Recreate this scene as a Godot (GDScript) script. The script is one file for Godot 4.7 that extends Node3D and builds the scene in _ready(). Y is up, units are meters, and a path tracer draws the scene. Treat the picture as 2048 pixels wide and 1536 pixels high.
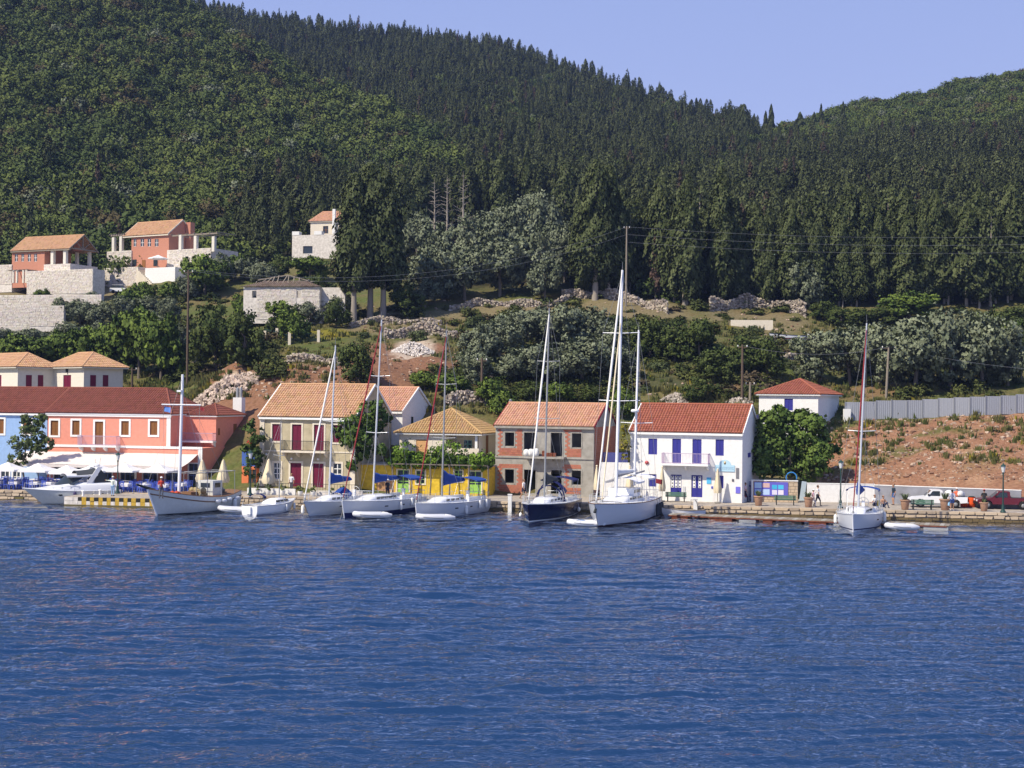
extends Node3D
# A small Greek harbour seen from a ferry deck. Metres, y up, the camera looks towards -z.
const F := 2760.0            # focal length in photograph pixels (photograph 2048 x 1536)
var eye := Vector3(0, 10, 0)
var look := Basis(Vector3.RIGHT, atan(32.0 / F)) * Basis(Vector3.BACK, deg_to_rad(0.6))
var rng := RandomNumberGenerator.new()
var names := {}
var M := {}
var T := {}

# ---------------------------------------------------------------- geometry collector
class Geo:
	var v := PackedVector3Array()
	var n := PackedVector3Array()
	var c := PackedColorArray()
	var ix := PackedInt32Array()
	var col := Color.WHITE
	var xf := Transform3D.IDENTITY
	func vert(p: Vector3, nn: Vector3) -> int:
		v.append(xf * p); n.append((xf.basis * nn).normalized()); c.append(col)
		return v.size() - 1
	func tri(a: Vector3, b: Vector3, d: Vector3):
		var nn := (b - a).cross(d - a).normalized()
		var k := vert(a, nn); vert(b, nn); vert(d, nn)
		ix.append_array(PackedInt32Array([k, k + 2, k + 1]))
	func quad(a: Vector3, b: Vector3, d: Vector3, e: Vector3):
		var nn := (d - a).cross(e - b).normalized()
		var k := vert(a, nn); vert(b, nn); vert(d, nn); vert(e, nn)
		ix.append_array(PackedInt32Array([k, k + 2, k + 1, k, k + 3, k + 2]))
	func box(x0: float, x1: float, y0: float, y1: float, z0: float, z1: float):
		var a := Vector3(x0, y0, z1); var b := Vector3(x1, y0, z1); var d := Vector3(x1, y1, z1); var e := Vector3(x0, y1, z1)
		var f := Vector3(x0, y0, z0); var g := Vector3(x1, y0, z0); var h := Vector3(x1, y1, z0); var i := Vector3(x0, y1, z0)
		quad(a, b, d, e); quad(g, f, i, h); quad(b, g, h, d); quad(f, a, e, i); quad(e, d, h, i); quad(f, g, b, a)
	func cbox(p: Vector3, s: Vector3):
		box(p.x - s.x / 2, p.x + s.x / 2, p.y - s.y / 2, p.y + s.y / 2, p.z - s.z / 2, p.z + s.z / 2)
	func beam(a: Vector3, b: Vector3, w: float, h: float):   # a square bar from a to b
		var dz := (b - a).normalized()
		var dx := (Vector3.UP if absf(dz.y) < 0.95 else Vector3.RIGHT).cross(dz).normalized()
		var dy := dz.cross(dx)
		var old := xf
		xf = xf * Transform3D(Basis(dx, dy, dz), a)
		box(-w / 2, w / 2, -h / 2, h / 2, 0, a.distance_to(b))
		xf = old
	func tube(pts: Array, rad, sides := 6, cap := true):
		var rings := []
		for i in pts.size():
			var p: Vector3 = pts[i]
			var dir: Vector3 = (pts[mini(i + 1, pts.size() - 1)] - pts[maxi(i - 1, 0)]).normalized()
			var ax := (Vector3.UP if absf(dir.y) < 0.9 else Vector3.RIGHT).cross(dir).normalized()
			var ay := dir.cross(ax)
			var r: float = rad[i] if rad is Array else rad
			var ring := PackedVector3Array()
			for k in sides:
				var a := TAU * k / sides
				ring.append(p + (ax * cos(a) + ay * sin(a)) * r)
			rings.append(ring)
		loft(rings, true)
		if cap:
			fan(rings[0], true); fan(rings[-1], false)
	func fan(ring: PackedVector3Array, flip: bool):
		for k in range(1, ring.size() - 1):
			if flip: tri(ring[0], ring[k + 1], ring[k])
			else: tri(ring[0], ring[k], ring[k + 1])
	func loft(rings: Array, closed: bool):   # smooth surface through rings; ring points run anticlockwise seen from the last ring
		var m: int = rings[0].size()
		var base := v.size()
		for i in rings.size():
			for k in m:
				var a: Vector3 = rings[mini(i + 1, rings.size() - 1)][k] - rings[maxi(i - 1, 0)][k]
				var k1 := (k + 1) % m if closed else mini(k + 1, m - 1)
				var k0 := (k + m - 1) % m if closed else maxi(k - 1, 0)
				var b: Vector3 = rings[i][k1] - rings[i][k0]
				var nn := b.cross(a)
				if nn.length_squared() < 1e-14: nn = Vector3.UP
				vert(rings[i][k], nn.normalized())
		for i in rings.size() - 1:
			for k in (m if closed else m - 1):
				var k1 := (k + 1) % m
				var a := base + i * m + k; var b := base + i * m + k1
				var d := base + (i + 1) * m + k1; var e := base + (i + 1) * m + k
				ix.append_array(PackedInt32Array([a, d, b, a, e, d]))
	func lathe(prof: Array, sides := 12, at := Vector3.ZERO):   # prof: [radius, y] from bottom to top
		var rings := []
		for p in prof:
			var ring := PackedVector3Array()
			for k in sides:
				var a := -TAU * k / sides
				ring.append(at + Vector3(cos(a) * p[0], p[1], sin(a) * p[0]))
			rings.append(ring)
		loft(rings, true)
	func ball(at: Vector3, r: Vector3, seg := 8):
		var prof := []
		for i in seg + 1:
			var a := PI * i / seg - PI / 2
			prof.append([maxf(cos(a), 0.001), sin(a)])
		var old := xf
		xf = xf * Transform3D(Basis.from_scale(r), at)
		lathe(prof, seg * 2)
		xf = old
	func prism(poly: PackedVector2Array, z0: float, z1: float):   # polygon in x,y (anticlockwise) pushed along z
		var t := Geometry2D.triangulate_polygon(poly)
		for i in range(0, t.size(), 3):
			var a := poly[t[i]]; var b := poly[t[i + 1]]; var d := poly[t[i + 2]]
			if (b - a).cross(d - a) < 0:
				var s := b; b = d; d = s
			tri(Vector3(a.x, a.y, z1), Vector3(b.x, b.y, z1), Vector3(d.x, d.y, z1))
			tri(Vector3(a.x, a.y, z0), Vector3(d.x, d.y, z0), Vector3(b.x, b.y, z0))
		for i in poly.size():
			var a := poly[i]; var b := poly[(i + 1) % poly.size()]
			quad(Vector3(a.x, a.y, z0), Vector3(b.x, b.y, z0), Vector3(b.x, b.y, z1), Vector3(a.x, a.y, z1))
	func mesh() -> ArrayMesh:
		var arr := []
		arr.resize(Mesh.ARRAY_MAX)
		arr[Mesh.ARRAY_VERTEX] = v; arr[Mesh.ARRAY_NORMAL] = n; arr[Mesh.ARRAY_COLOR] = c; arr[Mesh.ARRAY_INDEX] = ix
		var m := ArrayMesh.new()
		m.add_surface_from_arrays(Mesh.PRIMITIVE_TRIANGLES, arr)
		return m

# ---------------------------------------------------------------- nodes
func numbered(called: String) -> String:
	if not names.has(called):
		names[called] = 0
		return called
	names[called] += 1
	return "%s_%03d" % [called, names[called]]

func tag(o: Node, label := "", category := "", group := "", kind := ""):
	if label: o.set_meta("label", label)
	if category: o.set_meta("category", category)
	if group: o.set_meta("group", group)
	if kind: o.set_meta("kind", kind)
	return o

func thing(called: String, label: String, category: String, xf := Transform3D.IDENTITY, group := "") -> Node3D:
	var o := Node3D.new()
	o.name = numbered(called)
	add_child(o, true)
	o.transform = xf
	tag(o, label, category, group)
	return o

func part(parent: Node, called: String, g, m: Material, xf := Transform3D.IDENTITY) -> MeshInstance3D:
	var o := MeshInstance3D.new()
	o.name = called if parent != self else numbered(called)
	o.mesh = g.mesh() if g is Geo else g
	o.material_override = m
	parent.add_child(o, true)
	o.transform = xf
	return o

func structure(called: String, g, m: Material) -> MeshInstance3D:
	var o := part(self, called, g, m)
	o.set_meta("kind", "structure")
	return o

func copy(o: Node3D, xf: Transform3D, label := "", group := "") -> Node3D:
	var base := String(o.name)
	if base.length() > 4 and base[-4] == "_" and base.right(3).is_valid_int(): base = base.left(-4)
	var r: Node3D = o.duplicate()
	r.name = numbered(base)
	add_child(r, true)
	r.transform = xf
	if label: r.set_meta("label", label)
	if group: r.set_meta("group", group)
	return r

# ---------------------------------------------------------------- measuring the photograph
func ray(px: float, py: float) -> Vector3:      # through a photograph pixel, one metre deep
	var d := look * Vector3((px - 1024.0) / F, -(py - 768.0) / F, -1.0)
	return d / -d.z
func at(px: float, py: float, depth: float) -> Vector3:
	return eye + ray(px, py) * depth
func on(px: float, py: float, level: float) -> Vector3:   # where that sight line meets a level
	var r := ray(px, py)
	return eye + r * ((level - eye.y) / r.y)
func pose(p: Vector3, yaw_deg: float) -> Transform3D:     # local x runs right, right end nearer for positive yaw
	return Transform3D(Basis(Vector3.UP, deg_to_rad(-yaw_deg)), p)
func on_face(xf: Transform3D, px: float, py: float, z := 0.0) -> Vector3:   # local point on the plane z
	var inv := xf.affine_inverse()
	var o := inv * eye
	var d := inv.basis * ray(px, py)
	return o + d * ((z - o.z) / d.z)
func on_side(xf: Transform3D, px: float, py: float, x: float) -> Vector3:   # local point on the plane x
	var inv := xf.affine_inverse()
	var o := inv * eye
	var d := inv.basis * ray(px, py)
	return o + d * ((x - o.x) / d.x)
func face_rect(xf: Transform3D, r: Array, z := 0.0) -> Rect2:               # photograph box -> local x,y box on the plane z
	var ym: float = (r[1] + r[3]) / 2.0
	var xm: float = (r[0] + r[2]) / 2.0
	var x0 := on_face(xf, r[0], ym, z).x
	var x1 := on_face(xf, r[2], ym, z).x
	var y1 := on_face(xf, xm, r[1], z).y
	var y0 := on_face(xf, xm, r[3], z).y
	return Rect2(x0, y0, x1 - x0, y1 - y0)

# ---------------------------------------------------------------- materials
func lut_texture(noise: FastNoiseLite, lo: Color, hi: Color, size := 512, gamma := 1.0) -> ImageTexture:
	var im := noise.get_seamless_image(size, size)
	im.convert(Image.FORMAT_L8)
	var d := im.get_data()
	var out := PackedByteArray()
	out.resize(size * size * 3)
	var lr := PackedByteArray(); var lg := PackedByteArray(); var lb := PackedByteArray()
	for i in 256:
		var t := pow(i / 255.0, gamma)
		var c := lo.lerp(hi, t).linear_to_srgb()
		lr.append(int(clampf(c.r, 0, 1) * 255)); lg.append(int(clampf(c.g, 0, 1) * 255)); lb.append(int(clampf(c.b, 0, 1) * 255))
	for i in d.size():
		out[i * 3] = lr[d[i]]; out[i * 3 + 1] = lg[d[i]]; out[i * 3 + 2] = lb[d[i]]
	return ImageTexture.create_from_image(Image.create_from_data(size, size, false, Image.FORMAT_RGB8, out))

func fnl(kind: int, freq: float, octaves := 4, sd := 1) -> FastNoiseLite:
	var f := FastNoiseLite.new()
	f.noise_type = kind as FastNoiseLite.NoiseType
	f.frequency = freq
	f.seed = sd
	f.fractal_type = FastNoiseLite.FRACTAL_FBM
	f.fractal_octaves = octaves
	return f

func mat(called: String, col: Color, rough := 0.85, tex := "", scale := 0.2, opt := {}) -> StandardMaterial3D:
	var m := StandardMaterial3D.new()
	m.resource_name = called
	m.albedo_color = col.linear_to_srgb()
	m.roughness = rough
	m.metallic = opt.get("metal", 0.0)
	m.metallic_specular = opt.get("spec", 0.35)
	m.vertex_color_use_as_albedo = opt.get("tint", false)
	if tex:
		m.albedo_texture = T[tex]
		m.uv1_triplanar = true
		m.uv1_world_triplanar = opt.get("world", true)
		m.uv1_scale = opt.get("scale3", Vector3.ONE * scale)
	if opt.has("bump"):
		m.heightmap_enabled = true
		m.heightmap_texture = T[opt.bump]
		m.heightmap_scale = opt.get("relief", 3.0)
	if opt.has("back"):
		m.backlight_enabled = true
		m.backlight = opt.back
	M[called] = m
	return m

func make_materials():
	var S := FastNoiseLite.TYPE_SIMPLEX_SMOOTH
	T.grain = lut_texture(fnl(S, 0.06, 4, 3), Color(0.72, 0.72, 0.72), Color(1, 1, 1))
	T.blotch = lut_texture(fnl(S, 0.012, 5, 5), Color(0.6, 0.59, 0.57), Color(1, 1, 1))
	T.plaster = lut_texture(fnl(S, 0.02, 6, 7), Color(0.86, 0.85, 0.83), Color(1, 1, 1))
	T.streak = lut_texture(fnl(S, 0.03, 4, 9), Color(0.66, 0.64, 0.61), Color(1, 1, 1))
	T.rust = lut_texture(fnl(S, 0.03, 5, 11), Color(0.35, 0.25, 0.2), Color(1, 1, 1), 256, 0.8)
	var cell := fnl(FastNoiseLite.TYPE_CELLULAR, 0.03, 3, 13)
	cell.cellular_return_type = FastNoiseLite.RETURN_CELL_VALUE
	T.pebble = lut_texture(cell, Color(0.55, 0.52, 0.48), Color(1, 1, 1))
	T.ripple = lut_texture(fnl(S, 0.028, 4, 17), Color.BLACK, Color.WHITE)
	T.soil = lut_texture(fnl(S, 0.035, 6, 19), Color(0.5, 0.46, 0.42), Color(1.25, 1.2, 1.15))
	# plaster and paint
	mat("white_plaster", Color(0.80, 0.80, 0.79), 0.9, "plaster", 0.25)
	mat("pale_plaster", Color(0.72, 0.68, 0.60), 0.9, "plaster", 0.25)
	mat("cream_plaster", Color(0.74, 0.67, 0.55), 0.9, "plaster", 0.25)
	mat("ochre_plaster", Color(0.56, 0.49, 0.33), 0.9, "blotch", 0.12)
	mat("salmon_plaster", Color(0.78, 0.31, 0.225), 0.9, "plaster", 0.2)
	mat("villa_plaster", Color(0.52, 0.235, 0.16), 0.9, "plaster", 0.2)
	mat("blue_plaster", Color(0.30, 0.46, 0.74), 0.9, "plaster", 0.2)
	mat("yellow_plaster", Color(0.80, 0.56, 0.05), 0.9, "blotch", 0.3)
	mat("orange_plaster", Color(0.75, 0.22, 0.09), 0.9, "plaster", 0.2)
	mat("grey_plaster", Color(0.36, 0.37, 0.40), 0.9, "blotch", 0.15)
	mat("concrete", Color(0.40, 0.38, 0.34), 0.95, "blotch", 0.2)
	mat("paving", Color(0.44, 0.385, 0.32), 0.95, "blotch", 0.3)
	mat("brick", Color(0.48, 0.185, 0.12), 0.95, "grain", 0.9, {"tint": true})
	mat("white_trim", Color(0.80, 0.80, 0.78), 0.8)
	mat("blue_paint", Color(0.045, 0.045, 0.30), 0.55, "grain", 0.6)
	mat("wine_paint", Color(0.17, 0.012, 0.045), 0.6, "grain", 0.6)
	mat("brown_wood", Color(0.27, 0.115, 0.035), 0.7, "grain", 0.7)
	mat("lime_paint", Color(0.30, 0.55, 0.10), 0.6)
	mat("turquoise_paint", Color(0.22, 0.50, 0.48), 0.6)
	mat("lavender_metal", Color(0.42, 0.33, 0.45), 0.6)
	mat("grey_metal", Color(0.30, 0.31, 0.32), 0.5, "", 0.2, {"metal": 0.4})
	mat("dark_metal", Color(0.03, 0.035, 0.035), 0.55)
	mat("green_iron", Color(0.02, 0.055, 0.05), 0.5)
	mat("bench_paint", Color(0.09, 0.18, 0.13), 0.6)
	mat("glass", Color(0.03, 0.04, 0.05), 0.06, "", 0.2, {"spec": 0.6})
	mat("wood_pole", Color(0.13, 0.095, 0.07), 0.9, "grain", 0.5)
	mat("weathered_wood", Color(0.30, 0.26, 0.21), 0.9, "streak", 0.5)
	mat("rust_metal", Color(0.23, 0.075, 0.04), 0.8, "rust", 0.4)
	mat("panel_metal", Color(0.34, 0.36, 0.41), 0.5, "plaster", 0.5, {"spec": 0.5})
	mat("terracotta", Color(0.46, 0.28, 0.19), 0.9, "blotch", 0.6)
	mat("canvas_white", Color(0.80, 0.79, 0.78), 0.9, "", 0.2, {"back": Color(0.25, 0.25, 0.25)})
	mat("canvas_cream", Color(0.72, 0.63, 0.45), 0.9, "", 0.2, {"back": Color(0.2, 0.18, 0.12)})
	mat("awning", Color(0.72, 0.66, 0.62), 0.9, "plaster", 0.2, {"back": Color(0.2, 0.18, 0.16)})
	mat("chair_blue", Color(0.07, 0.12, 0.50), 0.55)
	mat("tint", Color(1, 1, 1), 0.85, "", 0.2, {"tint": true})
	mat("gloss_tint", Color(1, 1, 1), 0.3, "", 0.2, {"tint": true, "spec": 0.5})
	mat("tile_red", Color(0.38, 0.130, 0.082), 0.9, "grain", 0.5, {"tint": true})
	mat("tile_old", Color(0.285, 0.095, 0.068), 0.92, "blotch", 0.5, {"tint": true})
	mat("tile_tan", Color(0.60, 0.365, 0.215), 0.92, "grain", 0.5, {"tint": true})
	mat("tile_straw", Color(0.52, 0.34, 0.16), 0.92, "grain", 0.5, {"tint": true})
	mat("tile_peach", Color(0.66, 0.375, 0.245), 0.92, "grain", 0.5, {"tint": true})
	mat("stone", Color(0.58, 0.49, 0.39), 0.95, "grain", 0.8, {"tint": true, "bump": "grain", "relief": 2.0})
	mat("pale_stone", Color(0.78, 0.73, 0.67), 0.95, "blotch", 0.3)
	mat("bark", Color(0.20, 0.17, 0.14), 0.95, "grain", 0.7)
	mat("pale_bark", Color(0.34, 0.30, 0.25), 0.95, "grain", 0.7)
	mat("leaf", Color(1, 1, 1), 0.75, "", 0.2, {"tint": true, "spec": 0.25, "back": Color(0.22, 0.25, 0.1)})
	mat("needle", Color(1, 1, 1), 0.85, "", 0.2, {"tint": true, "spec": 0.2})
	mat("ground", Color(1, 1, 1), 0.97, "soil", 0.11, {"tint": true, "spec": 0.2, "bump": "soil", "relief": 8.0})
	# boats
	mat("gelcoat", Color(0.76, 0.77, 0.79), 0.22, "", 0.2, {"spec": 0.5})
	mat("hull_grey", Color(0.58, 0.60, 0.63), 0.3, "", 0.2, {"spec": 0.5})
	mat("hull_pale", Color(0.62, 0.64, 0.62), 0.4, "plaster", 0.3)
	mat("hull_navy", Color(0.008, 0.012, 0.05), 0.18, "", 0.2, {"spec": 0.5})
	mat("navy_canvas", Color(0.012, 0.016, 0.085), 0.85)
	mat("blue_canvas", Color(0.02, 0.06, 0.26), 0.85)
	mat("sky_canvas", Color(0.04, 0.20, 0.52), 0.85)
	mat("red_canvas", Color(0.22, 0.025, 0.032), 0.85)
	mat("charcoal_canvas", Color(0.05, 0.055, 0.06), 0.85)
	mat("sail_white", Color(0.74, 0.73, 0.70), 0.85)
	mat("alloy", Color(0.62, 0.64, 0.66), 0.35, "", 0.2, {"metal": 0.35, "spec": 0.5})
	mat("fender", Color(0.80, 0.79, 0.76), 0.45)
	mat("rope", Color(0.34, 0.31, 0.26), 0.95)
	mat("teak", Color(0.24, 0.13, 0.07), 0.8, "grain", 0.8)
	mat("rubber", Color(0.015, 0.015, 0.016), 0.75)
	mat("tube_pvc", Color(0.62, 0.63, 0.66), 0.4)

# ---------------------------------------------------------------- camera, sky, sun
func set_view():
	var cam := Camera3D.new()
	cam.name = "camera"
	cam.fov = rad_to_deg(2.0 * atan(768.0 / F))
	cam.near = 0.5
	cam.far = 3000.0
	add_child(cam)
	cam.transform = Transform3D(look, eye)
	cam.current = true
	var sky := ProceduralSkyMaterial.new()
	sky.sky_top_color = Color(0.17, 0.26, 0.57).linear_to_srgb()
	sky.sky_horizon_color = Color(0.47, 0.54, 0.83).linear_to_srgb()
	sky.sky_curve = 0.22
	sky.ground_bottom_color = Color(0.05, 0.08, 0.14).linear_to_srgb()
	sky.ground_horizon_color = Color(0.35, 0.42, 0.62).linear_to_srgb()
	sky.sun_angle_max = 4.0
	sky.sun_curve = 0.05
	var env := Environment.new()
	env.background_mode = Environment.BG_SKY
	env.sky = Sky.new()
	env.sky.sky_material = sky
	env.tonemap_mode = Environment.TONE_MAPPER_LINEAR
	env.tonemap_exposure = 1.22
	env.sdfgi_enabled = true
	env.ssao_enabled = true
	env.ssil_enabled = true
	env.fog_enabled = true
	env.fog_density = 0.00013
	env.fog_light_color = Color(0.62, 0.72, 0.95)
	var we := WorldEnvironment.new()
	we.name = "environment"
	we.environment = env
	add_child(we)
	var sun := DirectionalLight3D.new()
	sun.name = "sun"
	sun.light_energy = 1.6
	sun.light_color = Color(1.0, 0.955, 0.87)
	sun.light_angular_distance = 0.5
	sun.shadow_enabled = true
	add_child(sun)
	sun.look_at_from_position(Vector3(-0.527, 0.743, 0.412) * 100.0, Vector3.ZERO)

# ---------------------------------------------------------------- terrain
# For sight columns across the bay: [column, [depth, level] x3 near the quay, then [depth, photograph row] up the hill]
const COLS := [
	[-700, [139, 0.6], [150, 2], [160, 7], [185, 742], [205, 697], [230, 648], [262, 560], [350, 270], [480, -130], [560, -70], [720, -90]],
	[0, [140, 0.6], [152, 2], [162, 8], [185, 742], [207, 690], [232, 645], [262, 555], [350, 270], [480, -90], [560, -20], [720, -30]],
	[200, [140, 0.6], [151, 2], [162, 8], [185, 740], [205, 685], [230, 620], [258, 565], [350, 300], [480, -40], [560, 40], [720, 5]],
	[330, [138, 0.6], [149, 2.5], [160, 8], [182, 745], [205, 680], [230, 610], [258, 545], [350, 330], [480, 4], [560, 70], [720, 16]],
	[450, [134, 0.6], [142, 4], [152, 9], [172, 735], [195, 680], [220, 625], [256, 540], [345, 345], [475, 80], [560, 130], [720, 44]],
	[600, [132, 0.6], [141, 5], [150, 10], [165, 735], [182, 692], [207, 640], [256, 520], [340, 375], [465, 166], [545, 200], [715, 66]],
	[760, [132, 0.6], [141, 5], [150, 9.5], [165, 730], [185, 690], [205, 640], [245, 540], [330, 400], [430, 232], [500, 260], [710, 80]],
	[870, [132, 0.6], [141, 5], [150, 9.3], [165, 735], [185, 685], [205, 635], [240, 545], [320, 420], [400, 300], [440, 300], [705, 90]],
	[1000, [132, 0.6], [141, 5], [150, 9.3], [165, 745], [185, 690], [207, 630], [232, 560], [300, 440], [380, 345], [450, 285], [690, 114]],
	[1200, [131, 0.6], [140, 5], [150, 9.0], [163, 750], [182, 690], [207, 615], [225, 575], [290, 470], [370, 370], [450, 310], [640, 174]],
	[1400, [131, 0.6], [140, 4], [148, 8.5], [162, 745], [182, 685], [203, 630], [220, 590], [285, 480], [360, 385], [440, 325], [580, 242]],
	[1520, [130, 0.6], [138, 3], [146, 8], [160, 755], [182, 697], [203, 640], [220, 600], [285, 490], [360, 395], [440, 330], [540, 264]],
	[1640, [130.5, 0.8], [137, 3.4], [146, 8.2], [160, 770], [180, 715], [201, 650], [219, 606], [282, 490], [360, 388], [440, 318], [545, 248]],
	[1700, [128.2, 1.6], [135, 4.6], [145, 8.5], [160, 775], [180, 720], [200, 655], [218, 610], [280, 490], [360, 385], [440, 310], [550, 226]],
	[1900, [125.2, 1.8], [132, 4.8], [143, 8.6], [160, 772], [180, 720], [200, 660], [216, 615], [280, 490], [360, 375], [440, 290], [560, 177]],
	[2048, [122.2, 1.8], [131, 4.6], [142, 8.8], [160, 768], [180, 715], [200, 655], [216, 610], [280, 485], [360, 360], [440, 270], [560, 143]],
	[2750, [119, 1.3], [127, 4.6], [140, 9.0], [160, 760], [180, 705], [200, 645], [216, 590], [280, 440], [360, 290], [440, 170], [560, 30]],
]
const PX0 := -700.0
const PSTEP := 15.0
const PN := 231
var rows := PackedFloat32Array()
var grid := PackedFloat32Array()
var rough_noise := FastNoiseLite.new()
var fine_noise := FastNoiseLite.new()

func make_grid():
	rough_noise = fnl(FastNoiseLite.TYPE_SIMPLEX_SMOOTH, 0.035, 4, 41)
	fine_noise = fnl(FastNoiseLite.TYPE_SIMPLEX_SMOOTH, 0.35, 3, 43)
	var d := 119.0
	while d < 860.0:
		rows.append(d)
		d += 0.7 if d < 172.0 else (1.3 if d < 232.0 else 4.0)
	var knots := []      # per control column: [depth, level]
	for c in COLS:
		var k := [[100.0, -4.0], [c[1][0] - 4.0, -2.0]]
		for i in range(1, c.size()):
			var d_: float = c[i][0]
			var y_: float = c[i][1] if i <= 3 else at(c[0], c[i][1], d_).y
			k.append([d_, y_])
		k.append([900.0, k[-1][1] - 70.0])
		knots.append(k)
	grid.resize(PN * rows.size())
	for p in PN:
		var px := PX0 + PSTEP * p
		var ci := 0
		while ci < COLS.size() - 2 and COLS[ci + 1][0] < px: ci += 1
		var t := clampf((px - COLS[ci][0]) / float(COLS[ci + 1][0] - COLS[ci][0]), 0, 1)
		var kk := []
		for i in knots[ci].size():
			kk.append(Vector2(lerpf(knots[ci][i][0], knots[ci + 1][i][0], t), lerpf(knots[ci][i][1], knots[ci + 1][i][1], t)))
		var s := 0
		for r in rows.size():
			while s < kk.size() - 2 and kk[s + 1].x < rows[r]: s += 1
			var a: Vector2 = kk[s]; var b: Vector2 = kk[s + 1]
			var u := clampf((rows[r] - a.x) / (b.x - a.x), 0, 1)
			var h := lerpf(a.y, b.y, u)
			var x := (px - 1024.0) / F * rows[r]
			var amp := clampf((h - 2.5) / 10.0, 0, 1)
			h += amp * (rough_noise.get_noise_2d(x, rows[r]) * (1.0 + clampf((rows[r] - 230) / 60.0, 0, 3.5)) + fine_noise.get_noise_2d(x, rows[r]) * 0.35)
			grid[p * rows.size() + r] = h
	for b in [[470, 762, 5.0, 1.8], [545, 765, 6.0, 1.6], [600, 760, 4.0, 1.0], [735, 752, 4.5, 1.8], [860, 735, 4.5, 1.2], [690, 775, 4.0, 1.0]]:
		var c := hit(b[0], b[1], 140.0)
		for p in PN:
			for r in rows.size():
				var x := (PX0 + PSTEP * p - 1024.0) / F * rows[r]
				var q: float = (Vector2(x - c.x, -rows[r] - c.z) / b[2]).length_squared()
				if q < 6.0: grid[p * rows.size() + r] += b[3] * exp(-q * 1.6)

func ground(x: float, z: float) -> float:
	var d := clampf(-z, rows[0], rows[rows.size() - 1] - 0.01)
	var p := clampf((1024.0 + x / d * F - PX0) / PSTEP, 0, PN - 1.001)
	var lo := 0; var hi := rows.size() - 1
	while hi - lo > 1:
		var m := (lo + hi) >> 1
		if rows[m] <= d: lo = m
		else: hi = m
	var u := (d - rows[lo]) / (rows[hi] - rows[lo])
	var pi_ := int(p); var t := p - pi_
	var w := rows.size()
	return lerpf(lerpf(grid[pi_ * w + lo], grid[pi_ * w + hi], u), lerpf(grid[(pi_ + 1) * w + lo], grid[(pi_ + 1) * w + hi], u), t)

func hit(px: float, py: float, from := 128.0) -> Vector3:      # the sight line's first meeting with the hillside
	var r := ray(px, py)
	var d := from
	while d < 800.0:
		var p := eye + r * d
		if p.y < ground(p.x, p.z): return Vector3(p.x, ground(p.x, p.z), p.z)
		d += 0.25 if d < 260 else 1.0
	return eye + r * 800.0

# patches of ground that are not grass: [photograph column, row, half width px, half height px, what]
const PATCHES := [
	[575, 750, 120, 36, "earth"], [470, 740, 60, 30, "earth"], [720, 755, 110, 40, "earth"], [840, 735, 95, 22, "earth"], [640, 780, 170, 16, "earth"],
	[860, 712, 50, 16, "earth"], [520, 800, 60, 30, "earth"], [745, 715, 50, 28, "earth"], [900, 760, 60, 14, "dry"],
	[825, 700, 38, 18, "rock"], [445, 775, 62, 16, "rock"], [1150, 720, 260, 20, "scrub"], [1290, 770, 120, 16, "scrub"],
	[1450, 770, 70, 18, "dry"], [1500, 735, 90, 14, "grass"], [800, 655, 110, 20, "rockgrass"], [1000, 625, 130, 18, "rockgrass"], [1270, 620, 110, 22, "rockgrass"], [1520, 640, 100, 20, "rockgrass"],
	[1760, 780, 120, 14, "dry"], [1560, 690, 70, 14, "grass"], [600, 665, 110, 10, "yellow"], [640, 700, 70, 14, "grass"], [120, 660, 180, 25, "scrub"], [130, 585, 180, 36, "rockgrass"],
	[330, 770, 60, 16, "grass"],
]
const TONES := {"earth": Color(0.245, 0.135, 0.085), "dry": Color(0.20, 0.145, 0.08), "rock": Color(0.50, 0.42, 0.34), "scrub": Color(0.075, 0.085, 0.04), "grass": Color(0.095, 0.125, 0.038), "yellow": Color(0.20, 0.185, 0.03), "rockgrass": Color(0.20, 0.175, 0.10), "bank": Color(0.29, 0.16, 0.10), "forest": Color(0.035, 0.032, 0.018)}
var patch_pts := []

func tone(x: float, z: float, h: float) -> Color:
	var d := -z
	var px := 1024.0 + x / d * F
	var nse := rough_noise.get_noise_2d(x * 2.2 + 300, z * 2.2) * 0.5 + fine_noise.get_noise_2d(x, z) * 0.5
	var c: Color = TONES.grass.lerp(TONES.dry, clampf(0.35 + nse * 1.1, 0, 1))
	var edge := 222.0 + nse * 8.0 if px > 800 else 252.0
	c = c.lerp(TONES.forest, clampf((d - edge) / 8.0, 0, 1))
	for q in patch_pts:
		var e := Vector2((x - q[0].x) / q[1], (z - q[0].z) / q[2]).length() + nse * 0.45
		if e < 1.15: c = c.lerp(TONES[q[3]].lerp(TONES.dry, clampf(nse * 0.5, 0, 0.4)), clampf((1.15 - e) / 0.25, 0, 1))
	if px > 1625 and d < 147.0:
		var top := clampf((144.5 + nse * 2.0 - d) / 1.5, 0, 1)
		var b: Color = TONES.bank.lerp(Color(0.42, 0.27, 0.17), clampf(nse * 1.6, 0, 0.8))
		b = b.lerp(TONES.grass, clampf((fine_noise.get_noise_2d(x * 0.35 + 90, z * 0.6) - 0.18) * 3.5, 0, 0.8) * clampf((d - 128) / 8.0, 0, 1))
		c = c.lerp(b, top)
	return c

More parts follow.
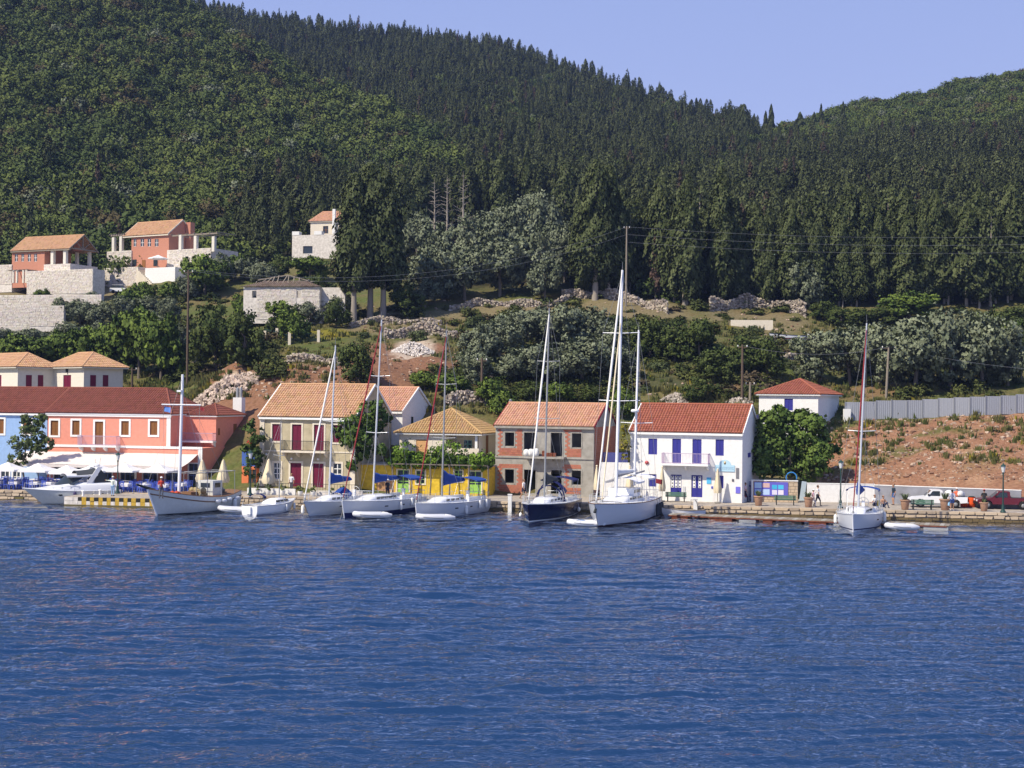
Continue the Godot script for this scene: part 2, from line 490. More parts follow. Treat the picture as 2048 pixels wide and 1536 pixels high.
func make_terrain():
	for q in PATCHES:
		var p := hit(q[0], q[1], 150.0)
		var up := hit(q[0], q[1] - q[3], 150.0)
		var dn := hit(q[0], q[1] + q[3], 150.0)
		patch_pts.append([p, q[2] / F * -p.z, maxf(2.0, clampf(absf(up.z - dn.z) / 2.0, 2.0, 16.0)), q[4]])
	var g := Geo.new()
	var w := rows.size()
	for p in PN:
		for r in w:
			var d := rows[r]
			var x := (PX0 + PSTEP * p - 1024.0) / F * d
			var h := grid[p * w + r]
			var pa := mini(p + 1, PN - 1); var pb := maxi(p - 1, 0)
			var ra := mini(r + 1, w - 1); var rb := maxi(r - 1, 0)
			var dx := Vector3((pa - pb) * PSTEP / F * d, grid[pa * w + r] - grid[pb * w + r], 0)
			var dz := Vector3(0, grid[p * w + ra] - grid[p * w + rb], -(rows[ra] - rows[rb]))
			g.v.append(Vector3(x, h, -d))
			g.n.append(dx.cross(dz).normalized())
			g.c.append(tone(x, -d, h))
	for p in PN - 1:
		for r in w - 1:
			var a := p * w + r; var b := (p + 1) * w + r
			g.ix.append_array(PackedInt32Array([a, b + 1, b, a, a + 1, b + 1]))
	structure("hillside", g, M.ground)

# ---------------------------------------------------------------- sea
func make_sea():
	var m := mat("sea_water", Color(0.5, 0.6, 0.7), 0.04, "", 0.2, {"spec": 0.47})
	m.transparency = BaseMaterial3D.TRANSPARENCY_ALPHA
	m.albedo_color.a = 0.0
	m.heightmap_enabled = true
	m.heightmap_texture = T.ripple
	m.heightmap_scale = 6.0
	m.uv1_triplanar = true
	m.uv1_world_triplanar = true
	m.uv1_scale = Vector3(0.23, 0.23, 0.42)
	rng.seed = 77
	var wx := PackedFloat32Array(); var wz := PackedFloat32Array(); var ph := PackedFloat32Array(); var am := PackedFloat32Array()
	for i in 22:
		var lam := 0.42 * pow(1.125, i)
		var ang := rng.randfn(0.12, 0.5)
		wx.append(sin(ang) * TAU / lam); wz.append(cos(ang) * TAU / lam); ph.append(rng.randf() * TAU)
		am.append(0.0235 * lam * (1.0 if lam < 1.1 else 0.32))
	var gust := fnl(FastNoiseLite.TYPE_SIMPLEX_SMOOTH, 0.06, 3, 51)
	var near := 27.0; var far := 142.0
	var depths := PackedFloat32Array()
	var d := near
	while d < far:
		depths.append(d)
		d += 0.085 + 0.0012 * (d - near)
	var cols := 620
	var g := Geo.new()
	var hs := PackedFloat32Array()
	hs.resize(depths.size() * (cols + 1))
	for r in depths.size():
		var z := -depths[r]
		var shortest := 0
		while 0.42 * pow(1.125, shortest) < 2.6 * maxf(0.085 + 0.0012 * (depths[r] - near), 0.88 * depths[r] / cols): shortest += 1
		var edge := clampf((depths[r] - near) / 4.0, 0, 1) * clampf((far - depths[r]) / 8.0, 0, 1)
		for k in cols + 1:
			var x := (k / float(cols) - 0.5) * 2.0 * 0.44 * depths[r]
			var h := 0.0
			var ws := gust.get_noise_2d(x, z) * 0.9
			for i in range(shortest, 22):
				var th := wx[i] * x + wz[i] * z + ph[i] + ws * (1.5 + i * 0.1)
				var s := sin(th - 0.75 * sin(th))
				h += am[i] * (s + 0.35 * s * s)
			hs[r * (cols + 1) + k] = h * edge * (0.85 + 0.5 * gust.get_noise_2d(x * 0.3 + 50, z * 0.5))
	for r in depths.size():
		for k in cols + 1:
			var i := r * (cols + 1) + k
			var step := 2.0 * 0.44 * depths[r] / cols
			var x := (k / float(cols) - 0.5) * 2.0 * 0.44 * depths[r]
			var hx := (hs[i + 1] - hs[i - 1]) / (2 * step) if k > 0 and k < cols else 0.0
			var hz := (hs[i + cols + 1] - hs[i - cols - 1]) / (depths[r + 1] - depths[r - 1]) if r > 0 and r < depths.size() - 1 else 0.0
			g.v.append(Vector3(x, hs[i] - 0.02, -depths[r]))
			g.n.append(Vector3(-hx, 1, hz).normalized())
			g.c.append(Color.WHITE)
	for r in depths.size() - 1:
		for k in cols:
			var a := r * (cols + 1) + k; var b := a + cols + 1
			g.ix.append_array(PackedInt32Array([a, b, b + 1, a, b + 1, a + 1]))
	var last := depths[depths.size() - 1]
	for sgn in [-1.0, 1.0]:
		var a := Vector3(sgn * 0.44 * near, -0.02, -near); var b := Vector3(sgn * 0.44 * last, -0.02, -last)
		var c := Vector3(sgn * 700.0, -0.02, -last); var e := Vector3(sgn * 700.0, -0.02, -near)
		if sgn > 0: g.quad(a, e, c, b)
		else: g.quad(e, a, b, c)
	g.quad(Vector3(-700, -0.02, 900), Vector3(700, -0.02, 900), Vector3(700, -0.02, -near), Vector3(-700, -0.02, -near))
	var sea := structure("sea", g, m)
	var deep := Geo.new()       # the blue of deep water under the clear, glossy surface
	deep.quad(Vector3(-700, -0.75, 900), Vector3(700, -0.75, 900), Vector3(700, -0.75, -170), Vector3(-700, -0.75, -170))
	part(sea, "deep_water", deep, mat("deep_water", Color(0.0105, 0.040, 0.112), 0.95, "", 0.2, {"spec": 0.0}))

# ---------------------------------------------------------------- quay
const LEVEL := 0.92
var quay_o: Vector3      # a point of the waterline under the quay wall, and the directions along and away from it
var quay_d: Vector3
var quay_n: Vector3

func quay_point(s: float, back := 0.0, y := LEVEL) -> Vector3:
	var p := quay_o + quay_d * s - quay_n * back
	return Vector3(p.x, y, p.z)

func quay_s(px: float) -> float:       # distance along the quay edge where a photograph column meets it
	var r := ray(px, 1010)
	# eye + r*t on the line quay_o + quay_d*s
	var a := Vector2(r.x, r.z); var b := Vector2(quay_d.x, quay_d.z); var o := Vector2(quay_o.x - eye.x, quay_o.z - eye.z)
	return a.cross(o) / -a.cross(b) if absf(a.cross(b)) > 1e-6 else 0.0

func make_quay():
	var a := on(0, 999, 0.0); var b := on(2048, 1048, 0.0)
	quay_o = a
	quay_d = (b - a).normalized()
	quay_n = Vector3(-quay_d.z, 0, quay_d.x)
	var q := Node3D.new()
	q.name = "quay"
	add_child(q)
	q.set_meta("kind", "structure")
	q.transform = Transform3D(Basis(quay_d, Vector3.UP, quay_n), quay_o)
	var length := a.distance_to(b)
	var g := Geo.new()
	g.box(-90, length + 90, -1.5, LEVEL - 0.02, -24, -0.32)
	part(q, "paving", g, M.paving)
	g = Geo.new()
	g.box(-90, length + 90, -1.5, LEVEL - 0.16, -0.31, -0.12)
	part(q, "wall_core", g, M.concrete)
	# facing stones: three uneven courses under a row of cap stones; the ones in view are single pieces
	rng.seed = 5
	var variants := []
	for k in 6:
		var s := Geo.new()
		var e := 0.12
		var poly := PackedVector2Array([Vector2(-0.5 + rng.randf() * e, -0.5), Vector2(0.5 - rng.randf() * e, -0.5 + rng.randf() * e), Vector2(0.5, 0.5 - rng.randf() * e), Vector2(0.1, 0.5), Vector2(-0.5, 0.5 - rng.randf() * e)])
		s.prism(poly, -0.5, 0.42)
		variants.append(s.mesh())
	var tones := []
	for k in 7:
		var t := rng.randf()
		var c := Color(0.66, 0.51, 0.34).lerp(Color(0.36, 0.27, 0.18), t * t).lerp(Color(0.72, 0.62, 0.50), rng.randf() * 0.5)
		tones.append(mat("quay_stone_%d" % k, c, 0.95, "grain", 0.8))
	var weedy := mat("quay_stone_weed", Color(0.16, 0.135, 0.05), 0.9, "grain", 0.8)
	var weedy_dark := mat("quay_stone_wet", Color(0.05, 0.045, 0.03), 0.7, "grain", 0.8)
	var shown := 0
	var rest := Geo.new()
	for course in 4:
		var y0: float = [LEVEL - 0.26, LEVEL - 0.58, LEVEL - 0.86, LEVEL - 1.2][course]
		var hgt: float = [0.26, 0.30, 0.26, 0.32][course]
		var x := -6.0
		while x < length + 6.0:
			var wd := rng.randf_range(0.7, 1.25) if course == 0 else rng.randf_range(0.28, 1.0)
			var cx := x + wd / 2
			var m: Material = tones[rng.randi() % tones.size()]
			if course == 3: m = weedy if rng.randf() < 0.6 else weedy_dark
			elif course == 2 and rng.randf() < 0.25: m = weedy
			var xf := Transform3D(Basis.from_scale(Vector3(wd - 0.035, (hgt - 0.03) * (1.0 if course == 0 else rng.randf_range(0.7, 1.12)), 0.62 if course == 0 else rng.randf_range(0.24, 0.42))), Vector3(cx, y0 + hgt / 2 + (0.0 if course == 0 else rng.randf_range(-0.03, 0.03)), -0.15 if course == 0 else -0.08))
			if cx > -1.5 and cx < length + 1.0 and shown < 298:
				part(q, "stone", variants[rng.randi() % 6], m, xf)
				shown += 1
			else:
				rest.col = Color(0.8, 0.7, 0.58) if course < 2 else Color(0.3, 0.26, 0.16)
				rest.xf = xf
				rest.cbox(Vector3.ZERO, Vector3.ONE)
			x += wd
	var o := part(q, "stone_courses", rest, M.stone)
	o.set_meta("kind", "stuff")

# ---------------------------------------------------------------- plants
func leaf_quad(g: Geo, p: Vector3, out: Vector3, size: float, lift: float, tall := 1.0):
	var nn := (out + Vector3(rng.randf_range(-1, 1), rng.randf_range(-1, 1), rng.randf_range(-1, 1)) * 0.75).normalized()
	var a := nn.cross(Vector3(rng.randf_range(-1, 1), rng.randf_range(-1, 1) + lift, rng.randf_range(-1, 1))).normalized()
	var b := nn.cross(a)
	var s := size * rng.randf_range(0.6, 1.3)
	var k := g.v.size()
	var bend := nn * s * 0.18
	var shade := (out * 0.75 + nn * 0.6).normalized()
	g.v.append(p - a * s * 0.5 - bend); g.v.append(p - b * s * 0.62 * tall); g.v.append(p + a * s * 0.5 - bend); g.v.append(p + b * s * 0.62 * tall + bend)
	for i in 4:
		g.n.append(shade); g.c.append(g.col)
	g.ix.append_array(PackedInt32Array([k, k + 2, k + 1, k, k + 3, k + 2]))

# lobes: [centre, radii]; clumps of leaf faces spread over and inside each lobe
func crown(lobes: Array, clumps: int, per: int, leaf: float, dark: Color, light: Color, spread := 0.34) -> Geo:
	var g := Geo.new()
	for l in lobes:
		var c0: Vector3 = l[0]; var r0: Vector3 = l[1]
		for k in clumps:
			var dir := Vector3(rng.randfn(), rng.randfn() + 0.15, rng.randfn()).normalized()
			var rad := rng.randf_range(0.72, 1.08) if rng.randf() < 0.8 else rng.randf_range(0.3, 0.7)
			var cc := c0 + dir * r0 * rad
			var tone_ := dark.lerp(light, clampf(rng.randf() * 0.8 + rng.randfn() * 0.15 + 0.1, 0, 1))
			var cr := (r0.x + r0.y + r0.z) / 3.0 * spread * rng.randf_range(0.7, 1.3)
			for i in per:
				var off := Vector3(rng.randfn(), rng.randfn() * 0.75, rng.randfn()) * cr * 0.55
				g.col = tone_ * rng.randf_range(0.8, 1.2)
				leaf_quad(g, cc + off, (off.normalized() * 0.7 + dir * 0.6 + Vector3.UP * 0.25).normalized(), leaf, 0.0)
	return g

func cypress_crown(count: int, leaf: float, radius: float, bottom: float, spires: int, dark: Color, light: Color, blunt := 0.75) -> Geo:   # one unit tall
	var g := Geo.new()
	var tips := [[Vector3.ZERO, 1.0, 1.0]]
	for s in spires - 1:
		var a := rng.randf() * TAU
		tips.append([Vector3(cos(a), 0, sin(a)) * radius * 0.55, rng.randf_range(0.72, 0.95), rng.randf_range(0.5, 0.75)])
	for i in count:
		var tp: Array = tips[rng.randi() % tips.size()]
		var t := pow(rng.randf(), 0.9)
		var prof := pow(minf(t / 0.22, 1.0), 0.6) * pow(1.0 - t, blunt) * 1.12
		var a := rng.randf() * TAU
		var lump := 1.0 + 0.22 * sin(a * 3.0 + t * 17.0 + tp[1] * 9.0) + rng.randfn() * 0.1
		var rr: float = radius * tp[2] * prof * lump * (rng.randf_range(0.82, 1.05) if rng.randf() < 0.85 else rng.randf_range(0.3, 0.8))
		var y: float = bottom + (tp[1] - bottom) * t
		var out := Vector3(cos(a), 0, sin(a))
		var p: Vector3 = tp[0] * (1.0 - t * 0.5) + out * rr + Vector3(0, y, 0)
		g.col = dark.lerp(light, clampf(0.4 + 0.4 * sin(a * 5 + t * 23.0) + rng.randfn() * 0.3, 0, 1))
		leaf_quad(g, p, (out + Vector3.UP * 0.45).normalized(), leaf * (0.5 + prof * 0.6), 3.0, 1.5)
	return g

func trunk(h: float, r: float, limbs: int, reach: float) -> Geo:
	var g := Geo.new()
	var bend := Vector3(rng.randf_range(-0.1, 0.1), 0, rng.randf_range(-0.1, 0.1)) * h
	var top := Vector3(0, h, 0) + bend
	g.tube([Vector3(0, -0.5, 0), Vector3(0, h * 0.3, 0) + bend * 0.2, top * 0.7, top], [r * 1.35, r, r * 0.8, r * 0.5], 7)
	for i in limbs:
		var a := TAU * i / limbs + rng.randf()
		var s := top * rng.randf_range(0.55, 0.95)
		var e := s + Vector3(cos(a) * reach, reach * rng.randf_range(0.5, 1.1), sin(a) * reach) * rng.randf_range(0.7, 1.1)
		g.tube([s, s.lerp(e, 0.5) + Vector3(0, -0.1, 0), e], [r * 0.5, r * 0.36, r * 0.14], 5)
	return g

func dead_tree_geo(h: float) -> Geo:
	var g := Geo.new()
	g.tube([Vector3(0, -0.5, 0), Vector3(0.05, h * 0.5, 0), Vector3(-0.05, h, 0)], [h * 0.018, h * 0.012, 0.02], 6)
	for i in 38:
		var t := rng.randf_range(0.25, 0.95)
		var a := rng.randf() * TAU
		var s := Vector3(0, h * t, 0)
		var l := h * 0.16 * (1.15 - t) * rng.randf_range(0.7, 1.3)
		var e := s + Vector3(cos(a) * l, l * rng.randf_range(0.1, 0.7), sin(a) * l)
		g.tube([s, e], [0.06, 0.02], 4, false)
		var f := s.lerp(e, 0.6)
		g.tube([f, f + Vector3(rng.randf_range(-1, 1), 0.5, rng.randf_range(-1, 1)) * l * 0.35], [0.03, 0.015], 3, false)
	return g

var tree_kits := {}     # kind -> [[crown mesh, trunk mesh, nominal height, nominal width], ...]
const OLIVE_D := Color(0.075, 0.092, 0.052)
const OLIVE_L := Color(0.215, 0.240, 0.155)
const BROAD_D := Color(0.034, 0.060, 0.014)
const BROAD_L := Color(0.150, 0.205, 0.040)
const DARK_D := Color(0.032, 0.050, 0.014)
const DARK_L := Color(0.095, 0.120, 0.034)
const CYP_D := Color(0.038, 0.050, 0.019)
const CYP_L := Color(0.102, 0.120, 0.052)

func make_kits():
	rng.seed = 2024
	for kind in ["olive", "broad", "dark", "bush"]:
		var kits := []
		for vnum in 3:
			var lobes := []
			var nl := 7 if kind != "bush" else 4
			for i in nl:
				var a := TAU * i / nl + rng.randf()
				var q := 1.75 if kind != "bush" else 1.1
				lobes.append([Vector3(cos(a) * q, rng.randf_range(1.5, 4.2) if kind != "bush" else rng.randf_range(0.6, 1.5), sin(a) * q), Vector3.ONE * rng.randf_range(1.05, 1.55)])
			lobes.append([Vector3(0, 4.3 if kind != "bush" else 1.7, 0), Vector3(1.6, 1.3, 1.6)])
			var d: Color = {"olive": OLIVE_D, "broad": BROAD_D, "dark": DARK_D, "bush": DARK_D}[kind]
			var l: Color = {"olive": OLIVE_L, "broad": BROAD_L, "dark": DARK_L, "bush": DARK_L.lerp(OLIVE_L, 0.3)}[kind]
			var cr := crown(lobes, 26, 24, 0.34 if kind == "broad" else 0.28, d, l)
			kits.append([cr.mesh(), trunk(3.2 if kind != "bush" else 1.0, 0.17 if kind != "bush" else 0.08, 5, 1.4 if kind != "bush" else 0.7).mesh(), 5.9 if kind != "bush" else 3.2, 6.2 if kind != "bush" else 4.6])
		tree_kits[kind] = kits

func plant(kind: String, called: String, px: float, base_y: float, top_y: float, width: float, label: String, group: String, from := 140.0, depth := 0.0) -> Node3D:
	var p := hit(px, base_y, from)
	if depth > 0.0:
		p = at(px, base_y, depth)
	var d := -p.z
	var hm := (base_y - top_y) / F * d
	var wm := width / F * d
	var kit: Array = tree_kits[kind][rng.randi() % 3]
	var yaw := rng.randf() * TAU
	var o := thing(called, label, "bush" if kind == "bush" else "tree", Transform3D(Basis(Vector3.UP, yaw).scaled(Vector3(wm / kit[3], hm / kit[2], wm / kit[3])), p - Vector3(0, 0.15, 0)), group)
	part(o, "trunk", kit[1], M.bark)
	part(o, "crown", kit[0], M.leaf)
	return o

const OLIVES_UPPER := [[820, 480, 420, 80], [960, 490, 420, 90], [1010, 480, 410, 90], [1060, 470, 385, 90], [1110, 470, 380, 70], [1100, 540, 440, 90], [835, 520, 425, 90], [880, 560, 440, 100], [930, 560, 428, 105], [985, 560, 430, 110], [1040, 520, 395, 105], [1085, 520, 375, 90], [860, 600, 490, 110], [930, 600, 490, 115], [1000, 592, 470, 120], [1070, 585, 440, 115], [1130, 565, 440, 80], [1090, 600, 500, 80]]
const OLIVES_MID := [[960, 735, 640, 95], [1000, 720, 635, 95], [1040, 700, 615, 95], [1090, 690, 608, 105], [1130, 700, 605, 115], [1185, 690, 608, 105], [1225, 722, 640, 75], [1100, 770, 680, 125], [1165, 770, 670, 130], [1030, 772, 690, 95], [955, 772, 700, 65], [1240, 760, 690, 80]]
const OLIVES_RIGHT := [[1640, 765, 655, 110], [1700, 772, 645, 130], [1760, 772, 640, 125], [1830, 782, 625, 155], [1900, 778, 608, 155], [1965, 774, 620, 140], [2015, 772, 650, 110], [1870, 740, 620, 120], [1940, 720, 615, 100], [1800, 720, 640, 100]]
const SHRUBS_MID := [[1300, 722, 635, 85], [1350, 722, 640, 95], [1400, 722, 630, 95], [1430, 762, 690, 95], [1485, 752, 665, 115], [1535, 757, 672, 90], [1320, 690, 640, 70]]
const BROAD_LEFT := [[20, 748, 665, 95], [75, 745, 670, 95], [130, 742, 652, 95], [180, 744, 645, 95], [232, 750, 640, 95], [278, 756, 608, 115], [322, 760, 618, 100], [-40, 745, 660, 90], [-90, 745, 665, 90]]
const OLIVES_LEFT := [[350, 735, 640, 65], [305, 690, 620, 85], [160, 655, 595, 75], [200, 652, 598, 65], [240, 648, 588, 65], [300, 632, 588, 65], [120, 645, 590, 45], [0, 705, 652, 70], [60, 700, 655, 70], [130, 690, 640, 70], [200, 690, 640, 70], [340, 640, 590, 50]]
const GREEN_MORE := [[508, 648, 592, 60, "dark"], [565, 655, 598, 70, "broad"], [620, 650, 600, 60, "olive"], [490, 640, 585, 50, "broad"], [672, 655, 590, 60, "dark"], [30, 640, 600, 50, "olive"], [85, 612, 575, 45, "broad"], [185, 620, 580, 45, "olive"], [290, 600, 560, 50, "broad"], [340, 605, 560, 50, "broad"], [375, 600, 545, 50, "olive"], [430, 742, 592, 135, "dark"], [485, 735, 612, 95, "dark"], [410, 590, 503, 95, "broad"], [270, 632, 570, 65, "broad"], [545, 642, 578, 85, "dark"], [590, 682, 620, 65, "broad"], [620, 562, 510, 85, "broad"], [500, 562, 512, 65, "olive"], [530, 575, 520, 60, "olive"], [660, 642, 572, 95, "olive"], [640, 600, 545, 70, "dark"], [440, 575, 500, 60, "olive"], [560, 560, 505, 60, "dark"], [815, 640, 560, 75, "dark"], [850, 615, 555, 70, "olive"], [470, 560, 505, 50, "broad"], [1820, 645, 580, 115, "broad"], [1990, 725, 610, 85, "dark"], [2042, 765, 640, 90, "broad"], [1610, 620, 515, 75, "olive"], [1680, 655, 612, 65, "dark"], [900, 795, 745, 75, "broad"], [850, 780, 738, 65, "broad"], [985, 812, 750, 65, "broad"], [1010, 838, 780, 65, "broad"], [1250, 835, 770, 60, "broad"], [1392, 806, 748, 62, "dark"], [1060, 800, 755, 60, "dark"], [1120, 805, 760, 60, "broad"], [1180, 805, 765, 55, "dark"], [1650, 640, 600, 70, "dark"], [2030, 650, 610, 80, "dark"], [1720, 650, 612, 70, "dark"], [1770, 650, 610, 60, "dark"]]

func make_trees():
	make_kits()
	rng.seed = 11
	for t in OLIVES_UPPER: plant("olive", "olive_tree", t[0], t[1], t[2], t[3], "silvery green olive tree in the grove below the cypress forest", "olive grove below the cypress forest")
	for t in OLIVES_MID: plant("olive", "olive_tree", t[0], t[1], t[2], t[3], "grey green olive tree on the slope above the unfinished brick house", "olive trees above the unfinished house")
	for t in OLIVES_RIGHT: plant("olive", "olive_tree", t[0], t[1], t[2], t[3], "bushy grey olive tree on the meadow behind the metal panel fence", "olive trees behind the panel fence")
	for t in SHRUBS_MID: plant("dark", "evergreen_tree", t[0], t[1], t[2], t[3], "low dark evergreen tree on the grassy slope below the dry stone walls", "dark evergreens below the dry stone walls")
	for t in BROAD_LEFT: plant("broad", "broadleaf_tree", t[0], t[1], t[2], t[3], "leafy green tree right behind the twin cream houses", "green trees behind the twin cream houses")
	for t in OLIVES_LEFT: plant("olive", "olive_tree", t[0], t[1], t[2], t[3], "small olive tree on the slope below the villas' stone walls", "olive trees below the villas")
	for t in GREEN_MORE:
		var k: String = t[4]
		plant(k, {"olive": "olive_tree", "broad": "broadleaf_tree", "dark": "evergreen_tree"}[k], t[0], t[1], t[2], t[3], {"olive": "single grey olive tree scattered among the hillside houses and forest edge", "broad": "single bright green leafy tree scattered over the lower hillside", "dark": "single dark green bushy tree scattered over the lower hillside"}[k], {"olive": "scattered olive trees", "broad": "scattered leafy trees", "dark": "scattered dark trees"}[k])
	plant("dark", "broadleaf_tree", 712, 772, 680, 78, "round dark tree standing alone between the red earth mounds", "")
	# bushes in the grass
	for i in 90:
		var px := rng.randf_range(380, 2040)
		var py := rng.randf_range(645, 790)
		if px > 400 and px < 900 and py > 700: continue
		var s := rng.randf_range(14, 34)
		plant("bush", "bush", px, py, py - s * 0.8, s * 1.3, "small green bush on the grassy terraces above the waterfront houses", "bushes on the terraces")

# the woods: a mass of scrub on the hill, a cypress forest whose nearest trees stand as single trees
func make_woods():
	rng.seed = 99
	var far_scrub := []
	for k in 3:
		var lobes := []
		for i in 4: lobes.append([Vector3(rng.randf_range(-0.45, 0.45), rng.randf_range(0.3, 0.75), rng.randf_range(-0.45, 0.45)), Vector3.ONE * rng.randf_range(0.42, 0.6)])
		far_scrub.append(crown(lobes, 10, 14, 0.15, Color(0.6, 0.62, 0.6), Color(1.2, 1.18, 1.1), 0.5).mesh())
	var far_cyp := []
	for k in 3: far_cyp.append(cypress_crown(520, 0.04, 0.13, 0.04, 1 + k, Color(0.5, 0.5, 0.5), Color(1.35, 1.3, 1.25), [0.5, 0.42, 0.6][k]).mesh())
	var near_cyp := []
	var near_trunk := []
	for k in 5:
		near_cyp.append(cypress_crown(3800, 0.023, 0.135 + 0.014 * k, 0.06 + 0.03 * (k % 3), 1 + k % 4, CYP_D, CYP_L, [0.45, 0.6, 0.38, 0.5, 0.65][k]).mesh())
		var tg := Geo.new()
		tg.tube([Vector3(0, -0.05, 0), Vector3(0.004, 0.1, 0.002), Vector3(0, 0.5, 0), Vector3(0, 0.9, 0)], [0.015, 0.012, 0.009, 0.003], 7)
		near_trunk.append(tg.mesh())
	var w := rows.size()
	var sight := PackedFloat32Array()         # steepest sight line over nearer ground, per grid cell
	sight.resize(PN * w)
	for p in PN:
		var s := -1.0
		for r in w:
			s = maxf(s, (grid[p * w + r] - eye.y) / rows[r])
			sight[p * w + r] = s
	var scrub_x := [[], [], []]; var scrub_c := [[], [], []]
	var cyp := []
	var tries := 0
	while tries < 58000:
		tries += 1
		var px := rng.randf_range(-260, 2300)
		var d := sqrt(rng.randf_range(214.0 * 214.0, 740.0 * 740.0))
		var x := (px - 1024.0) / F * d
		var h := ground(x, -d)
		var py := 800.0 - (h - eye.y) / d * F + 0.0105 * (px - 1024.0)
		if py < -160: continue
		var ri := 0
		var lo := 0; var hi := w - 1
		while hi - lo > 1:
			var m := (lo + hi) >> 1
			if rows[m] <= d: lo = m
			else: hi = m
		var sl := sight[clampi(int((px - PX0) / PSTEP), 0, PN - 1) * w + lo]
		if (h + 9.0 - eye.y) / d < sl: continue
		var nse := rough_noise.get_noise_2d(x * 0.7, d * 0.7)
		var crest := 480.0 - maxf(0.0, (px - 450.0)) * 0.16
		var left := px < 905.0 + nse * 40.0 and d < crest + 18.0
		if left and d < 256.0 + maxf(0, 60.0 - absf(px - 60)) * 0.15: continue
		if px > 560 and px < 720 and d < 268.0: continue
		var cyp_share := 0.0
		if left:
			var low := clampf((py - 330.0) / 120.0, 0, 1) * clampf((px - 430.0) / 120.0, 0, 1)
			cyp_share = 0.02 + 0.75 * low
		elif px < 1540:
			cyp_share = 0.36 + nse * 0.8
			if d < 300: cyp_share = 0.93
			if d > 600 and px < 1050: cyp_share = 0.6
			if d > 520 and px > 1080 and px < 1300: cyp_share = 0.3 + nse * 0.5
		else:
			cyp_share = 0.95 if d < 430 else clampf(0.85 - (d - 430) / 80.0 - maxf(0, px - 1650) / 500.0 + nse * 0.4, 0.0, 0.9)
		if not left and px > 700 and px < 1150 and py > 545 and d < 240: continue      # olive grove
		if px > 785 and px < 1150 and py > 400 and d < 290: continue
		if rng.randf() < cyp_share:
			if d < 330 and rng.randf() < 0.15: continue
			var th := rng.randf_range(8.0, 13.5) if d < 330 else rng.randf_range(5.0, 10.0)
			if left: th *= 0.8
			if px > 1480 and d > 430: th *= rng.randf_range(0.55, 0.95)
			if d > 560: th *= rng.randf_range(0.7, 1.3)
			cyp.append([d, Vector3(x, h, -d), th, nse])
		else:
			var k := rng.randi() % 3
			var s := rng.randf_range(1.8, 3.4) + 1.8 * pow(rng.randf(), 4.0) if left else rng.randf_range(1.6, 3.4)
			scrub_x[k].append(Transform3D(Basis(Vector3.UP, rng.randf() * TAU).scaled(Vector3(s, s * rng.randf_range(0.75, 1.1), s)), Vector3(x, h - 0.3, -d)))
			var t := clampf(0.5 + nse * 0.9 + rng.randfn() * 0.28, 0, 1)
			var c := Color(0.060, 0.088, 0.024).lerp(Color(0.112, 0.140, 0.034), t)
			if rng.randf() < 0.08: c = Color(0.085, 0.070, 0.030)
			if rng.randf() < 0.03: c = Color(0.15, 0.17, 0.11)
			scrub_c[k].append(c)
	var scrub := thing("hill_scrub", "", "")
	scrub.set_meta("kind", "stuff")
	for k in 3: mass(scrub, "scrub", far_scrub[k], scrub_x[k], scrub_c[k], M.leaf)
	cyp.sort_custom(func(a, b): return a[0] < b[0])
	var cx := [[], [], []]; var cc := [[], [], []]
	var singles := 0
	var protos := []
	for c in cyp:
		var p: Vector3 = c[1]
		if singles < 285 and c[0] < 330.0:
			singles += 1
			var k := rng.randi() % 5
			var hh: float = c[2] * rng.randf_range(0.95, 1.45)
			var ww := hh * rng.randf_range(0.85, 1.3)
			var o := thing("cypress_tree", "tall dark cypress crowded into the forest behind the stone walls", "tree", Transform3D(Basis(Vector3.UP, rng.randf() * TAU).scaled(Vector3(ww, hh, ww)), p - Vector3(0, 0.2, 0)), "cypress forest behind the stone walls")
			part(o, "trunk", near_trunk[k], M.pale_bark)
			part(o, "crown", near_cyp[k], M.needle)
		else:
			var k := rng.randi() % 3
			var s: float = c[2]
			cx[k].append(Transform3D(Basis(Vector3.UP, rng.randf() * TAU).scaled(Vector3(s * rng.randf_range(0.75, 1.45), s, s * rng.randf_range(0.75, 1.45))), p - Vector3(0, 0.3, 0)))
			var col := CYP_D.lerp(CYP_L, clampf(0.55 + c[3] * 0.6 + rng.randfn() * 0.25, 0, 1))
			if rng.randf() < 0.025: col = Color(0.085, 0.062, 0.045)
			cc[k].append(col)
	var forest := thing("cypress_forest", "", "")
	forest.set_meta("kind", "stuff")
	for k in 3: mass(forest, "cypress_mass", far_cyp[k], cx[k], cc[k], M.needle)
	print("scrub ", scrub_x[0].size() * 3, " cypress ", cyp.size())
	# the giant cypresses with bare pale trunks on the terrace edge, and others that stand out
	var giants := [[707, 645, 345, 84, 0.2, "tall cypress with a bare pale trunk, first of three beside the ruin"], [740, 640, 325, 122, 0.2, "huge broad cypress with a bare pale trunk, middle of three beside the ruin"], [766, 640, 340, 84, 0.2, "tall cypress with a bare pale trunk, last of three beside the ruin"]]
	for q in giants:
		giant(q, near_cyp, near_trunk)
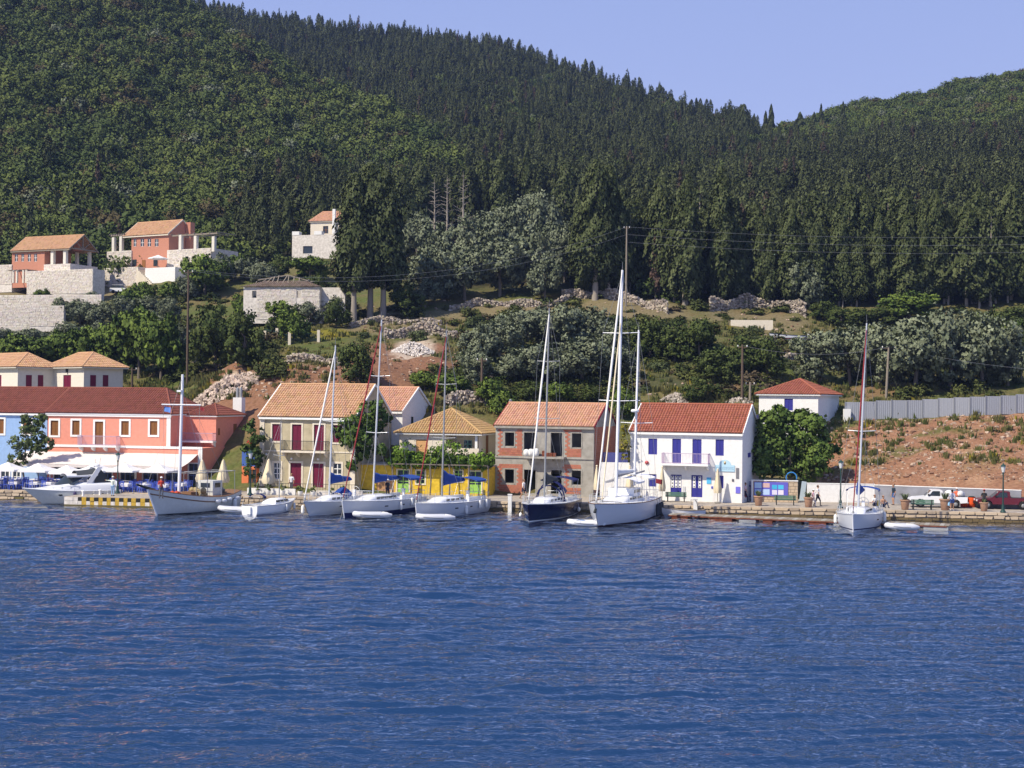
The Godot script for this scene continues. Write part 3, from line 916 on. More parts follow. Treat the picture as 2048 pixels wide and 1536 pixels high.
	for q in [[1190, 600, 320, 80, 0.12, "pair of trunks"], [1215, 598, 330, 70, 0.12, ""], [1052, 450, 295, 34, 0.04, ""], [1130, 480, 320, 60, 0.05, ""], [1370, 610, 360, 75, 0.03, ""], [1440, 612, 330, 60, 0.05, ""], [1000, 455, 310, 55, 0.05, ""], [940, 455, 335, 55, 0.05, ""], [965, 450, 320, 60, 0.05, ""], [800, 500, 335, 70, 0.05, ""], [840, 460, 325, 60, 0.05, ""], [615, 470, 330, 26, 0.05, ""], [575, 500, 395, 26, 0.05, ""], [520, 500, 390, 45, 0.05, ""], [640, 480, 380, 40, 0.05, ""], [1487, 275, 208, 27, 0.02, ""], [1542, 275, 208, 15, 0.02, ""], [1531, 275, 222, 12, 0.02, ""], [1642, 262, 207, 9, 0.02, ""], [1686, 256, 203, 10, 0.02, ""], [1600, 268, 224, 20, 0.02, ""], [1508, 275, 228, 9, 0.02, ""], [1628, 262, 224, 9, 0.02, ""]]:
		q[5] = "high cypress rising above the rest at the forest's front edge"
		giant(q, near_cyp, near_trunk, "high cypresses of the forest edge")
	rng.seed = 31
	for q in [[868, 470, 335], [893, 465, 330], [925, 470, 322]]:
		var p := hit(q[0], q[1] + 60, 150)
		var hm: float = (q[1] + 40 - q[2]) / F * -p.z
		var o := thing("dead_tree", "bare grey dead tree standing above the olive grove", "tree", Transform3D(Basis(), p), "dead trees above the olive grove")
		part(o, "trunk", dead_tree_geo(hm), M.pale_bark)
	var p := hit(1310, 600, 150)
	var brown := thing("dead_cypress", "brown withered cypress among the dark forest", "tree", Transform3D(Basis.from_scale(Vector3(9, 11, 9)), p))
	part(brown, "trunk", near_trunk[0], M.pale_bark)
	part(brown, "crown", cypress_crown(900, 0.03, 0.12, 0.1, 2, Color(0.07, 0.045, 0.035), Color(0.16, 0.11, 0.09)), M.needle)

func giant(q: Array, crowns: Array, trunks: Array, group := ""):
	var p := hit(q[0], q[1], 150)
	var hm: float = (q[1] - q[2]) / F * -p.z
	var wm: float = q[3] / F * -p.z
	var o := thing("cypress_tree", q[5], "tree", Transform3D(Basis(Vector3.UP, rng.randf() * TAU), p), group)
	var tg := Geo.new()
	tg.tube([Vector3(0, -0.6, 0), Vector3(0.03, hm * 0.12, 0), Vector3(0, hm * 0.5, 0), Vector3(0, hm * 0.9, 0)], [hm * 0.026, hm * 0.019, hm * 0.012, 0.05], 8)
	part(o, "trunk", tg, M.pale_bark)
	part(o, "crown", cypress_crown(int(2600 + hm * wm * 44.0), 0.4 / hm, wm / hm * 0.5, q[4], 3 if wm > 4 else 1, CYP_D, CYP_L, 0.42 if wm > 4 else 0.6), M.needle, Transform3D(Basis.from_scale(Vector3.ONE * hm), Vector3.ZERO))

func mass(parent: Node, called: String, mesh: Mesh, xs: Array, cs: Array, m: Material):
	var mm := MultiMesh.new()
	mm.transform_format = MultiMesh.TRANSFORM_3D
	mm.use_colors = true
	mm.mesh = mesh
	mm.instance_count = xs.size()
	for i in xs.size():
		mm.set_instance_transform(i, xs[i])
		mm.set_instance_color(i, cs[i])
	var o := MultiMeshInstance3D.new()
	o.name = called
	o.multimesh = mm
	o.material_override = m
	o.set_meta("kind", "stuff")
	parent.add_child(o, true)

# ---------------------------------------------------------------- house kit (local x along the front, y up, z out of the front; the body lies at z < 0)
func tiles(g: Geo, o: Vector3, u: Vector3, s: Vector3, wide: float, long: float, hip_a: float, hip_b: float, tw := 0.27, tl := 0.42, vary := 0.22):
	var nn := u.cross(s).normalized()
	var cols := int(ceil(wide / tw))
	var w := wide / cols
	for j in cols:
		var uc := (j + 0.5) * w
		var vmax := long
		if hip_a > 0: vmax = minf(vmax, long * uc / hip_a)
		if hip_b > 0: vmax = minf(vmax, long * (wide - uc) / hip_b)
		var v := 0.0
		while v < vmax - 0.02:
			var e := minf(v + tl + 0.04, vmax)
			var f := 1.0 + rng.randf_range(-vary, vary)
			g.col = Color(f, f * rng.randf_range(0.9, 1.06), f * rng.randf_range(0.82, 1.06))
			var p := []
			for row in 2:
				var vv := v if row == 0 else e
				var lift := 0.045 if row == 0 else 0.0
				for q in [[-0.5, 0.0], [-0.26, 0.075], [0.26, 0.075], [0.5, 0.0]]:
					p.append(o + u * (uc + q[0] * w) + s * vv + nn * (q[1] * w / 0.27 + lift))
			for k in 3: g.quad(p[k], p[k + 1], p[k + 5], p[k + 4])
			g.quad(p[0] - nn * 0.05, p[3] - nn * 0.05, p[2], p[1])
			v += tl

func cap_row(g: Geo, a: Vector3, b: Vector3, r := 0.11):
	g.col = Color(1.05, 1.0, 0.95)
	g.tube([a, b], r, 6)

# front wall with real openings of depth "deep"
func pierced(g: Geo, x0: float, x1: float, y0: float, y1: float, z: float, holes: Array, deep: float):
	var xs := [x0, x1]; var ys := [y0, y1]
	for h in holes:
		for q in [h.position.x, h.end.x]:
			if q > x0 and q < x1: xs.append(q)
		for q in [h.position.y, h.end.y]:
			if q > y0 and q < y1: ys.append(q)
	xs.sort(); ys.sort()
	for i in xs.size() - 1:
		for j in ys.size() - 1:
			if xs[i + 1] - xs[i] < 1e-4 or ys[j + 1] - ys[j] < 1e-4: continue
			var mid := Vector2((xs[i] + xs[i + 1]) / 2, (ys[j] + ys[j + 1]) / 2)
			var open := false
			for h in holes: open = open or h.has_point(mid)
			if not open: g.quad(Vector3(xs[i], ys[j], z), Vector3(xs[i + 1], ys[j], z), Vector3(xs[i + 1], ys[j + 1], z), Vector3(xs[i], ys[j + 1], z))
	for h in holes:
		var a: Vector2 = h.position; var b: Vector2 = h.end
		a.y = maxf(a.y, y0)
		g.quad(Vector3(a.x, a.y, z), Vector3(a.x, a.y, z - deep), Vector3(a.x, b.y, z - deep), Vector3(a.x, b.y, z)) # left reveal seen from the right
		g.quad(Vector3(b.x, a.y, z - deep), Vector3(b.x, a.y, z), Vector3(b.x, b.y, z), Vector3(b.x, b.y, z - deep))
		g.quad(Vector3(a.x, b.y, z), Vector3(a.x, b.y, z - deep), Vector3(b.x, b.y, z - deep), Vector3(b.x, b.y, z))
		g.quad(Vector3(a.x, a.y, z - deep), Vector3(a.x, a.y, z), Vector3(b.x, a.y, z), Vector3(b.x, a.y, z - deep))

func body(W: float, D: float, H: float, holes: Array, base := 0.0, ridge := 0.0, z := 0.0, deep := 0.14) -> Geo:   # four walls, gables when ridge > 0
	var g := Geo.new()
	pierced(g, 0, W, base, H, z, holes, deep)
	g.quad(Vector3(W, base, z), Vector3(W, base, z - D), Vector3(W, H, z - D), Vector3(W, H, z))
	g.quad(Vector3(0, base, z - D), Vector3(0, base, z), Vector3(0, H, z), Vector3(0, H, z - D))
	g.quad(Vector3(W, base, z - D), Vector3(0, base, z - D), Vector3(0, H, z - D), Vector3(W, H, z - D))
	if ridge > H:
		g.tri(Vector3(W, H, z), Vector3(W, H, z - D), Vector3(W, ridge, z - D / 2))
		g.tri(Vector3(0, H, z - D), Vector3(0, H, z), Vector3(0, ridge, z - D / 2))
	return g

func gable_roof(o: Node3D, W: float, D: float, H: float, R: float, tile: Material, trim: Material, over := 0.25, z := 0.0, x0 := 0.0, eave: Material = null) -> MeshInstance3D:
	var g := Geo.new()
	var run := D / 2 + over
	var drop := (R - H) / (D / 2) * over
	var sl := Vector3(0, R - H + drop, -run)
	var long := sl.length()
	tiles(g, Vector3(x0 - 0.12, H - drop + 0.09, z + over), Vector3.RIGHT, sl.normalized(), W + 0.24, long, 0, 0)
	var sb := Vector3(0, R - H + drop, run)
	tiles(g, Vector3(x0 + W + 0.12, H - drop + 0.09, z - D - over), Vector3.LEFT, sb.normalized(), W + 0.24, long, 0, 0)
	var r := part(o, "roof", g, tile)
	var c := Geo.new()
	cap_row(c, Vector3(x0 - 0.15, R + 0.14, z - D / 2), Vector3(x0 + W + 0.15, R + 0.14, z - D / 2))
	part(r, "ridge_cap", c, tile)
	for side in [-0.14, W + 0.06]:
		var e := Geo.new()
		e.beam(Vector3(x0 + side + 0.04, H - drop + 0.06, z + over), Vector3(x0 + side + 0.04, R + 0.1, z - D / 2), 0.1, 0.2)
		e.beam(Vector3(x0 + side + 0.04, H - drop + 0.06, z - D - over), Vector3(x0 + side + 0.04, R + 0.1, z - D / 2), 0.1, 0.2)
		part(r, "verge", e, trim)
	var d := Geo.new()      # eaves board
	d.box(x0 - 0.05, x0 + W + 0.05, H - drop - 0.16, H - drop + 0.03, z + 0.004, z + over - 0.03)
	part(r, "cornice", d, eave if eave else trim)
	return r

func hip_roof(o: Node3D, W: float, D: float, H: float, R: float, tile: Material, trim: Material, over := 0.35, z := 0.0, x0 := 0.0, hip := -1.0, left_gable := false) -> MeshInstance3D:
	var g := Geo.new()
	var w := W + 2 * over; var d := D + 2 * over
	var in_x: float = hip if hip > 0 else minf(d, w) / 2
	var up := R - H
	var sf := Vector3(0, up, -d / 2)
	tiles(g, Vector3(x0 - over, H + 0.02, z + over), Vector3.RIGHT, sf.normalized(), w, sf.length(), 0.0 if left_gable else in_x, in_x)
	var sb := Vector3(0, up, d / 2)
	tiles(g, Vector3(x0 + W + over, H + 0.02, z - D - over), Vector3.LEFT, sb.normalized(), w, sb.length(), in_x, 0.0 if left_gable else in_x)
	var ss := Vector3(-in_x, up, 0)
	tiles(g, Vector3(x0 + W + over, H + 0.02, z + over), Vector3.FORWARD, ss.normalized(), d, ss.length(), d / 2, d / 2)
	var sl := Vector3(in_x, up, 0)
	if not left_gable: tiles(g, Vector3(x0 - over, H + 0.02, z - D - over), Vector3.BACK, sl.normalized(), d, sl.length(), d / 2, d / 2)
	var r := part(o, "roof", g, tile)
	var c := Geo.new()
	var a := Vector3(x0 - over + (0.0 if left_gable else in_x), R + 0.05, z - D / 2); var b := Vector3(x0 + W + over - in_x, R + 0.05, z - D / 2)
	if b.x - a.x > 0.2: cap_row(c, a, b)
	cap_row(c, Vector3(x0 - over, H + 0.05, z + over), a); cap_row(c, Vector3(x0 - over, H + 0.05, z - D - over), a)
	cap_row(c, Vector3(x0 + W + over, H + 0.05, z + over), b); cap_row(c, Vector3(x0 + W + over, H + 0.05, z - D - over), b)
	part(r, "ridge_cap", c, tile)
	var e := Geo.new()
	e.box(x0 - over + 0.06, x0 + W + over - 0.06, H - 0.13, H, z - D - over + 0.06, z + over - 0.06)
	part(r, "cornice", e, trim)
	return r

# a shutter or pane set back in its opening, with an optional raised surround
func opening(o: Node3D, called: String, r: Rect2, m: Material, z: float, set_back: float, frame: Material = null, fw := 0.14, leaves := 2) -> MeshInstance3D:
	var g := Geo.new()
	var zz := z - set_back
	for k in leaves:
		var a := r.position.x + r.size.x * k / leaves + 0.012
		var b := r.position.x + r.size.x * (k + 1) / leaves - 0.012
		g.box(a, b, r.position.y + 0.01, r.end.y - 0.01, zz - 0.04, zz)
		g.box(a + 0.0, a + 0.07, r.position.y + 0.01, r.end.y - 0.01, zz, zz + 0.018)      # stiles and rails
		g.box(b - 0.07, b, r.position.y + 0.01, r.end.y - 0.01, zz, zz + 0.018)
		for t in [0.0, 0.5, 1.0]:
			var y := lerpf(r.position.y + 0.05, r.end.y - 0.05, t)
			g.box(a + 0.07, b - 0.07, y - 0.04, y + 0.04, zz, zz + 0.018)
		var n := int(r.size.y / 0.16)
		for i in n:                                                                              # louvre slats
			var y := r.position.y + r.size.y * (i + 0.5) / n
			g.box(a + 0.07, b - 0.07, y - 0.02, y + 0.02, zz, zz + 0.010)
	var p := part(o, called, g, m)
	if frame:
		var f := Geo.new()
		var a := r.position; var b := r.end
		f.box(a.x - fw, a.x, a.y - (fw if called == "window" else 0.0), b.y + fw, z + 0.004, z + 0.045)
		f.box(b.x, b.x + fw, a.y - (fw if called == "window" else 0.0), b.y + fw, z + 0.004, z + 0.045)
		f.box(a.x, b.x, b.y, b.y + fw, z + 0.004, z + 0.045)
		if called == "window": f.box(a.x, b.x, a.y - fw, a.y, z + 0.004, z + 0.06)
		part(p, "frame", f, frame)
	return p

func glazed(o: Node3D, called: String, r: Rect2, z: float, set_back: float, bars: Material, nx := 2, ny := 3, frame: Material = null, fw := 0.12, lower: Material = null) -> MeshInstance3D:
	var g := Geo.new()
	var zz := z - set_back
	g.box(r.position.x, r.end.x, r.position.y, r.end.y, zz - 0.03, zz)
	var p := part(o, called, g, M.glass)
	var b := Geo.new()
	for i in nx + 1:
		var x := r.position.x + r.size.x * i / nx
		b.box(clampf(x - 0.04, r.position.x, r.end.x), clampf(x + 0.04, r.position.x, r.end.x), r.position.y, r.end.y, zz, zz + 0.04)
	for j in ny + 1:
		var y := r.position.y + r.size.y * j / ny
		b.box(r.position.x + 0.04, r.end.x - 0.04, clampf(y - 0.035, r.position.y, r.end.y), clampf(y + 0.035, r.position.y, r.end.y), zz, zz + 0.035)
	if lower: b.box(r.position.x + 0.02, r.end.x - 0.02, r.position.y, r.position.y + r.size.y * 0.4, zz, zz + 0.045)
	part(p, "sash", b, bars)
	if frame:
		var f := Geo.new()
		var a := r.position; var e := r.end
		f.box(a.x - fw, a.x, a.y - (fw if called == "window" else 0.0), e.y + fw, z + 0.004, z + 0.045)
		f.box(e.x, e.x + fw, a.y - (fw if called == "window" else 0.0), e.y + fw, z + 0.004, z + 0.045)
		f.box(a.x, e.x, e.y, e.y + fw, z + 0.004, z + 0.045)
		if called == "window": f.box(a.x, e.x, a.y - fw, a.y, z + 0.004, z + 0.06)
		part(p, "frame", f, frame)
	return p

func balcony(o: Node3D, x0: float, x1: float, y: float, proj: float, rail_h: float, slab: Material, iron: Material, brackets := 3, z := 0.0, gap := 0.13):
	var g := Geo.new()
	g.box(x0, x1, y - 0.17, y, z + 0.004, z + proj)
	var p := part(o, "balcony", g, slab)
	var k := Geo.new()
	for i in brackets:
		var x := lerpf(x0 + 0.15, x1 - 0.15, i / float(maxi(brackets - 1, 1)))
		k.xf = Transform3D(Basis(Vector3(0, 0, 1), Vector3.UP, Vector3(-1, 0, 0)), Vector3(x + 0.09, y - 0.17, z + 0.006))
		k.prism(PackedVector2Array([Vector2(0, -0.45), Vector2(0.18, -0.42), Vector2(proj * 0.7, -0.18), Vector2(proj * 0.7, -0.01), Vector2(0, -0.01)]), 0, 0.18)
		k.xf = Transform3D.IDENTITY
	part(p, "bracket", k, slab).set_meta("kind", "stuff")
	var r := Geo.new()
	var zf := z + proj - 0.05
	for yy in [y + 0.08, y + rail_h]:
		r.box(x0 + 0.03, x1 - 0.03, yy - 0.025, yy + 0.025, zf - 0.02, zf + 0.02)
		for xx in [x0 + 0.05, x1 - 0.05]: r.box(xx - 0.02, xx + 0.02, yy - 0.025, yy + 0.025, z + 0.02, zf - 0.02)
	var n := int((x1 - x0) / gap)
	for i in n + 1:
		var x := lerpf(x0 + 0.04, x1 - 0.04, i / float(n))
		r.box(x - 0.011, x + 0.011, y, y + rail_h, zf - 0.011, zf + 0.011)
	var ns := int(proj / gap)
	for i in ns:
		for xx in [x0 + 0.05, x1 - 0.05]:
			var zz := z + 0.05 + (proj - 0.1) * i / ns
			r.box(xx - 0.011, xx + 0.011, y, y + rail_h, zz - 0.011, zz + 0.011)
	part(p, "railing", r, iron)
	return p

# a frame for a house front: anchor pixel at ground "level" (or at a given depth), then left and right edge columns
func front(ax: float, ay: float, level: float, yaw: float, lx: float, rx: float, ey: float, depth := 0.0) -> Dictionary:
	var p := on(ax, ay, level) if depth <= 0.0 else at(ax, ay, depth)
	if depth > 0.0: p.y = level
	var xf := pose(p, yaw)
	var ul := on_face(xf, lx, ey).x
	var ur := on_face(xf, rx, ey).x
	xf.origin += xf.basis.x * ul
	return {"xf": xf, "W": ur - ul, "H": on_face(xf, (lx + rx) / 2, ey).y}

func rects(xf: Transform3D, list: Array, z := 0.0) -> Array:
	var out := []
	for r in list: out.append(face_rect(xf, r, z))
	return out

# ---------------------------------------------------------------- the waterfront houses
func white_house():
	var f := front(1485, 1006, LEVEL, 20, 1261, 1485, 863)
	var xf: Transform3D = f.xf; var W: float = f.W; var H: float = f.H; var D := 8.6
	var o := thing("white_house", "white two-storey house with blue shutters and an orange-red tiled roof", "house", xf)
	var R := on_face(xf, 1406, 811, -D / 2).y
	var up := rects(xf, [[1296.6, 877, 1314.3, 909], [1344.3, 877.6, 1362, 927.5], [1384.7, 878.4, 1403, 928], [1431, 879, 1447.6, 911.5]])
	var lo := rects(xf, [[1297, 948.3, 1312.8, 973.2], [1341, 949.2, 1363, 994], [1382.5, 950.2, 1404.8, 994.5], [1437.4, 951.3, 1447, 976.8]])
	part(o, "wall", body(W, D, H, up + lo, -0.3, R), M.white_plaster)
	gable_roof(o, W, D, H, R, M.tile_red, M.white_trim, 0.3)
	for i in 4: opening(o, "window" if i in [0, 3] else "door", up[i], M.blue_paint, 0, 0.09)
	opening(o, "window", lo[0], M.blue_paint, 0, 0.09)
	opening(o, "window", lo[3], M.blue_paint, 0, 0.09)
	for i in [1, 2]:
		var d := opening(o, "door", lo[i], M.blue_paint, 0, 0.09)
		var r: Rect2 = lo[i]
		for k in 3 if i == 1 else 2:                     # glazed lights with white ornamental grilles
			var cx := r.position.x + r.size.x * (k + 0.5) / (3 if i == 1 else 2)
			var gp := Geo.new()
			gp.box(cx - 0.12, cx + 0.12, r.position.y + r.size.y * 0.42, r.end.y - 0.12, -0.068, -0.058)
			var pane := part(d, "glass_panel", gp, M.white_trim)
			var gg := Geo.new()
			for q in 4:
				var y := lerpf(r.position.y + r.size.y * 0.47, r.end.y - 0.2, q / 3.0)
				gg.box(cx - 0.05, cx + 0.05, y - 0.06, y + 0.06, -0.056, -0.05)
			part(d, "grille_hole", gg, M.glass).set_meta("kind", "stuff")
	var bl := on_face(xf, 1322, 930, 1.0).x; var br := on_face(xf, 1416, 930, 1.0).x
	balcony(o, bl, br, on_face(xf, 1370, 928, 0.9).y, 1.0, 0.95, M.white_trim, M.lavender_metal, 3)
	# side windows in the shaded gable
	for q in [[1514, 829, 1518, 858], [1496, 906, 1500, 914]]:
		var a := on_side(xf, q[0], q[1], W); var b := on_side(xf, q[2], q[3], W)
		var g := Geo.new()
		g.box(W + 0.004, W + 0.05, b.y, a.y, minf(a.z, b.z) - 0.1, maxf(a.z, b.z) + 0.1)
		part(o, "side_window", g, M.blue_paint)
	# lettered sign board over the right window, a carved figure in its arch
	var s := face_rect(xf, [1430.7, 930, 1469.6, 943])
	var g := Geo.new()
	g.box(s.position.x, s.end.x, s.position.y, s.end.y, 0.02, 0.07)
	var cx := s.get_center().x
	var arch := PackedVector2Array()
	for k in 13: arch.append(Vector2(cx + cos(PI * k / 12) * 0.55, s.end.y + sin(PI * k / 12) * 0.48))
	g.prism(arch, 0.02, 0.065)
	var board := part(o, "sign_board", g, mat("sign_pale_blue", Color(0.42, 0.62, 0.74), 0.7))
	letters(board, "ΕΛΕΠΙΤΟΥΣ", Vector3(cx, s.get_center().y, 0.075), 0.3, s.size.x * 0.92, mat("sign_letter", Color(0.22, 0.36, 0.5), 0.7))
	var fig := Geo.new()
	fig.ball(Vector3(cx, s.end.y + 0.2, 0.07), Vector3(0.1, 0.17, 0.02), 6)
	part(board, "emblem", fig, mat("emblem", Color(0.62, 0.5, 0.3), 0.7))
	# small notices, an electricity box, a wall lamp
	for q in [[1413.5, 955, 1422.5, 967.5, Color(0.10, 0.45, 0.75), "notice_board"], [1471.5, 973.5, 1480.5, 986.5, Color(0.16, 0.15, 0.62), "notice_board"], [1422.5, 972.5, 1426, 977, Color(0.1, 0.1, 0.45), "notice_board"], [1365.5, 973, 1371, 996, Color(0.55, 0.56, 0.58), "menu_stand"], [1472, 936, 1478, 957, Color(0.18, 0.18, 0.2), "menu_plate"], [1464, 958, 1468, 963, Color(0.1, 0.1, 0.12), "menu_plate"]]:
		var r := face_rect(xf, [q[0], q[1], q[2], q[3]])
		var gg := Geo.new()
		gg.box(r.position.x, r.end.x, r.position.y, r.end.y, 0.01, 0.05)
		part(o, q[5], gg, mat("notice_%d" % int(q[0]), q[4], 0.7))
	var lg := Geo.new()
	lg.ball(Vector3(on_face(xf, 1294, 925).x, on_face(xf, 1294, 925).y, 0.08), Vector3(0.2, 0.17, 0.06), 5)
	part(o, "round_emblem", lg, mat("emblem_red", Color(0.55, 0.1, 0.1), 0.7))

func letters(parent: Node, text: String, at_: Vector3, height: float, wide: float, m: Material, yaw := 0.0):
	var t := TextMesh.new()
	t.text = text
	var font := SystemFont.new()
	font.font_names = PackedStringArray(["Droid Serif"])
	t.font = font
	t.font_size = 64
	t.pixel_size = height / 64.0
	t.depth = 0.012
	var o := part(parent, "lettering", t, m, Transform3D(Basis(), at_))
	var aw := t.get_aabb().size.x
	if aw > 0.01: o.transform = Transform3D(Basis.from_scale(Vector3(wide / aw, 1, 1)), at_)

func unfinished_house():
	var f := front(1000, 988, LEVEL, 18, 991.5, 1188, 851)
	var xf: Transform3D = f.xf; var W: float = f.W; var H: float = f.H; var D := 8.8
	var o := thing("unfinished_house", "unfinished brick and bare concrete house with empty openings", "house", xf)
	var R := on_face(xf, 1115, 809, -D / 2).y
	var up := rects(xf, [[1010, 865, 1028.4, 892], [1047.8, 865, 1071.3, 912], [1101.5, 865.6, 1124.7, 913], [1143.8, 866.6, 1162.7, 895]])
	var lo := rects(xf, [[1009.7, 938.6, 1028, 966], [1047.8, 939.3, 1071.3, 987], [1101.8, 940.4, 1123.5, 987.5], [1143.3, 941, 1162, 969.5]])
	var holes := up + lo
	part(o, "wall", body(W, D, H, holes, -0.3, R, 0.0, 0.25), M.concrete)
	gable_roof(o, W, D, H, R, M.tile_peach, M.red_canvas, 0.3, 0.0, 0.0, M.concrete)
	var mid := on_face(xf, 1090, 915).y
	var g := Geo.new()
	g.box(0.05, W - 0.05, mid - 0.12, mid + 0.1, -D + 0.1, -0.26)
	part(o, "floor_slab", g, M.concrete)
	g = Geo.new()
	g.box(0.06, W - 0.06, H - 0.1, H, -D + 0.1, -0.26)
	part(o, "ceiling_slab", g, M.concrete)
	g = Geo.new()
	g.box(W * 0.45, W * 0.45 + 0.15, 0, H - 0.1, -D + 0.1, -3.0)
	g.box(0.06, W - 0.06, 0, H - 0.1, -4.4, -4.2)
	part(o, "partition", g, M.grey_plaster)
	g = Geo.new()
	g.box(-0.03, W + 0.03, mid - 0.1, mid + 0.09, 0.004, 0.1)
	part(o, "floor_band", g, M.concrete)
	# brick infill between the concrete frame
	rng.seed = 8
	for q in [[995.8, 861, 1045, 912.5], [1127, 861, 1162.7, 914], [995, 928, 1045, 986], [1125, 931, 1162, 988]]:
		var r := face_rect(xf, q)
		var b := Geo.new()
		var y := r.position.y
		var row := 0
		while y < r.end.y - 0.05:
			var x := r.position.x + (0.16 if row % 2 else 0.0)
			while x < r.end.x - 0.08:
				var br := Rect2(x, y, minf(0.31, r.end.x - x), 0.185)
				var ok := true
				for h in holes: ok = ok and not h.grow(0.12).intersects(br)
				if ok:
					var t := rng.randf_range(0.8, 1.2)
					b.col = Color(t, t * rng.randf_range(0.9, 1.1), t * rng.randf_range(0.9, 1.1))
					b.box(br.position.x, br.end.x, br.position.y, br.end.y, 0.003, 0.02 + rng.randf() * 0.006)
				x += 0.325
			y += 0.2
			row += 1
		part(o, "brick_infill", b, M.brick).set_meta("kind", "stuff")
	for h in holes:
		var fr := Geo.new()
		fr.box(h.position.x - 0.11, h.position.x, maxf(h.position.y - 0.11, 0), h.end.y + 0.11, 0.003, 0.035)
		fr.box(h.end.x, h.end.x + 0.11, maxf(h.position.y - 0.11, 0), h.end.y + 0.11, 0.003, 0.035)
		fr.box(h.position.x, h.end.x, h.end.y, h.end.y + 0.11, 0.003, 0.035)
		part(o, "window_surround", fr, M.concrete)
	var bl := on_face(xf, 1048, 915, 0.9).x; var br2 := on_face(xf, 1128, 915, 0.9).x
	g = Geo.new()
	g.box(bl, br2, mid - 0.08, mid + 0.11, 0.102, 1.0)
	var bal := part(o, "balcony", g, M.concrete)
	g = Geo.new()
	for k in 4:
		var x := lerpf(bl + 0.3, br2 - 0.3, k / 3.0)
		g.box(x - 0.09, x + 0.09, mid - 0.3, mid - 0.085, 0.102, 0.55)
	part(bal, "bracket", g, M.concrete).set_meta("kind", "stuff")
	# brick gable wall lies in shade
	g = Geo.new()
	var z := -0.25
	while z > -D + 0.4:
		var y := 0.2
		while y < H - 0.2:
			var t := rng.randf_range(0.8, 1.15)
			g.col = Color(t, t, t)
			g.box(W + 0.003, W + 0.02, y, y + 0.185, z - 0.31, z)
			y += 0.2
		z -= 0.325
	part(o, "gable_brick", g, M.brick).set_meta("kind", "stuff")
	# chimney flue behind the ridge
	g = Geo.new()
	g.lathe([[0.14, R - 1.2], [0.14, R + 0.35], [0.2, R + 0.36], [0.02, R + 0.5]], 10, Vector3(-0.1, 0, -D * 0.55))
	part(o, "flue", g, M.grey_metal)
	# building materials left on the balcony
	var sack_x := on_face(xf, 1052, 905, 0.7).x
	for k in 3:
		var s := thing("sand_sack", "bulging white builder's sack on the unfinished house's balcony", "sack", Transform3D(xf.basis, xf * Vector3(sack_x + k * 0.48, mid + 0.12, 0.55)), "sacks on the unfinished balcony")
		var sg := Geo.new()
		sg.lathe([[0.05, 0], [0.27, 0.02], [0.3, 0.3], [0.28, 0.5], [0.2, 0.62 + 0.05 * k], [0.05, 0.66 + 0.05 * k]], 9)
		part(s, "sack", sg, M.sail_white)
	var bp := thing("brick_pile", "stack of loose red bricks on the unfinished house's balcony", "bricks", Transform3D(xf.basis, xf * Vector3(sack_x + 1.7, mid + 0.115, 0.5)))
	for k in 9:
		var sg := Geo.new()
		sg.box(-0.15, 0.15, 0, 0.18, -0.09, 0.09)
		part(bp, "brick", sg, M.rust_metal, Transform3D(Basis(Vector3.UP, rng.randf_range(-0.2, 0.2)), Vector3((k % 4) * 0.36, (k / 4) * 0.185, 0)))

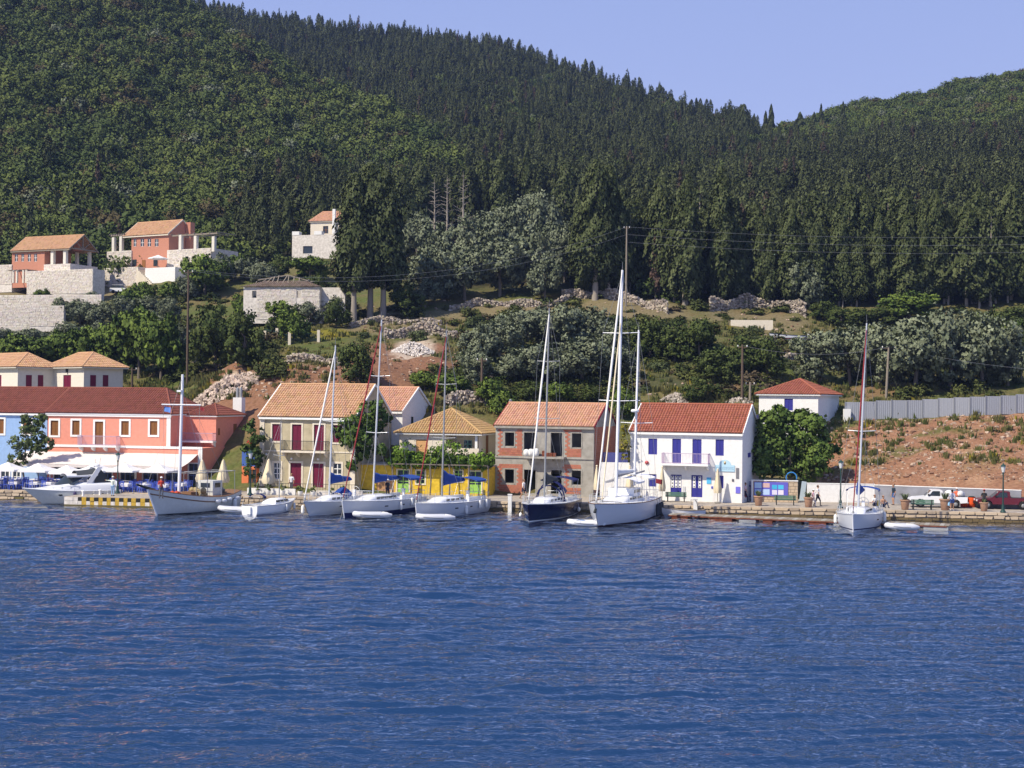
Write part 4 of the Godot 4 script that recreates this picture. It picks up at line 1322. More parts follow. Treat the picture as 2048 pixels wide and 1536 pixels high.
func ochre_house():
	var f := front(620, 984, LEVEL, 16, 521, 711, 832)
	var xf: Transform3D = f.xf; var W: float = f.W; var H: float = f.H; var D := 9.6
	var o := thing("ochre_house", "beige two-storey house with wine-red shutters and a tan tiled roof", "house", xf)
	var R := on_face(xf, 650, 771, -D / 2).y
	var up := rects(xf, [[544.5, 848, 561, 882], [584, 848.8, 603, 900.6], [628, 849.5, 648, 901.4], [666, 850, 685, 885]])
	var lo := rects(xf, [[547, 925.6, 561.5, 958], [580.8, 926, 602.7, 974], [625.8, 927, 647.7, 975], [666.4, 927, 682.8, 959]])
	part(o, "wall", body(W, D, H, up + lo, -0.3, R), M.ochre_plaster)
	gable_roof(o, W, D, H, R, M.tile_tan, M.white_trim, 0.32)
	for i in 4: opening(o, "window" if i in [0, 3] else "door", up[i], M.wine_paint, 0, 0.08, M.cream_plaster, 0.16)
	for i in [1, 2]: opening(o, "door", lo[i], M.wine_paint, 0, 0.08, M.cream_plaster, 0.18)
	for i in [0, 3]: glazed(o, "window", lo[i], 0, 0.08, M.white_trim, 2, 3, M.cream_plaster, 0.18)
	var bl := on_face(xf, 560, 902, 1.0).x; var br := on_face(xf, 650, 904, 1.0).x
	balcony(o, bl, br, on_face(xf, 605, 902, 0.9).y, 1.0, 0.95, M.cream_plaster, M.dark_metal, 4)
	for q in [[0.0, 0.42], [W - 0.42, W]]:
		var g := Geo.new()
		g.box(q[0] - 0.03, q[1] + 0.03, -0.2, H - 0.2, 0.004, 0.07)
		part(o, "pilaster", g, M.cream_plaster)
	var g := Geo.new()
	g.box(-0.02, W + 0.02, on_face(xf, 620, 903).y - 0.07, on_face(xf, 620, 903).y + 0.05, 0.002, 0.05)
	part(o, "string_course", g, M.cream_plaster)
	for q in [[583, 917.5], [636, 918.5], [533, 909]]:
		var p := on_face(xf, q[0], q[1], 0.12)
		var lg := Geo.new()
		lg.ball(p, Vector3(0.13, 0.12, 0.1), 5)
		part(o, "wall_lamp", lg, M.white_trim)
	# the paler annexe behind, gable to the right
	var xa := pose(Vector3(at(805, 820, 141).x, 2.5, -141), 16)
	var wl := on_face(xa, 700, 820).x
	xa.origin += xa.basis.x * wl
	var hh := on_face(xa, 780, 821).y
	var oa := thing("grey_annexe", "plain grey rendered house with a peach tiled roof behind the beige house", "house", xa)
	var WA := -wl
	var RA := on_face(xa, 790, 777, -4.6).y
	part(oa, "wall", body(WA, 9.2, hh, [], -1.5, RA), M.white_plaster)
	gable_roof(oa, WA, 9.2, hh, RA, M.tile_peach, M.white_trim, 0.3)
	var p := on_side(xa, 824, 843, WA)
	g = Geo.new()
	g.box(WA + 0.004, WA + 0.04, p.y - 0.55, p.y + 0.5, p.z - 0.3, p.z + 0.3)
	part(oa, "side_window", g, M.glass)

func cream_house():
	var f := front(950, 900, LEVEL, 14, 799, 958, 867, 133.5)
	var xf: Transform3D = f.xf; var W: float = f.W; var H: float = f.H; var D := 8.5
	var o := thing("cream_house", "cream house with a straw-coloured hipped roof above the vine pergola", "house", xf)
	var R := on_face(xf, 917, 818, -D / 2).y
	var holes := rects(xf, [[831.7, 879, 855.8, 916]])
	var porch := on_face(xf, 891, 880).x
	var g := Geo.new()
	pierced(g, 0, porch, -0.3, H, 0, holes, 0.12)
	g.quad(Vector3(0, -0.3, -D), Vector3(0, -0.3, 0), Vector3(0, H, 0), Vector3(0, H, -D))
	g.quad(Vector3(W, -0.3, 0), Vector3(W, -0.3, -D), Vector3(W, H, -D), Vector3(W, H, 0))
	g.quad(Vector3(W, -0.3, -D), Vector3(0, -0.3, -D), Vector3(0, H, -D), Vector3(W, H, -D))
	var deck := on_face(xf, 925, 912).y
	g.quad(Vector3(porch, -0.3, 0), Vector3(W, -0.3, 0), Vector3(W, deck + 0.75, 0), Vector3(porch, deck + 0.75, 0))      # porch parapet
	g.box(porch, W, deck - 0.15, deck, -2.4, -0.005)
	g.quad(Vector3(porch, deck, 0), Vector3(porch, deck, -2.4), Vector3(porch, H, -2.4), Vector3(porch, H, 0))
	g.quad(Vector3(porch, deck, -2.4), Vector3(W, deck, -2.4), Vector3(W, H, -2.4), Vector3(porch, H, -2.4))
	part(o, "wall", g, M.cream_plaster)
	hip_roof(o, W, D, H, R, M.tile_straw, M.white_trim, 0.45)
	opening(o, "window", holes[0], mat("plywood", Color(0.62, 0.36, 0.16), 0.85), 0, 0.06, null, 0.1, 1)
	var dr := face_rect(xf, [928, 880.6, 943.5, 911], -2.36)
	glazed(o, "door", dr, -2.34, 0.02, M.turquoise_paint, 2, 4, null, 0.1, M.turquoise_paint)
	g = Geo.new()
	var cx := on_face(xf, 952, 890).x
	g.box(cx - 0.12, cx + 0.12, deck + 0.75, H, -0.26, -0.02)
	part(o, "column", g, M.white_trim)
	g = Geo.new()
	var p := on_side(xf, 968, 895, W)
	g.box(W + 0.004, W + 0.04, deck, deck + 2.0, -3.4, -2.6)
	part(o, "side_door", g, M.brown_wood)

	# yellow taverna front below it
	var y := front(840, 988, LEVEL, 13, 709, 976, 932)
	var xy: Transform3D = y.xf; var WY: float = y.W; var HY: float = y.H
	var t := thing("yellow_taverna", "single-storey yellow building with lime-green doors under a vine pergola", "building", xy)
	var hs := rects(xy, [[795, 940, 817.7, 985], [833, 941.6, 849.5, 967], [909, 941, 924.5, 962], [938.4, 943, 962.5, 987], [753, 953, 789, 987]])
	part(t, "wall", body(WY, 4.0, HY, hs, -0.3), M.yellow_plaster)
	for i in 5:
		if i in [0, 3]: glazed(t, "door", hs[i], 0, 0.08, M.lime_paint, 2, 4, M.cream_plaster, 0.12, M.lime_paint)
		elif i == 4: opening(t, "door", hs[i], mat("plywood_door", Color(0.45, 0.26, 0.13), 0.85), 0, 0.08, null, 0.1, 2)
		else: glazed(t, "window", hs[i], 0, 0.08, M.lime_paint, 2, 3, M.cream_plaster, 0.14)
	g = Geo.new()
	g.box(-0.1, WY + 0.1, HY, HY + 0.14, -4.0, 0.15)
	part(t, "roof_slab", g, M.concrete)
	# pergola with a climbing vine
	var pg := thing("vine_pergola", "leafy green vine on a timber pergola along the yellow taverna", "pergola", xy)
	g = Geo.new()
	var vx0 := on_face(xy, 785, 940, 0.9).x; var vx1 := on_face(xy, 976, 945, 0.9).x
	for k in 6:
		var x := lerpf(vx0, vx1, k / 5.0)
		var leg := Geo.new()
		leg.tube([Vector3(x, -0.05, 0.9), Vector3(x + 0.06, 1.2, 0.88), Vector3(x, HY + 0.05, 0.9)], 0.07, 6)
		part(pg, "post", leg, M.bark)
		g.beam(Vector3(x, HY + 0.1, -0.1), Vector3(x, HY + 0.1, 1.1), 0.08, 0.1)
	g.beam(Vector3(vx0, HY + 0.2, 0.9), Vector3(vx1, HY + 0.2, 0.9), 0.09, 0.1)
	part(pg, "beam", g, M.bark).set_meta("kind", "stuff")
	rng.seed = 71
	var lobes := []
	for k in 46:
		var x := lerpf(vx0 - 0.2, vx1 + 0.1, k / 45.0)
		lobes.append([Vector3(x, HY + 0.45 + rng.randf_range(-0.2, 0.45), rng.randf_range(0.1, 0.6)), Vector3(0.55, rng.randf_range(0.45, 0.7), 0.4)])
	for q in [[810, 905, 1.0], [800, 915, 0.8], [870, 905, 0.9], [895, 900, 0.9], [915, 905, 0.8], [965, 920, 0.7]]:
		var pt := on_face(xy, q[0], q[1], 0.5)
		lobes.append([pt, Vector3.ONE * q[2]])
	part(pg, "vine", crown(lobes, 12, 20, 0.2, Color(0.05, 0.10, 0.012), Color(0.16, 0.25, 0.035), 0.45), M.leaf)

func pink_house():
	var f := front(340, 900, LEVEL, 12, 96, 341, 829, 139.0)
	var xf: Transform3D = f.xf; var W: float = f.W; var H: float = f.H; var D := 9.5
	var o := thing("salmon_house", "long salmon-pink house with white window frames over a restaurant terrace", "house", xf)
	var R := on_face(xf, 220, 777, -D / 2).y
	var up := rects(xf, [[101.5, 841, 117, 870.7], [144.6, 841, 159.6, 869.7], [190, 843, 206.7, 890], [242.6, 842, 258, 870], [299.9, 842, 315.2, 870]])
	var mid := on_face(xf, 220, 893).y
	var WL := on_face(xf, 404, 920).x
	part(o, "wall", body(W, D, H, up, mid, 0), M.salmon_plaster)
	hip_roof(o, W, D, H + 0.1, R, M.tile_old, M.white_trim, 0.25, 0.0, 0.0, 3.0, true)
	for i in 5: opening(o, "door" if i == 2 else "window", up[i], M.brown_wood, 0, 0.08, M.white_trim, 0.2)
	var lows := []
	for k in 7:
		var x := 0.8 + k * (WL - 2.2) / 6.0
		lows.append(Rect2(x, 0.0, 1.5, 2.35))
	var g := body(WL, D - 0.02, mid, lows, -0.3)
	g.quad(Vector3(W, mid, 0), Vector3(WL, mid, 0), Vector3(WL, mid, -D), Vector3(W, mid, -D))
	part(o, "ground_floor", g, M.salmon_plaster)
	for r in lows: glazed(o, "glass_door", r, 0, 0.1, mat("door_blue", Color(0.10, 0.16, 0.35), 0.6), 3, 2, M.white_trim, 0.12)
	g = Geo.new()
	g.box(-0.03, WL + 0.05, mid - 0.12, mid + 0.12, 0.004, 0.09)
	part(o, "string_course", g, M.white_trim)
	g = Geo.new()
	g.box(W - 0.38, W + 0.04, mid + 0.12, H, 0.004, 0.06)
	part(o, "pilaster", g, M.white_trim)
	g = Geo.new()
	g.box(WL - 0.42, WL + 0.04, -0.2, mid - 0.12, 0.004, 0.06)
	part(o, "pilaster", g, M.white_trim)
	g = Geo.new()
	g.box(-0.06, W + 0.1, H - 0.22, H, 0.004, 0.14)
	part(o, "cornice", g, M.white_trim)
	balcony(o, on_face(xf, 154, 892, 0.9).x, on_face(xf, 232.5, 892, 0.9).x, mid + 0.12, 0.95, 0.95, M.white_trim, M.lavender_metal, 4)
	# rear wing, set back, with its own hipped roof
	var zw := -3.6
	var x0 := on_face(xf, 371, 860, zw).x; var x1 := on_face(xf, 432, 860, zw).x
	var hw := on_face(xf, 400, 831, zw).y
	var xw: Transform3D = xf * Transform3D(Basis(), Vector3(x0, 0, zw))
	var wing := thing("salmon_wing", "salmon rear wing with a small hipped roof beside the long pink house", "house", xw)
	var dw := -on_side(xw, 486, 870, x1 - x0).z
	part(wing, "wall", body(x1 - x0, dw, hw, [], -0.3), M.salmon_plaster)
	hip_roof(wing, x1 - x0, dw, hw, on_face(xf, 403, 809, zw - 2.0).y, M.tile_old, M.white_trim, 0.25)
	balcony(wing, -0.6, x1 - x0 + 0.05, on_face(xf, 400, 882, zw + 0.9).y, 0.9, 0.8, M.white_trim, M.lavender_metal, 2)
	g = Geo.new()
	g.box(x1 - x0 + 0.004, x1 - x0 + 0.04, hw - 2.6, hw - 0.9, -5.2, -4.4)
	g.box(x1 - x0 + 0.004, x1 - x0 + 0.04, hw - 2.0, hw - 1.3, -0.9, -0.5)
	part(wing, "side_window", g, M.brown_wood)
	# white chimney with twin steel flues
	var cp := at(478, 822, 149)
	var ch := thing("white_chimney", "white chimney block with two steel flues beside the salmon wing", "chimney", pose(Vector3(cp.x, 2.0, cp.z), 12))
	var top := at(478, 795, 149).y - 2.0
	g = Geo.new()
	g.box(-0.5, 0.5, -1.0, top, -0.5, 0.5)
	part(ch, "stack", g, M.white_plaster)
	for k in 2:
		g = Geo.new()
		g.lathe([[0.17, top], [0.17, top + 0.95], [0.02, top + 1.15]], 10, Vector3(-0.2 + 0.4 * k, 0, 0))
		part(ch, "flue", g, M.grey_metal)
	# canvas awning over the terrace
	var aw := thing("terrace_awning", "long off-white canvas awning along the pink restaurant front", "awning", xf)
	var ya := on_face(xf, 220, 905).y
	var za := 3.6
	var ax0 := -2.4; var ax1 := on_face(xf, 396, 905).x
	var yb := on_face(xf, 230, 931, za).y
	g = Geo.new()
	var rings := []
	for s in 7:
		var t := s / 6.0
		var ring := PackedVector3Array()
		for k in 13:
			var u := k / 12.0
			ring.append(Vector3(lerpf(ax0, ax1, u), lerpf(ya, yb, t) - 0.12 * sin(PI * t) + 0.02 * sin(u * 60.0), 0.06 + za * t))
		rings.append(ring)
	g.loft(rings, false)
	part(aw, "canvas", g, M.awning)
	g = Geo.new()
	g.box(ax0, ax1, yb - 0.28, yb - 0.01, za + 0.05, za + 0.065)
	part(aw, "valance", g, M.awning)
	g = Geo.new()
	for k in 5:
		var x := lerpf(ax0 + 0.2, ax1 - 0.2, k / 4.0)
		g.box(x - 0.04, x + 0.04, 0, yb - 0.02, za - 0.04, za + 0.04)
	part(aw, "post", g, M.grey_metal).set_meta("kind", "stuff")

	# blue house adjoining on the left
	var b := front(96, 900, LEVEL, 12, -150, 95, 824, 142.0)
	var xb: Transform3D = b.xf; var WB: float = b.W; var HB: float = b.H
	var bo := thing("blue_house", "pale blue house with white frames joined to the salmon house", "house", xb)
	var RB := on_face(xb, 20, 777, -4.7).y
	var bu := rects(xb, [[-8, 838, 8, 867], [46, 838, 62, 868], [-60, 838, -45, 867]])
	var bd := rects(xb, [[2, 938, 18, 985], [26, 938, 40, 985]])
	part(bo, "wall", body(WB, 9.4, HB, bu + bd, -0.3, RB), M.blue_plaster)
	gable_roof(bo, WB, 9.4, HB, RB, M.tile_old, M.white_trim, 0.25)
	for r in bu: opening(bo, "window", r, M.brown_wood, 0, 0.08, M.white_trim, 0.2)
	for r in bd: glazed(bo, "door", r, 0, 0.08, M.white_trim, 2, 3, M.white_trim, 0.16)

	# blue and orange kiosk right of the terrace, a red water tank on its roof
	var kx := front(500, 950, LEVEL, 12, 484, 514, 900, 135.5)
	var xk: Transform3D = kx.xf; var WK: float = kx.W; var HK: float = kx.H
	var ko := thing("painted_shed", "small shed painted deep blue above and orange below", "shed", xk)
	part(ko, "upper_wall", body(WK, 3.0, HK, [], 2.3), mat("shed_blue", Color(0.07, 0.14, 0.45), 0.8, "plaster", 0.3))
	var dh := Rect2(WK * 0.45, 0.6, WK * 0.45, 1.4)
	part(ko, "lower_wall", body(WK, 3.0, 2.3, [dh], -0.3), M.orange_plaster)
	glazed(ko, "window", dh, 0, 0.1, M.brown_wood, 2, 2)
	g = Geo.new()
	g.box(-0.05, WK + 0.05, HK, HK + 0.1, -3.05, 0.05)
	part(ko, "roof_slab", g, M.concrete)
	var tk := thing("water_tank", "red drum-shaped water tank on top of the blue shed", "tank", xk * Transform3D(Basis(), Vector3(0.5, HK + 0.1, -0.9)))
	g = Geo.new()
	g.lathe([[0.02, 0], [0.36, 0], [0.36, 0.72], [0.3, 0.8], [0.02, 0.82]], 14)
	part(tk, "drum", g, mat("tank_red", Color(0.45, 0.03, 0.025), 0.5))

func small_houses():
	# twin cream houses on the slope behind
	for k in 2:
		var px: float = [168, 35.8][k]
		var c := at(px, 734, 164.0 + k * 2.0)
		var xf := pose(c, 45)
		var Hh := 6.0
		xf.origin.y = c.y - Hh
		var wl := on_face(xf, 98.0 if k == 0 else -62.0, 750).x
		var dp := -on_side(xf, 246.0 if k == 0 else 110.0, 750, 0).z
		xf.origin += xf.basis.x * wl
		var W := -wl
		var o := thing("cream_cottage", ["cream cottage with hipped peach roof, wine-red shutters, a lantern over its door", "cream cottage with hipped peach roof joined to its twin's far corner"][k], "house", xf, "twin cream cottages")
		var hs: Array = rects(xf, [[126.5, 750, 142, 776]]) if k == 0 else rects(xf, [[-12, 750, 2.7, 776]])
		part(o, "wall", body(W, dp, Hh, hs, -1.5), M.pale_plaster)
		var apex := at(172.0 if k == 0 else 36.0, 705.5, 168.0).y
		hip_roof(o, W, dp, Hh, apex - xf.origin.y, M.tile_tan, M.pale_plaster, 0.55)
		for r in hs: opening(o, "window", r, M.wine_paint, 0, 0.08)
		for q in ([[180.5, 191.4], [205.8, 216.0]] if k == 0 else [[52.0, 63.0], [75.9, 86.0]]):
			var a := on_side(xf, q[0], 750, W); var b := on_side(xf, q[1], 773, W)
			var g := Geo.new()
			g.box(W + 0.004, W + 0.05, b.y, a.y, b.z, a.z)
			part(o, "window", g, M.wine_paint)
		if k == 0:
			var g := Geo.new()
			var p := on_face(xf, 133, 741, 0.15)
			g.box(p.x - 0.12, p.x + 0.12, p.y - 0.25, p.y + 0.2, 0.02, 0.22)
			part(o, "lantern", g, M.dark_metal)
	# white hipped house above the walnut tree
	var c := at(1636.5, 789, 142)
	var xf := pose(c, 26)
	var Hh := 7.2
	xf.origin.y = c.y - Hh
	var wl := on_face(xf, 1518, 800).x
	var dp := -on_side(xf, 1678, 800, 0).z
	xf.origin += xf.basis.x * wl
	var W := -wl
	var o := thing("hipped_white_house", "plain white house with a red hipped roof and one blue shutter", "house", xf)
	var hs := rects(xf, [[1568.5, 797.6, 1586, 820.8]])
	part(o, "wall", body(W, dp, Hh, hs, -1.0), M.white_plaster)
	hip_roof(o, W, dp, Hh, at(1596, 758, 146).y - xf.origin.y, M.tile_red, M.white_trim, 0.35)
	opening(o, "window", hs[0], M.blue_paint, 0, 0.08)
	var g := Geo.new()
	var e := on_side(xf, 1695, 845, W)
	g.prism(PackedVector2Array([Vector2(0, -1), Vector2(3.5, -1), Vector2(3.5, 4.4), Vector2(0, 4.6)]), 0, 0.2)
	var gw := part(o, "garden_wall", g, M.white_plaster, Transform3D(Basis(Vector3.UP, deg_to_rad(70)), Vector3(W - 0.1, 0, -dp + 0.1)))

func villa(o: Node3D, xf: Transform3D, W: float, D: float, H: float, R: float, wins: Array, base: float, tile: Material, wallm: Material):
	part(o, "wall", body(W, D, H, wins, base, R), wallm)
	gable_roof(o, W, D, H, R, tile, M.cream_plaster, 0.35)
	for r in wins:
		glazed(o, "window", r, 0, 0.1, M.white_trim, 2, 2)
		var g := Geo.new()
		g.box(r.position.x - r.size.x * 0.5, r.position.x - 0.02, r.position.y, r.end.y, 0.005, 0.05)
		part(o, "shutter", g, mat("shutter_grey", Color(0.13, 0.14, 0.11), 0.7) if not M.has("shutter_grey") else M.shutter_grey)

func wall_block(o: Node3D, called: String, xf: Transform3D, r: Array, z: float, thick: float, m: Material, drop := 2.0):
	var q := face_rect(xf, r, z)
	var g := Geo.new()
	g.box(q.position.x, q.end.x, q.position.y - drop, q.end.y, z - thick, z)
	return part(o, called, g, m)

func stone_skin(o: Node3D, xf: Transform3D, r: Array, z: float, drop := 0.6):       # uneven pale facing stones on a retaining wall
	var q := face_rect(xf, r, z)
	var g := Geo.new()
	var y := q.position.y - drop
	while y < q.end.y - 0.1:
		var hgt := rng.randf_range(0.18, 0.32)
		var x := q.position.x
		while x < q.end.x - 0.1:
			var wd := minf(rng.randf_range(0.22, 0.6), q.end.x - x)
			var t := rng.randf_range(0.8, 1.1)
			g.col = Color(t, t * rng.randf_range(0.93, 1.0), t * rng.randf_range(0.86, 1.0))
			g.box(x + 0.015, x + wd - 0.015, y + 0.015, minf(y + hgt, q.end.y) - 0.01, z + 0.002, z + rng.randf_range(0.03, 0.09))
			x += wd
		y += hgt
	part(o, "facing_stone", g, mat("villa_stone", Color(0.78, 0.73, 0.67), 0.95, "grain", 0.5, {"tint": true}) if not M.has("villa_stone") else M.villa_stone).set_meta("kind", "stuff")

func pergola_posts(o: Node3D, xf: Transform3D, posts: Array, top: float, z0: float, z1: float):
	for p in posts:
		var g := Geo.new()
		var a := on_face(xf, p[0], p[2], p[3])
		var b := on_face(xf, p[0], p[1], p[3])
		g.box(a.x - p[4], a.x + p[4], a.y - 0.2, b.y, p[3] - p[4], p[3] + p[4])
		part(o, "pergola_post", g, M.pale_plaster)

func villas():
	rng.seed = 61
	# villa with four windows and an open porch under the roof
	var xf := pose(at(89, 538, 246), 24)
	xf.origin += xf.basis.x * on_face(xf, 24, 520).x
	var W := on_face(xf, 89, 520).x
	var o := thing("porch_villa", "terracotta-coloured villa with an open timber-trussed porch and stone terraces", "villa", xf)
	var H := on_face(xf, 56, 499).y
	var R := on_face(xf, 95, 474.5, -3.4).y
	var wins := rects(xf, [[29.5, 508, 35.5, 523], [42.5, 508, 48.2, 523], [55.5, 508, 61.5, 523], [68, 508, 74, 523]])
	part(o, "wall", body(W, 6.8, H, wins, -3.2), M.villa_plaster)
	var WP := on_face(xf, 141, 498).x
	gable_roof(o, WP, 6.8, H, R, M.tile_tan, M.weathered_wood, 0.4)
	for r in wins: glazed(o, "window", r, 0, 0.1, M.white_trim, 2, 2)
	for p in [[106, 531], [131, 531]]:
		var g := Geo.new()
		var a := on_face(xf, p[0], p[1], -0.2)
		g.box(a.x - 0.3, a.x + 0.3, 0, H - 0.1, -0.5, 0.1)
		part(o, "porch_post", g, M.pale_plaster)
		g = Geo.new()
		g.box(a.x - 0.25, a.x + 0.25, 0, H - 0.1, -6.6, -6.1)
		part(o, "porch_post", g, M.pale_plaster)
	var tg := Geo.new()
	tg.beam(Vector3(WP - 0.2, H, 0), Vector3(WP - 0.2, H, -6.8), 0.2, 0.25)
	tg.beam(Vector3(WP - 0.2, H, -3.4), Vector3(WP - 0.2, R, -3.4), 0.18, 0.18)
	tg.beam(Vector3(WP - 0.2, H, -3.4), Vector3(WP - 0.2, (H + R) / 2, -1.6), 0.14, 0.14)
	tg.beam(Vector3(WP - 0.2, H, -3.4), Vector3(WP - 0.2, (H + R) / 2, -5.2), 0.14, 0.14)
	part(o, "roof_truss", tg, M.weathered_wood)
	var cg := Geo.new()
	cg.box(WP * 0.75, WP * 0.75 + 1.1, H, R + 0.4, -5.6, -4.6)
	part(o, "chimney", cg, M.villa_plaster)
	wall_block(o, "terrace_wall", xf, [88, 528, 141, 540], 0.1, 7.0, M.pale_stone, 2.0)
	stone_skin(o, xf, [88, 528, 141, 540], 0.1)
	wall_block(o, "terrace_wall", xf, [-30, 530, 24, 563], 0.1, 7.0, M.pale_stone, 2.0)
	stone_skin(o, xf, [-30, 530, 24, 563], 0.1)
	wall_block(o, "garden_wall", xf, [54, 540, 186, 576], 3.2, 3.0, M.pale_stone, 1.2)
	stone_skin(o, xf, [54, 540, 186, 576], 3.2, 1.0)
	for x in [27, 34, 47, 53]:
		var g := Geo.new()
		var a := on_face(xf, x, 560, 2.4)
		g.box(a.x - 0.16, a.x + 0.16, on_face(xf, x, 566, 2.4).y, on_face(xf, x, 540, 2.4).y, 2.25, 2.55)
		part(o, "pergola_post", g, M.pale_plaster)
	var bg := Geo.new()
	for k in 6:
		var x := lerpf(on_face(xf, 20, 540, 2.4).x, on_face(xf, 56, 540, 2.4).x, k / 5.0)
		bg.beam(Vector3(x, on_face(xf, 40, 540, 2.4).y, 0), Vector3(x, on_face(xf, 40, 540, 2.4).y, 2.8), 0.12, 0.14)
	part(o, "pergola_beam", bg, M.weathered_wood).set_meta("kind", "stuff")

	# upper villa with pergolas on both sides and a brick chimney
	xf = pose(at(337.7, 514, 252), 28)
	xf.origin += xf.basis.x * on_face(xf, 263, 490).x
	W = on_face(xf, 337.7, 490).x
	o = thing("chimney_villa", "terracotta-coloured villa with a square chimney and column pergolas on white terraces", "villa", xf)
	H = on_face(xf, 300, 468).y
	R = on_face(xf, 322, 444, -3.6).y
	wins = rects(xf, [[267, 478, 273, 493], [281, 478, 288, 493], [295, 478, 302, 493], [309.5, 478, 317, 493]])
	part(o, "wall", body(W, 7.2, H, wins, -3.5, R), M.villa_plaster)
	gable_roof(o, W + 1.8, 7.2, H, R, M.tile_tan, M.cream_plaster, 0.4, 0.0, -1.8)
	for r in wins: glazed(o, "window", r, 0, 0.1, M.white_trim, 2, 2)
	cg = Geo.new()
	cg.box(W + 0.1, W + 1.2, 0, on_face(xf, 400, 444, -5.0).y, -5.6, -4.4)
	part(o, "chimney", cg, M.villa_plaster)
	wall_block(o, "terrace_wall", xf, [334, 498, 422, 535], 0.2, 7.5, M.pale_stone, 2.0)
	stone_skin(o, xf, [338, 498, 422, 535], 0.2)
	wall_block(o, "terrace_wall", xf, [214, 502, 263, 536], 0.2, 7.0, M.pale_stone, 2.0)
	stone_skin(o, xf, [214, 502, 263, 536], 0.2)
	for q in [[228, 475, 502, 0.0], [243, 473, 502, 0.0], [362, 470, 498, 0.0], [392, 472, 498, 0.0], [428, 473, 500, 0.0], [228, 478, 502, -5.0], [428, 476, 500, -5.0]]:
		var g := Geo.new()
		var a := on_face(xf, q[0], q[2], q[3])
		g.box(a.x - 0.3, a.x + 0.3, a.y - 0.3, on_face(xf, q[0], q[1], q[3]).y, q[3] - 0.3, q[3] + 0.3)
		part(o, "pergola_post", g, M.pale_plaster)
	bg = Geo.new()
	for q in [[222, 250], [345, 436]]:
		var a := on_face(xf, q[0], 472, 0.0); var b := on_face(xf, q[1], 472, 0.0)
		bg.beam(Vector3(a.x, a.y, 0.1), Vector3(b.x, a.y, 0.1), 0.2, 0.24)
		for k in 7:
			var x := lerpf(a.x, b.x, k / 6.0)
			bg.beam(Vector3(x, a.y + 0.2, 0.4), Vector3(x, a.y + 0.2, -5.0), 0.12, 0.16)
	part(o, "pergola_beam", bg, M.weathered_wood).set_meta("kind", "stuff")
	wall_block(o, "garden_wall", xf, [208, 535, 276, 574], 3.6, 3.0, M.pale_stone, 4.0)
	stone_skin(o, xf, [208, 535, 276, 574], 3.6, 1.0)
	wall_block(o, "garden_wall", xf, [290, 535, 350, 566], 3.4, 3.0, M.white_plaster, 4.0)
	# flight of steps between the garden walls
	var s0 := on_face(xf, 276, 536, 3.4); var s1 := on_face(xf, 306, 566, 3.4)
	for k in 10:
		var g := Geo.new()
		g.box(lerpf(s0.x, s1.x, k / 10.0), lerpf(s0.x, s1.x, (k + 1) / 10.0) + 0.05, s1.y - 2.0, lerpf(s0.y, s1.y, (k + 1) / 10.0), 1.8, 3.8)
		part(o, "step", g, M.cream_plaster)
	var dg := Geo.new()
	var dr := face_rect(xf, [284, 520, 291, 536], 0.02)
	dg.box(dr.position.x, dr.end.x, dr.position.y, dr.end.y, 0.004, 0.05)
	part(o, "door", dg, M.brown_wood)
	for q in [[265, 273], [307, 315]]:
		dg = Geo.new()
		dr = face_rect(xf, [q[0], 519, q[1], 532], 0.02)
		dg.box(dr.position.x, dr.end.x, dr.position.y, dr.end.y, 0.004, 0.05)
		part(o, "window", dg, M.glass)
	var pp := xf * on_face(xf, 316, 534, 2.4)
	parasol_open(pp, 1.8, 2.2, "white open parasol on the upper villa's terrace", M.canvas_white, 6)

	# long white retaining walls that carry the villas' drive
	var rw := thing("retaining_wall", "long white stone retaining wall carrying the villas' drive", "wall", pose(at(60, 625, 228), 12))
	var rx := rw.transform
	wall_block(rw, "wall", rx, [-60, 590, 203, 618], 0, 0.8, M.pale_stone, 1.2)
	stone_skin(rw, rx, [-60, 590, 203, 618], 0.0, 0.8)
	var rw2 := thing("retaining_wall", "lower slanting stone retaining wall below the villas' drive", "wall", pose(at(60, 640, 218), 6))
	rx = rw2.transform
	wall_block(rw2, "wall", rx, [-60, 622, 60, 650], 0, 0.7, M.pale_stone, 2.5)
	stone_skin(rw2, rx, [-60, 622, 60, 650], 0.0, 1.0)
	wall_block(rw2, "wall", rx, [60, 611, 128, 640], 0.02, 0.7, M.pale_stone, 2.5)
	stone_skin(rw2, rx, [60, 611, 128, 640], 0.02, 1.0)

	# stone tower villa half hidden by the giant cypresses
	xf = pose(at(642.5, 520, 257), 14)
	xf.origin += xf.basis.x * on_face(xf, 584, 500).x
	W = on_face(xf, 642.5, 500).x
	o = thing("stone_villa", "pale stone tower villa with a white chimney beside the giant cypresses", "villa", xf)
	H = on_face(xf, 613, 470).y
	wins = rects(xf, [[606, 492, 625, 507]])
	part(o, "lower_wall", body(W + 5.5, 6.0, H, wins, -3.5), M.pale_stone)
	var rs := face_rect(xf, [584, 470, 598, 520])
	opening(o, "window", wins[0], M.glass, 0, 0.2, null, 0.1, 1)
	for q in [[584, 598], [628, 643]]:
		var g := Geo.new()
		var a := on_face(xf, q[0], 467, 0.1).x; var b := on_face(xf, q[1], 467, 0.1).x
		g.box(a, b, H, H + 0.7, -1.2, 0.05)
		part(o, "parapet", g, M.white_plaster)
	var zt := -3.5
	var tx0 := on_face(xf, 621, 455, zt).x; var tx1 := on_face(xf, 690, 455, zt).x
	var th := on_face(xf, 650, 443, zt).y
	var tw := rects(xf, [[646, 452, 656.5, 467]], zt)
	var tx: Transform3D = Transform3D(Basis(), Vector3(tx0, 0, 0))
	var tgeo := Geo.new()
	pierced(tgeo, tx0, tx1, -2, th, zt, tw, 0.2)
	tgeo.quad(Vector3(tx1, -2, zt), Vector3(tx1, -2, zt - 6), Vector3(tx1, th, zt - 6), Vector3(tx1, th, zt))
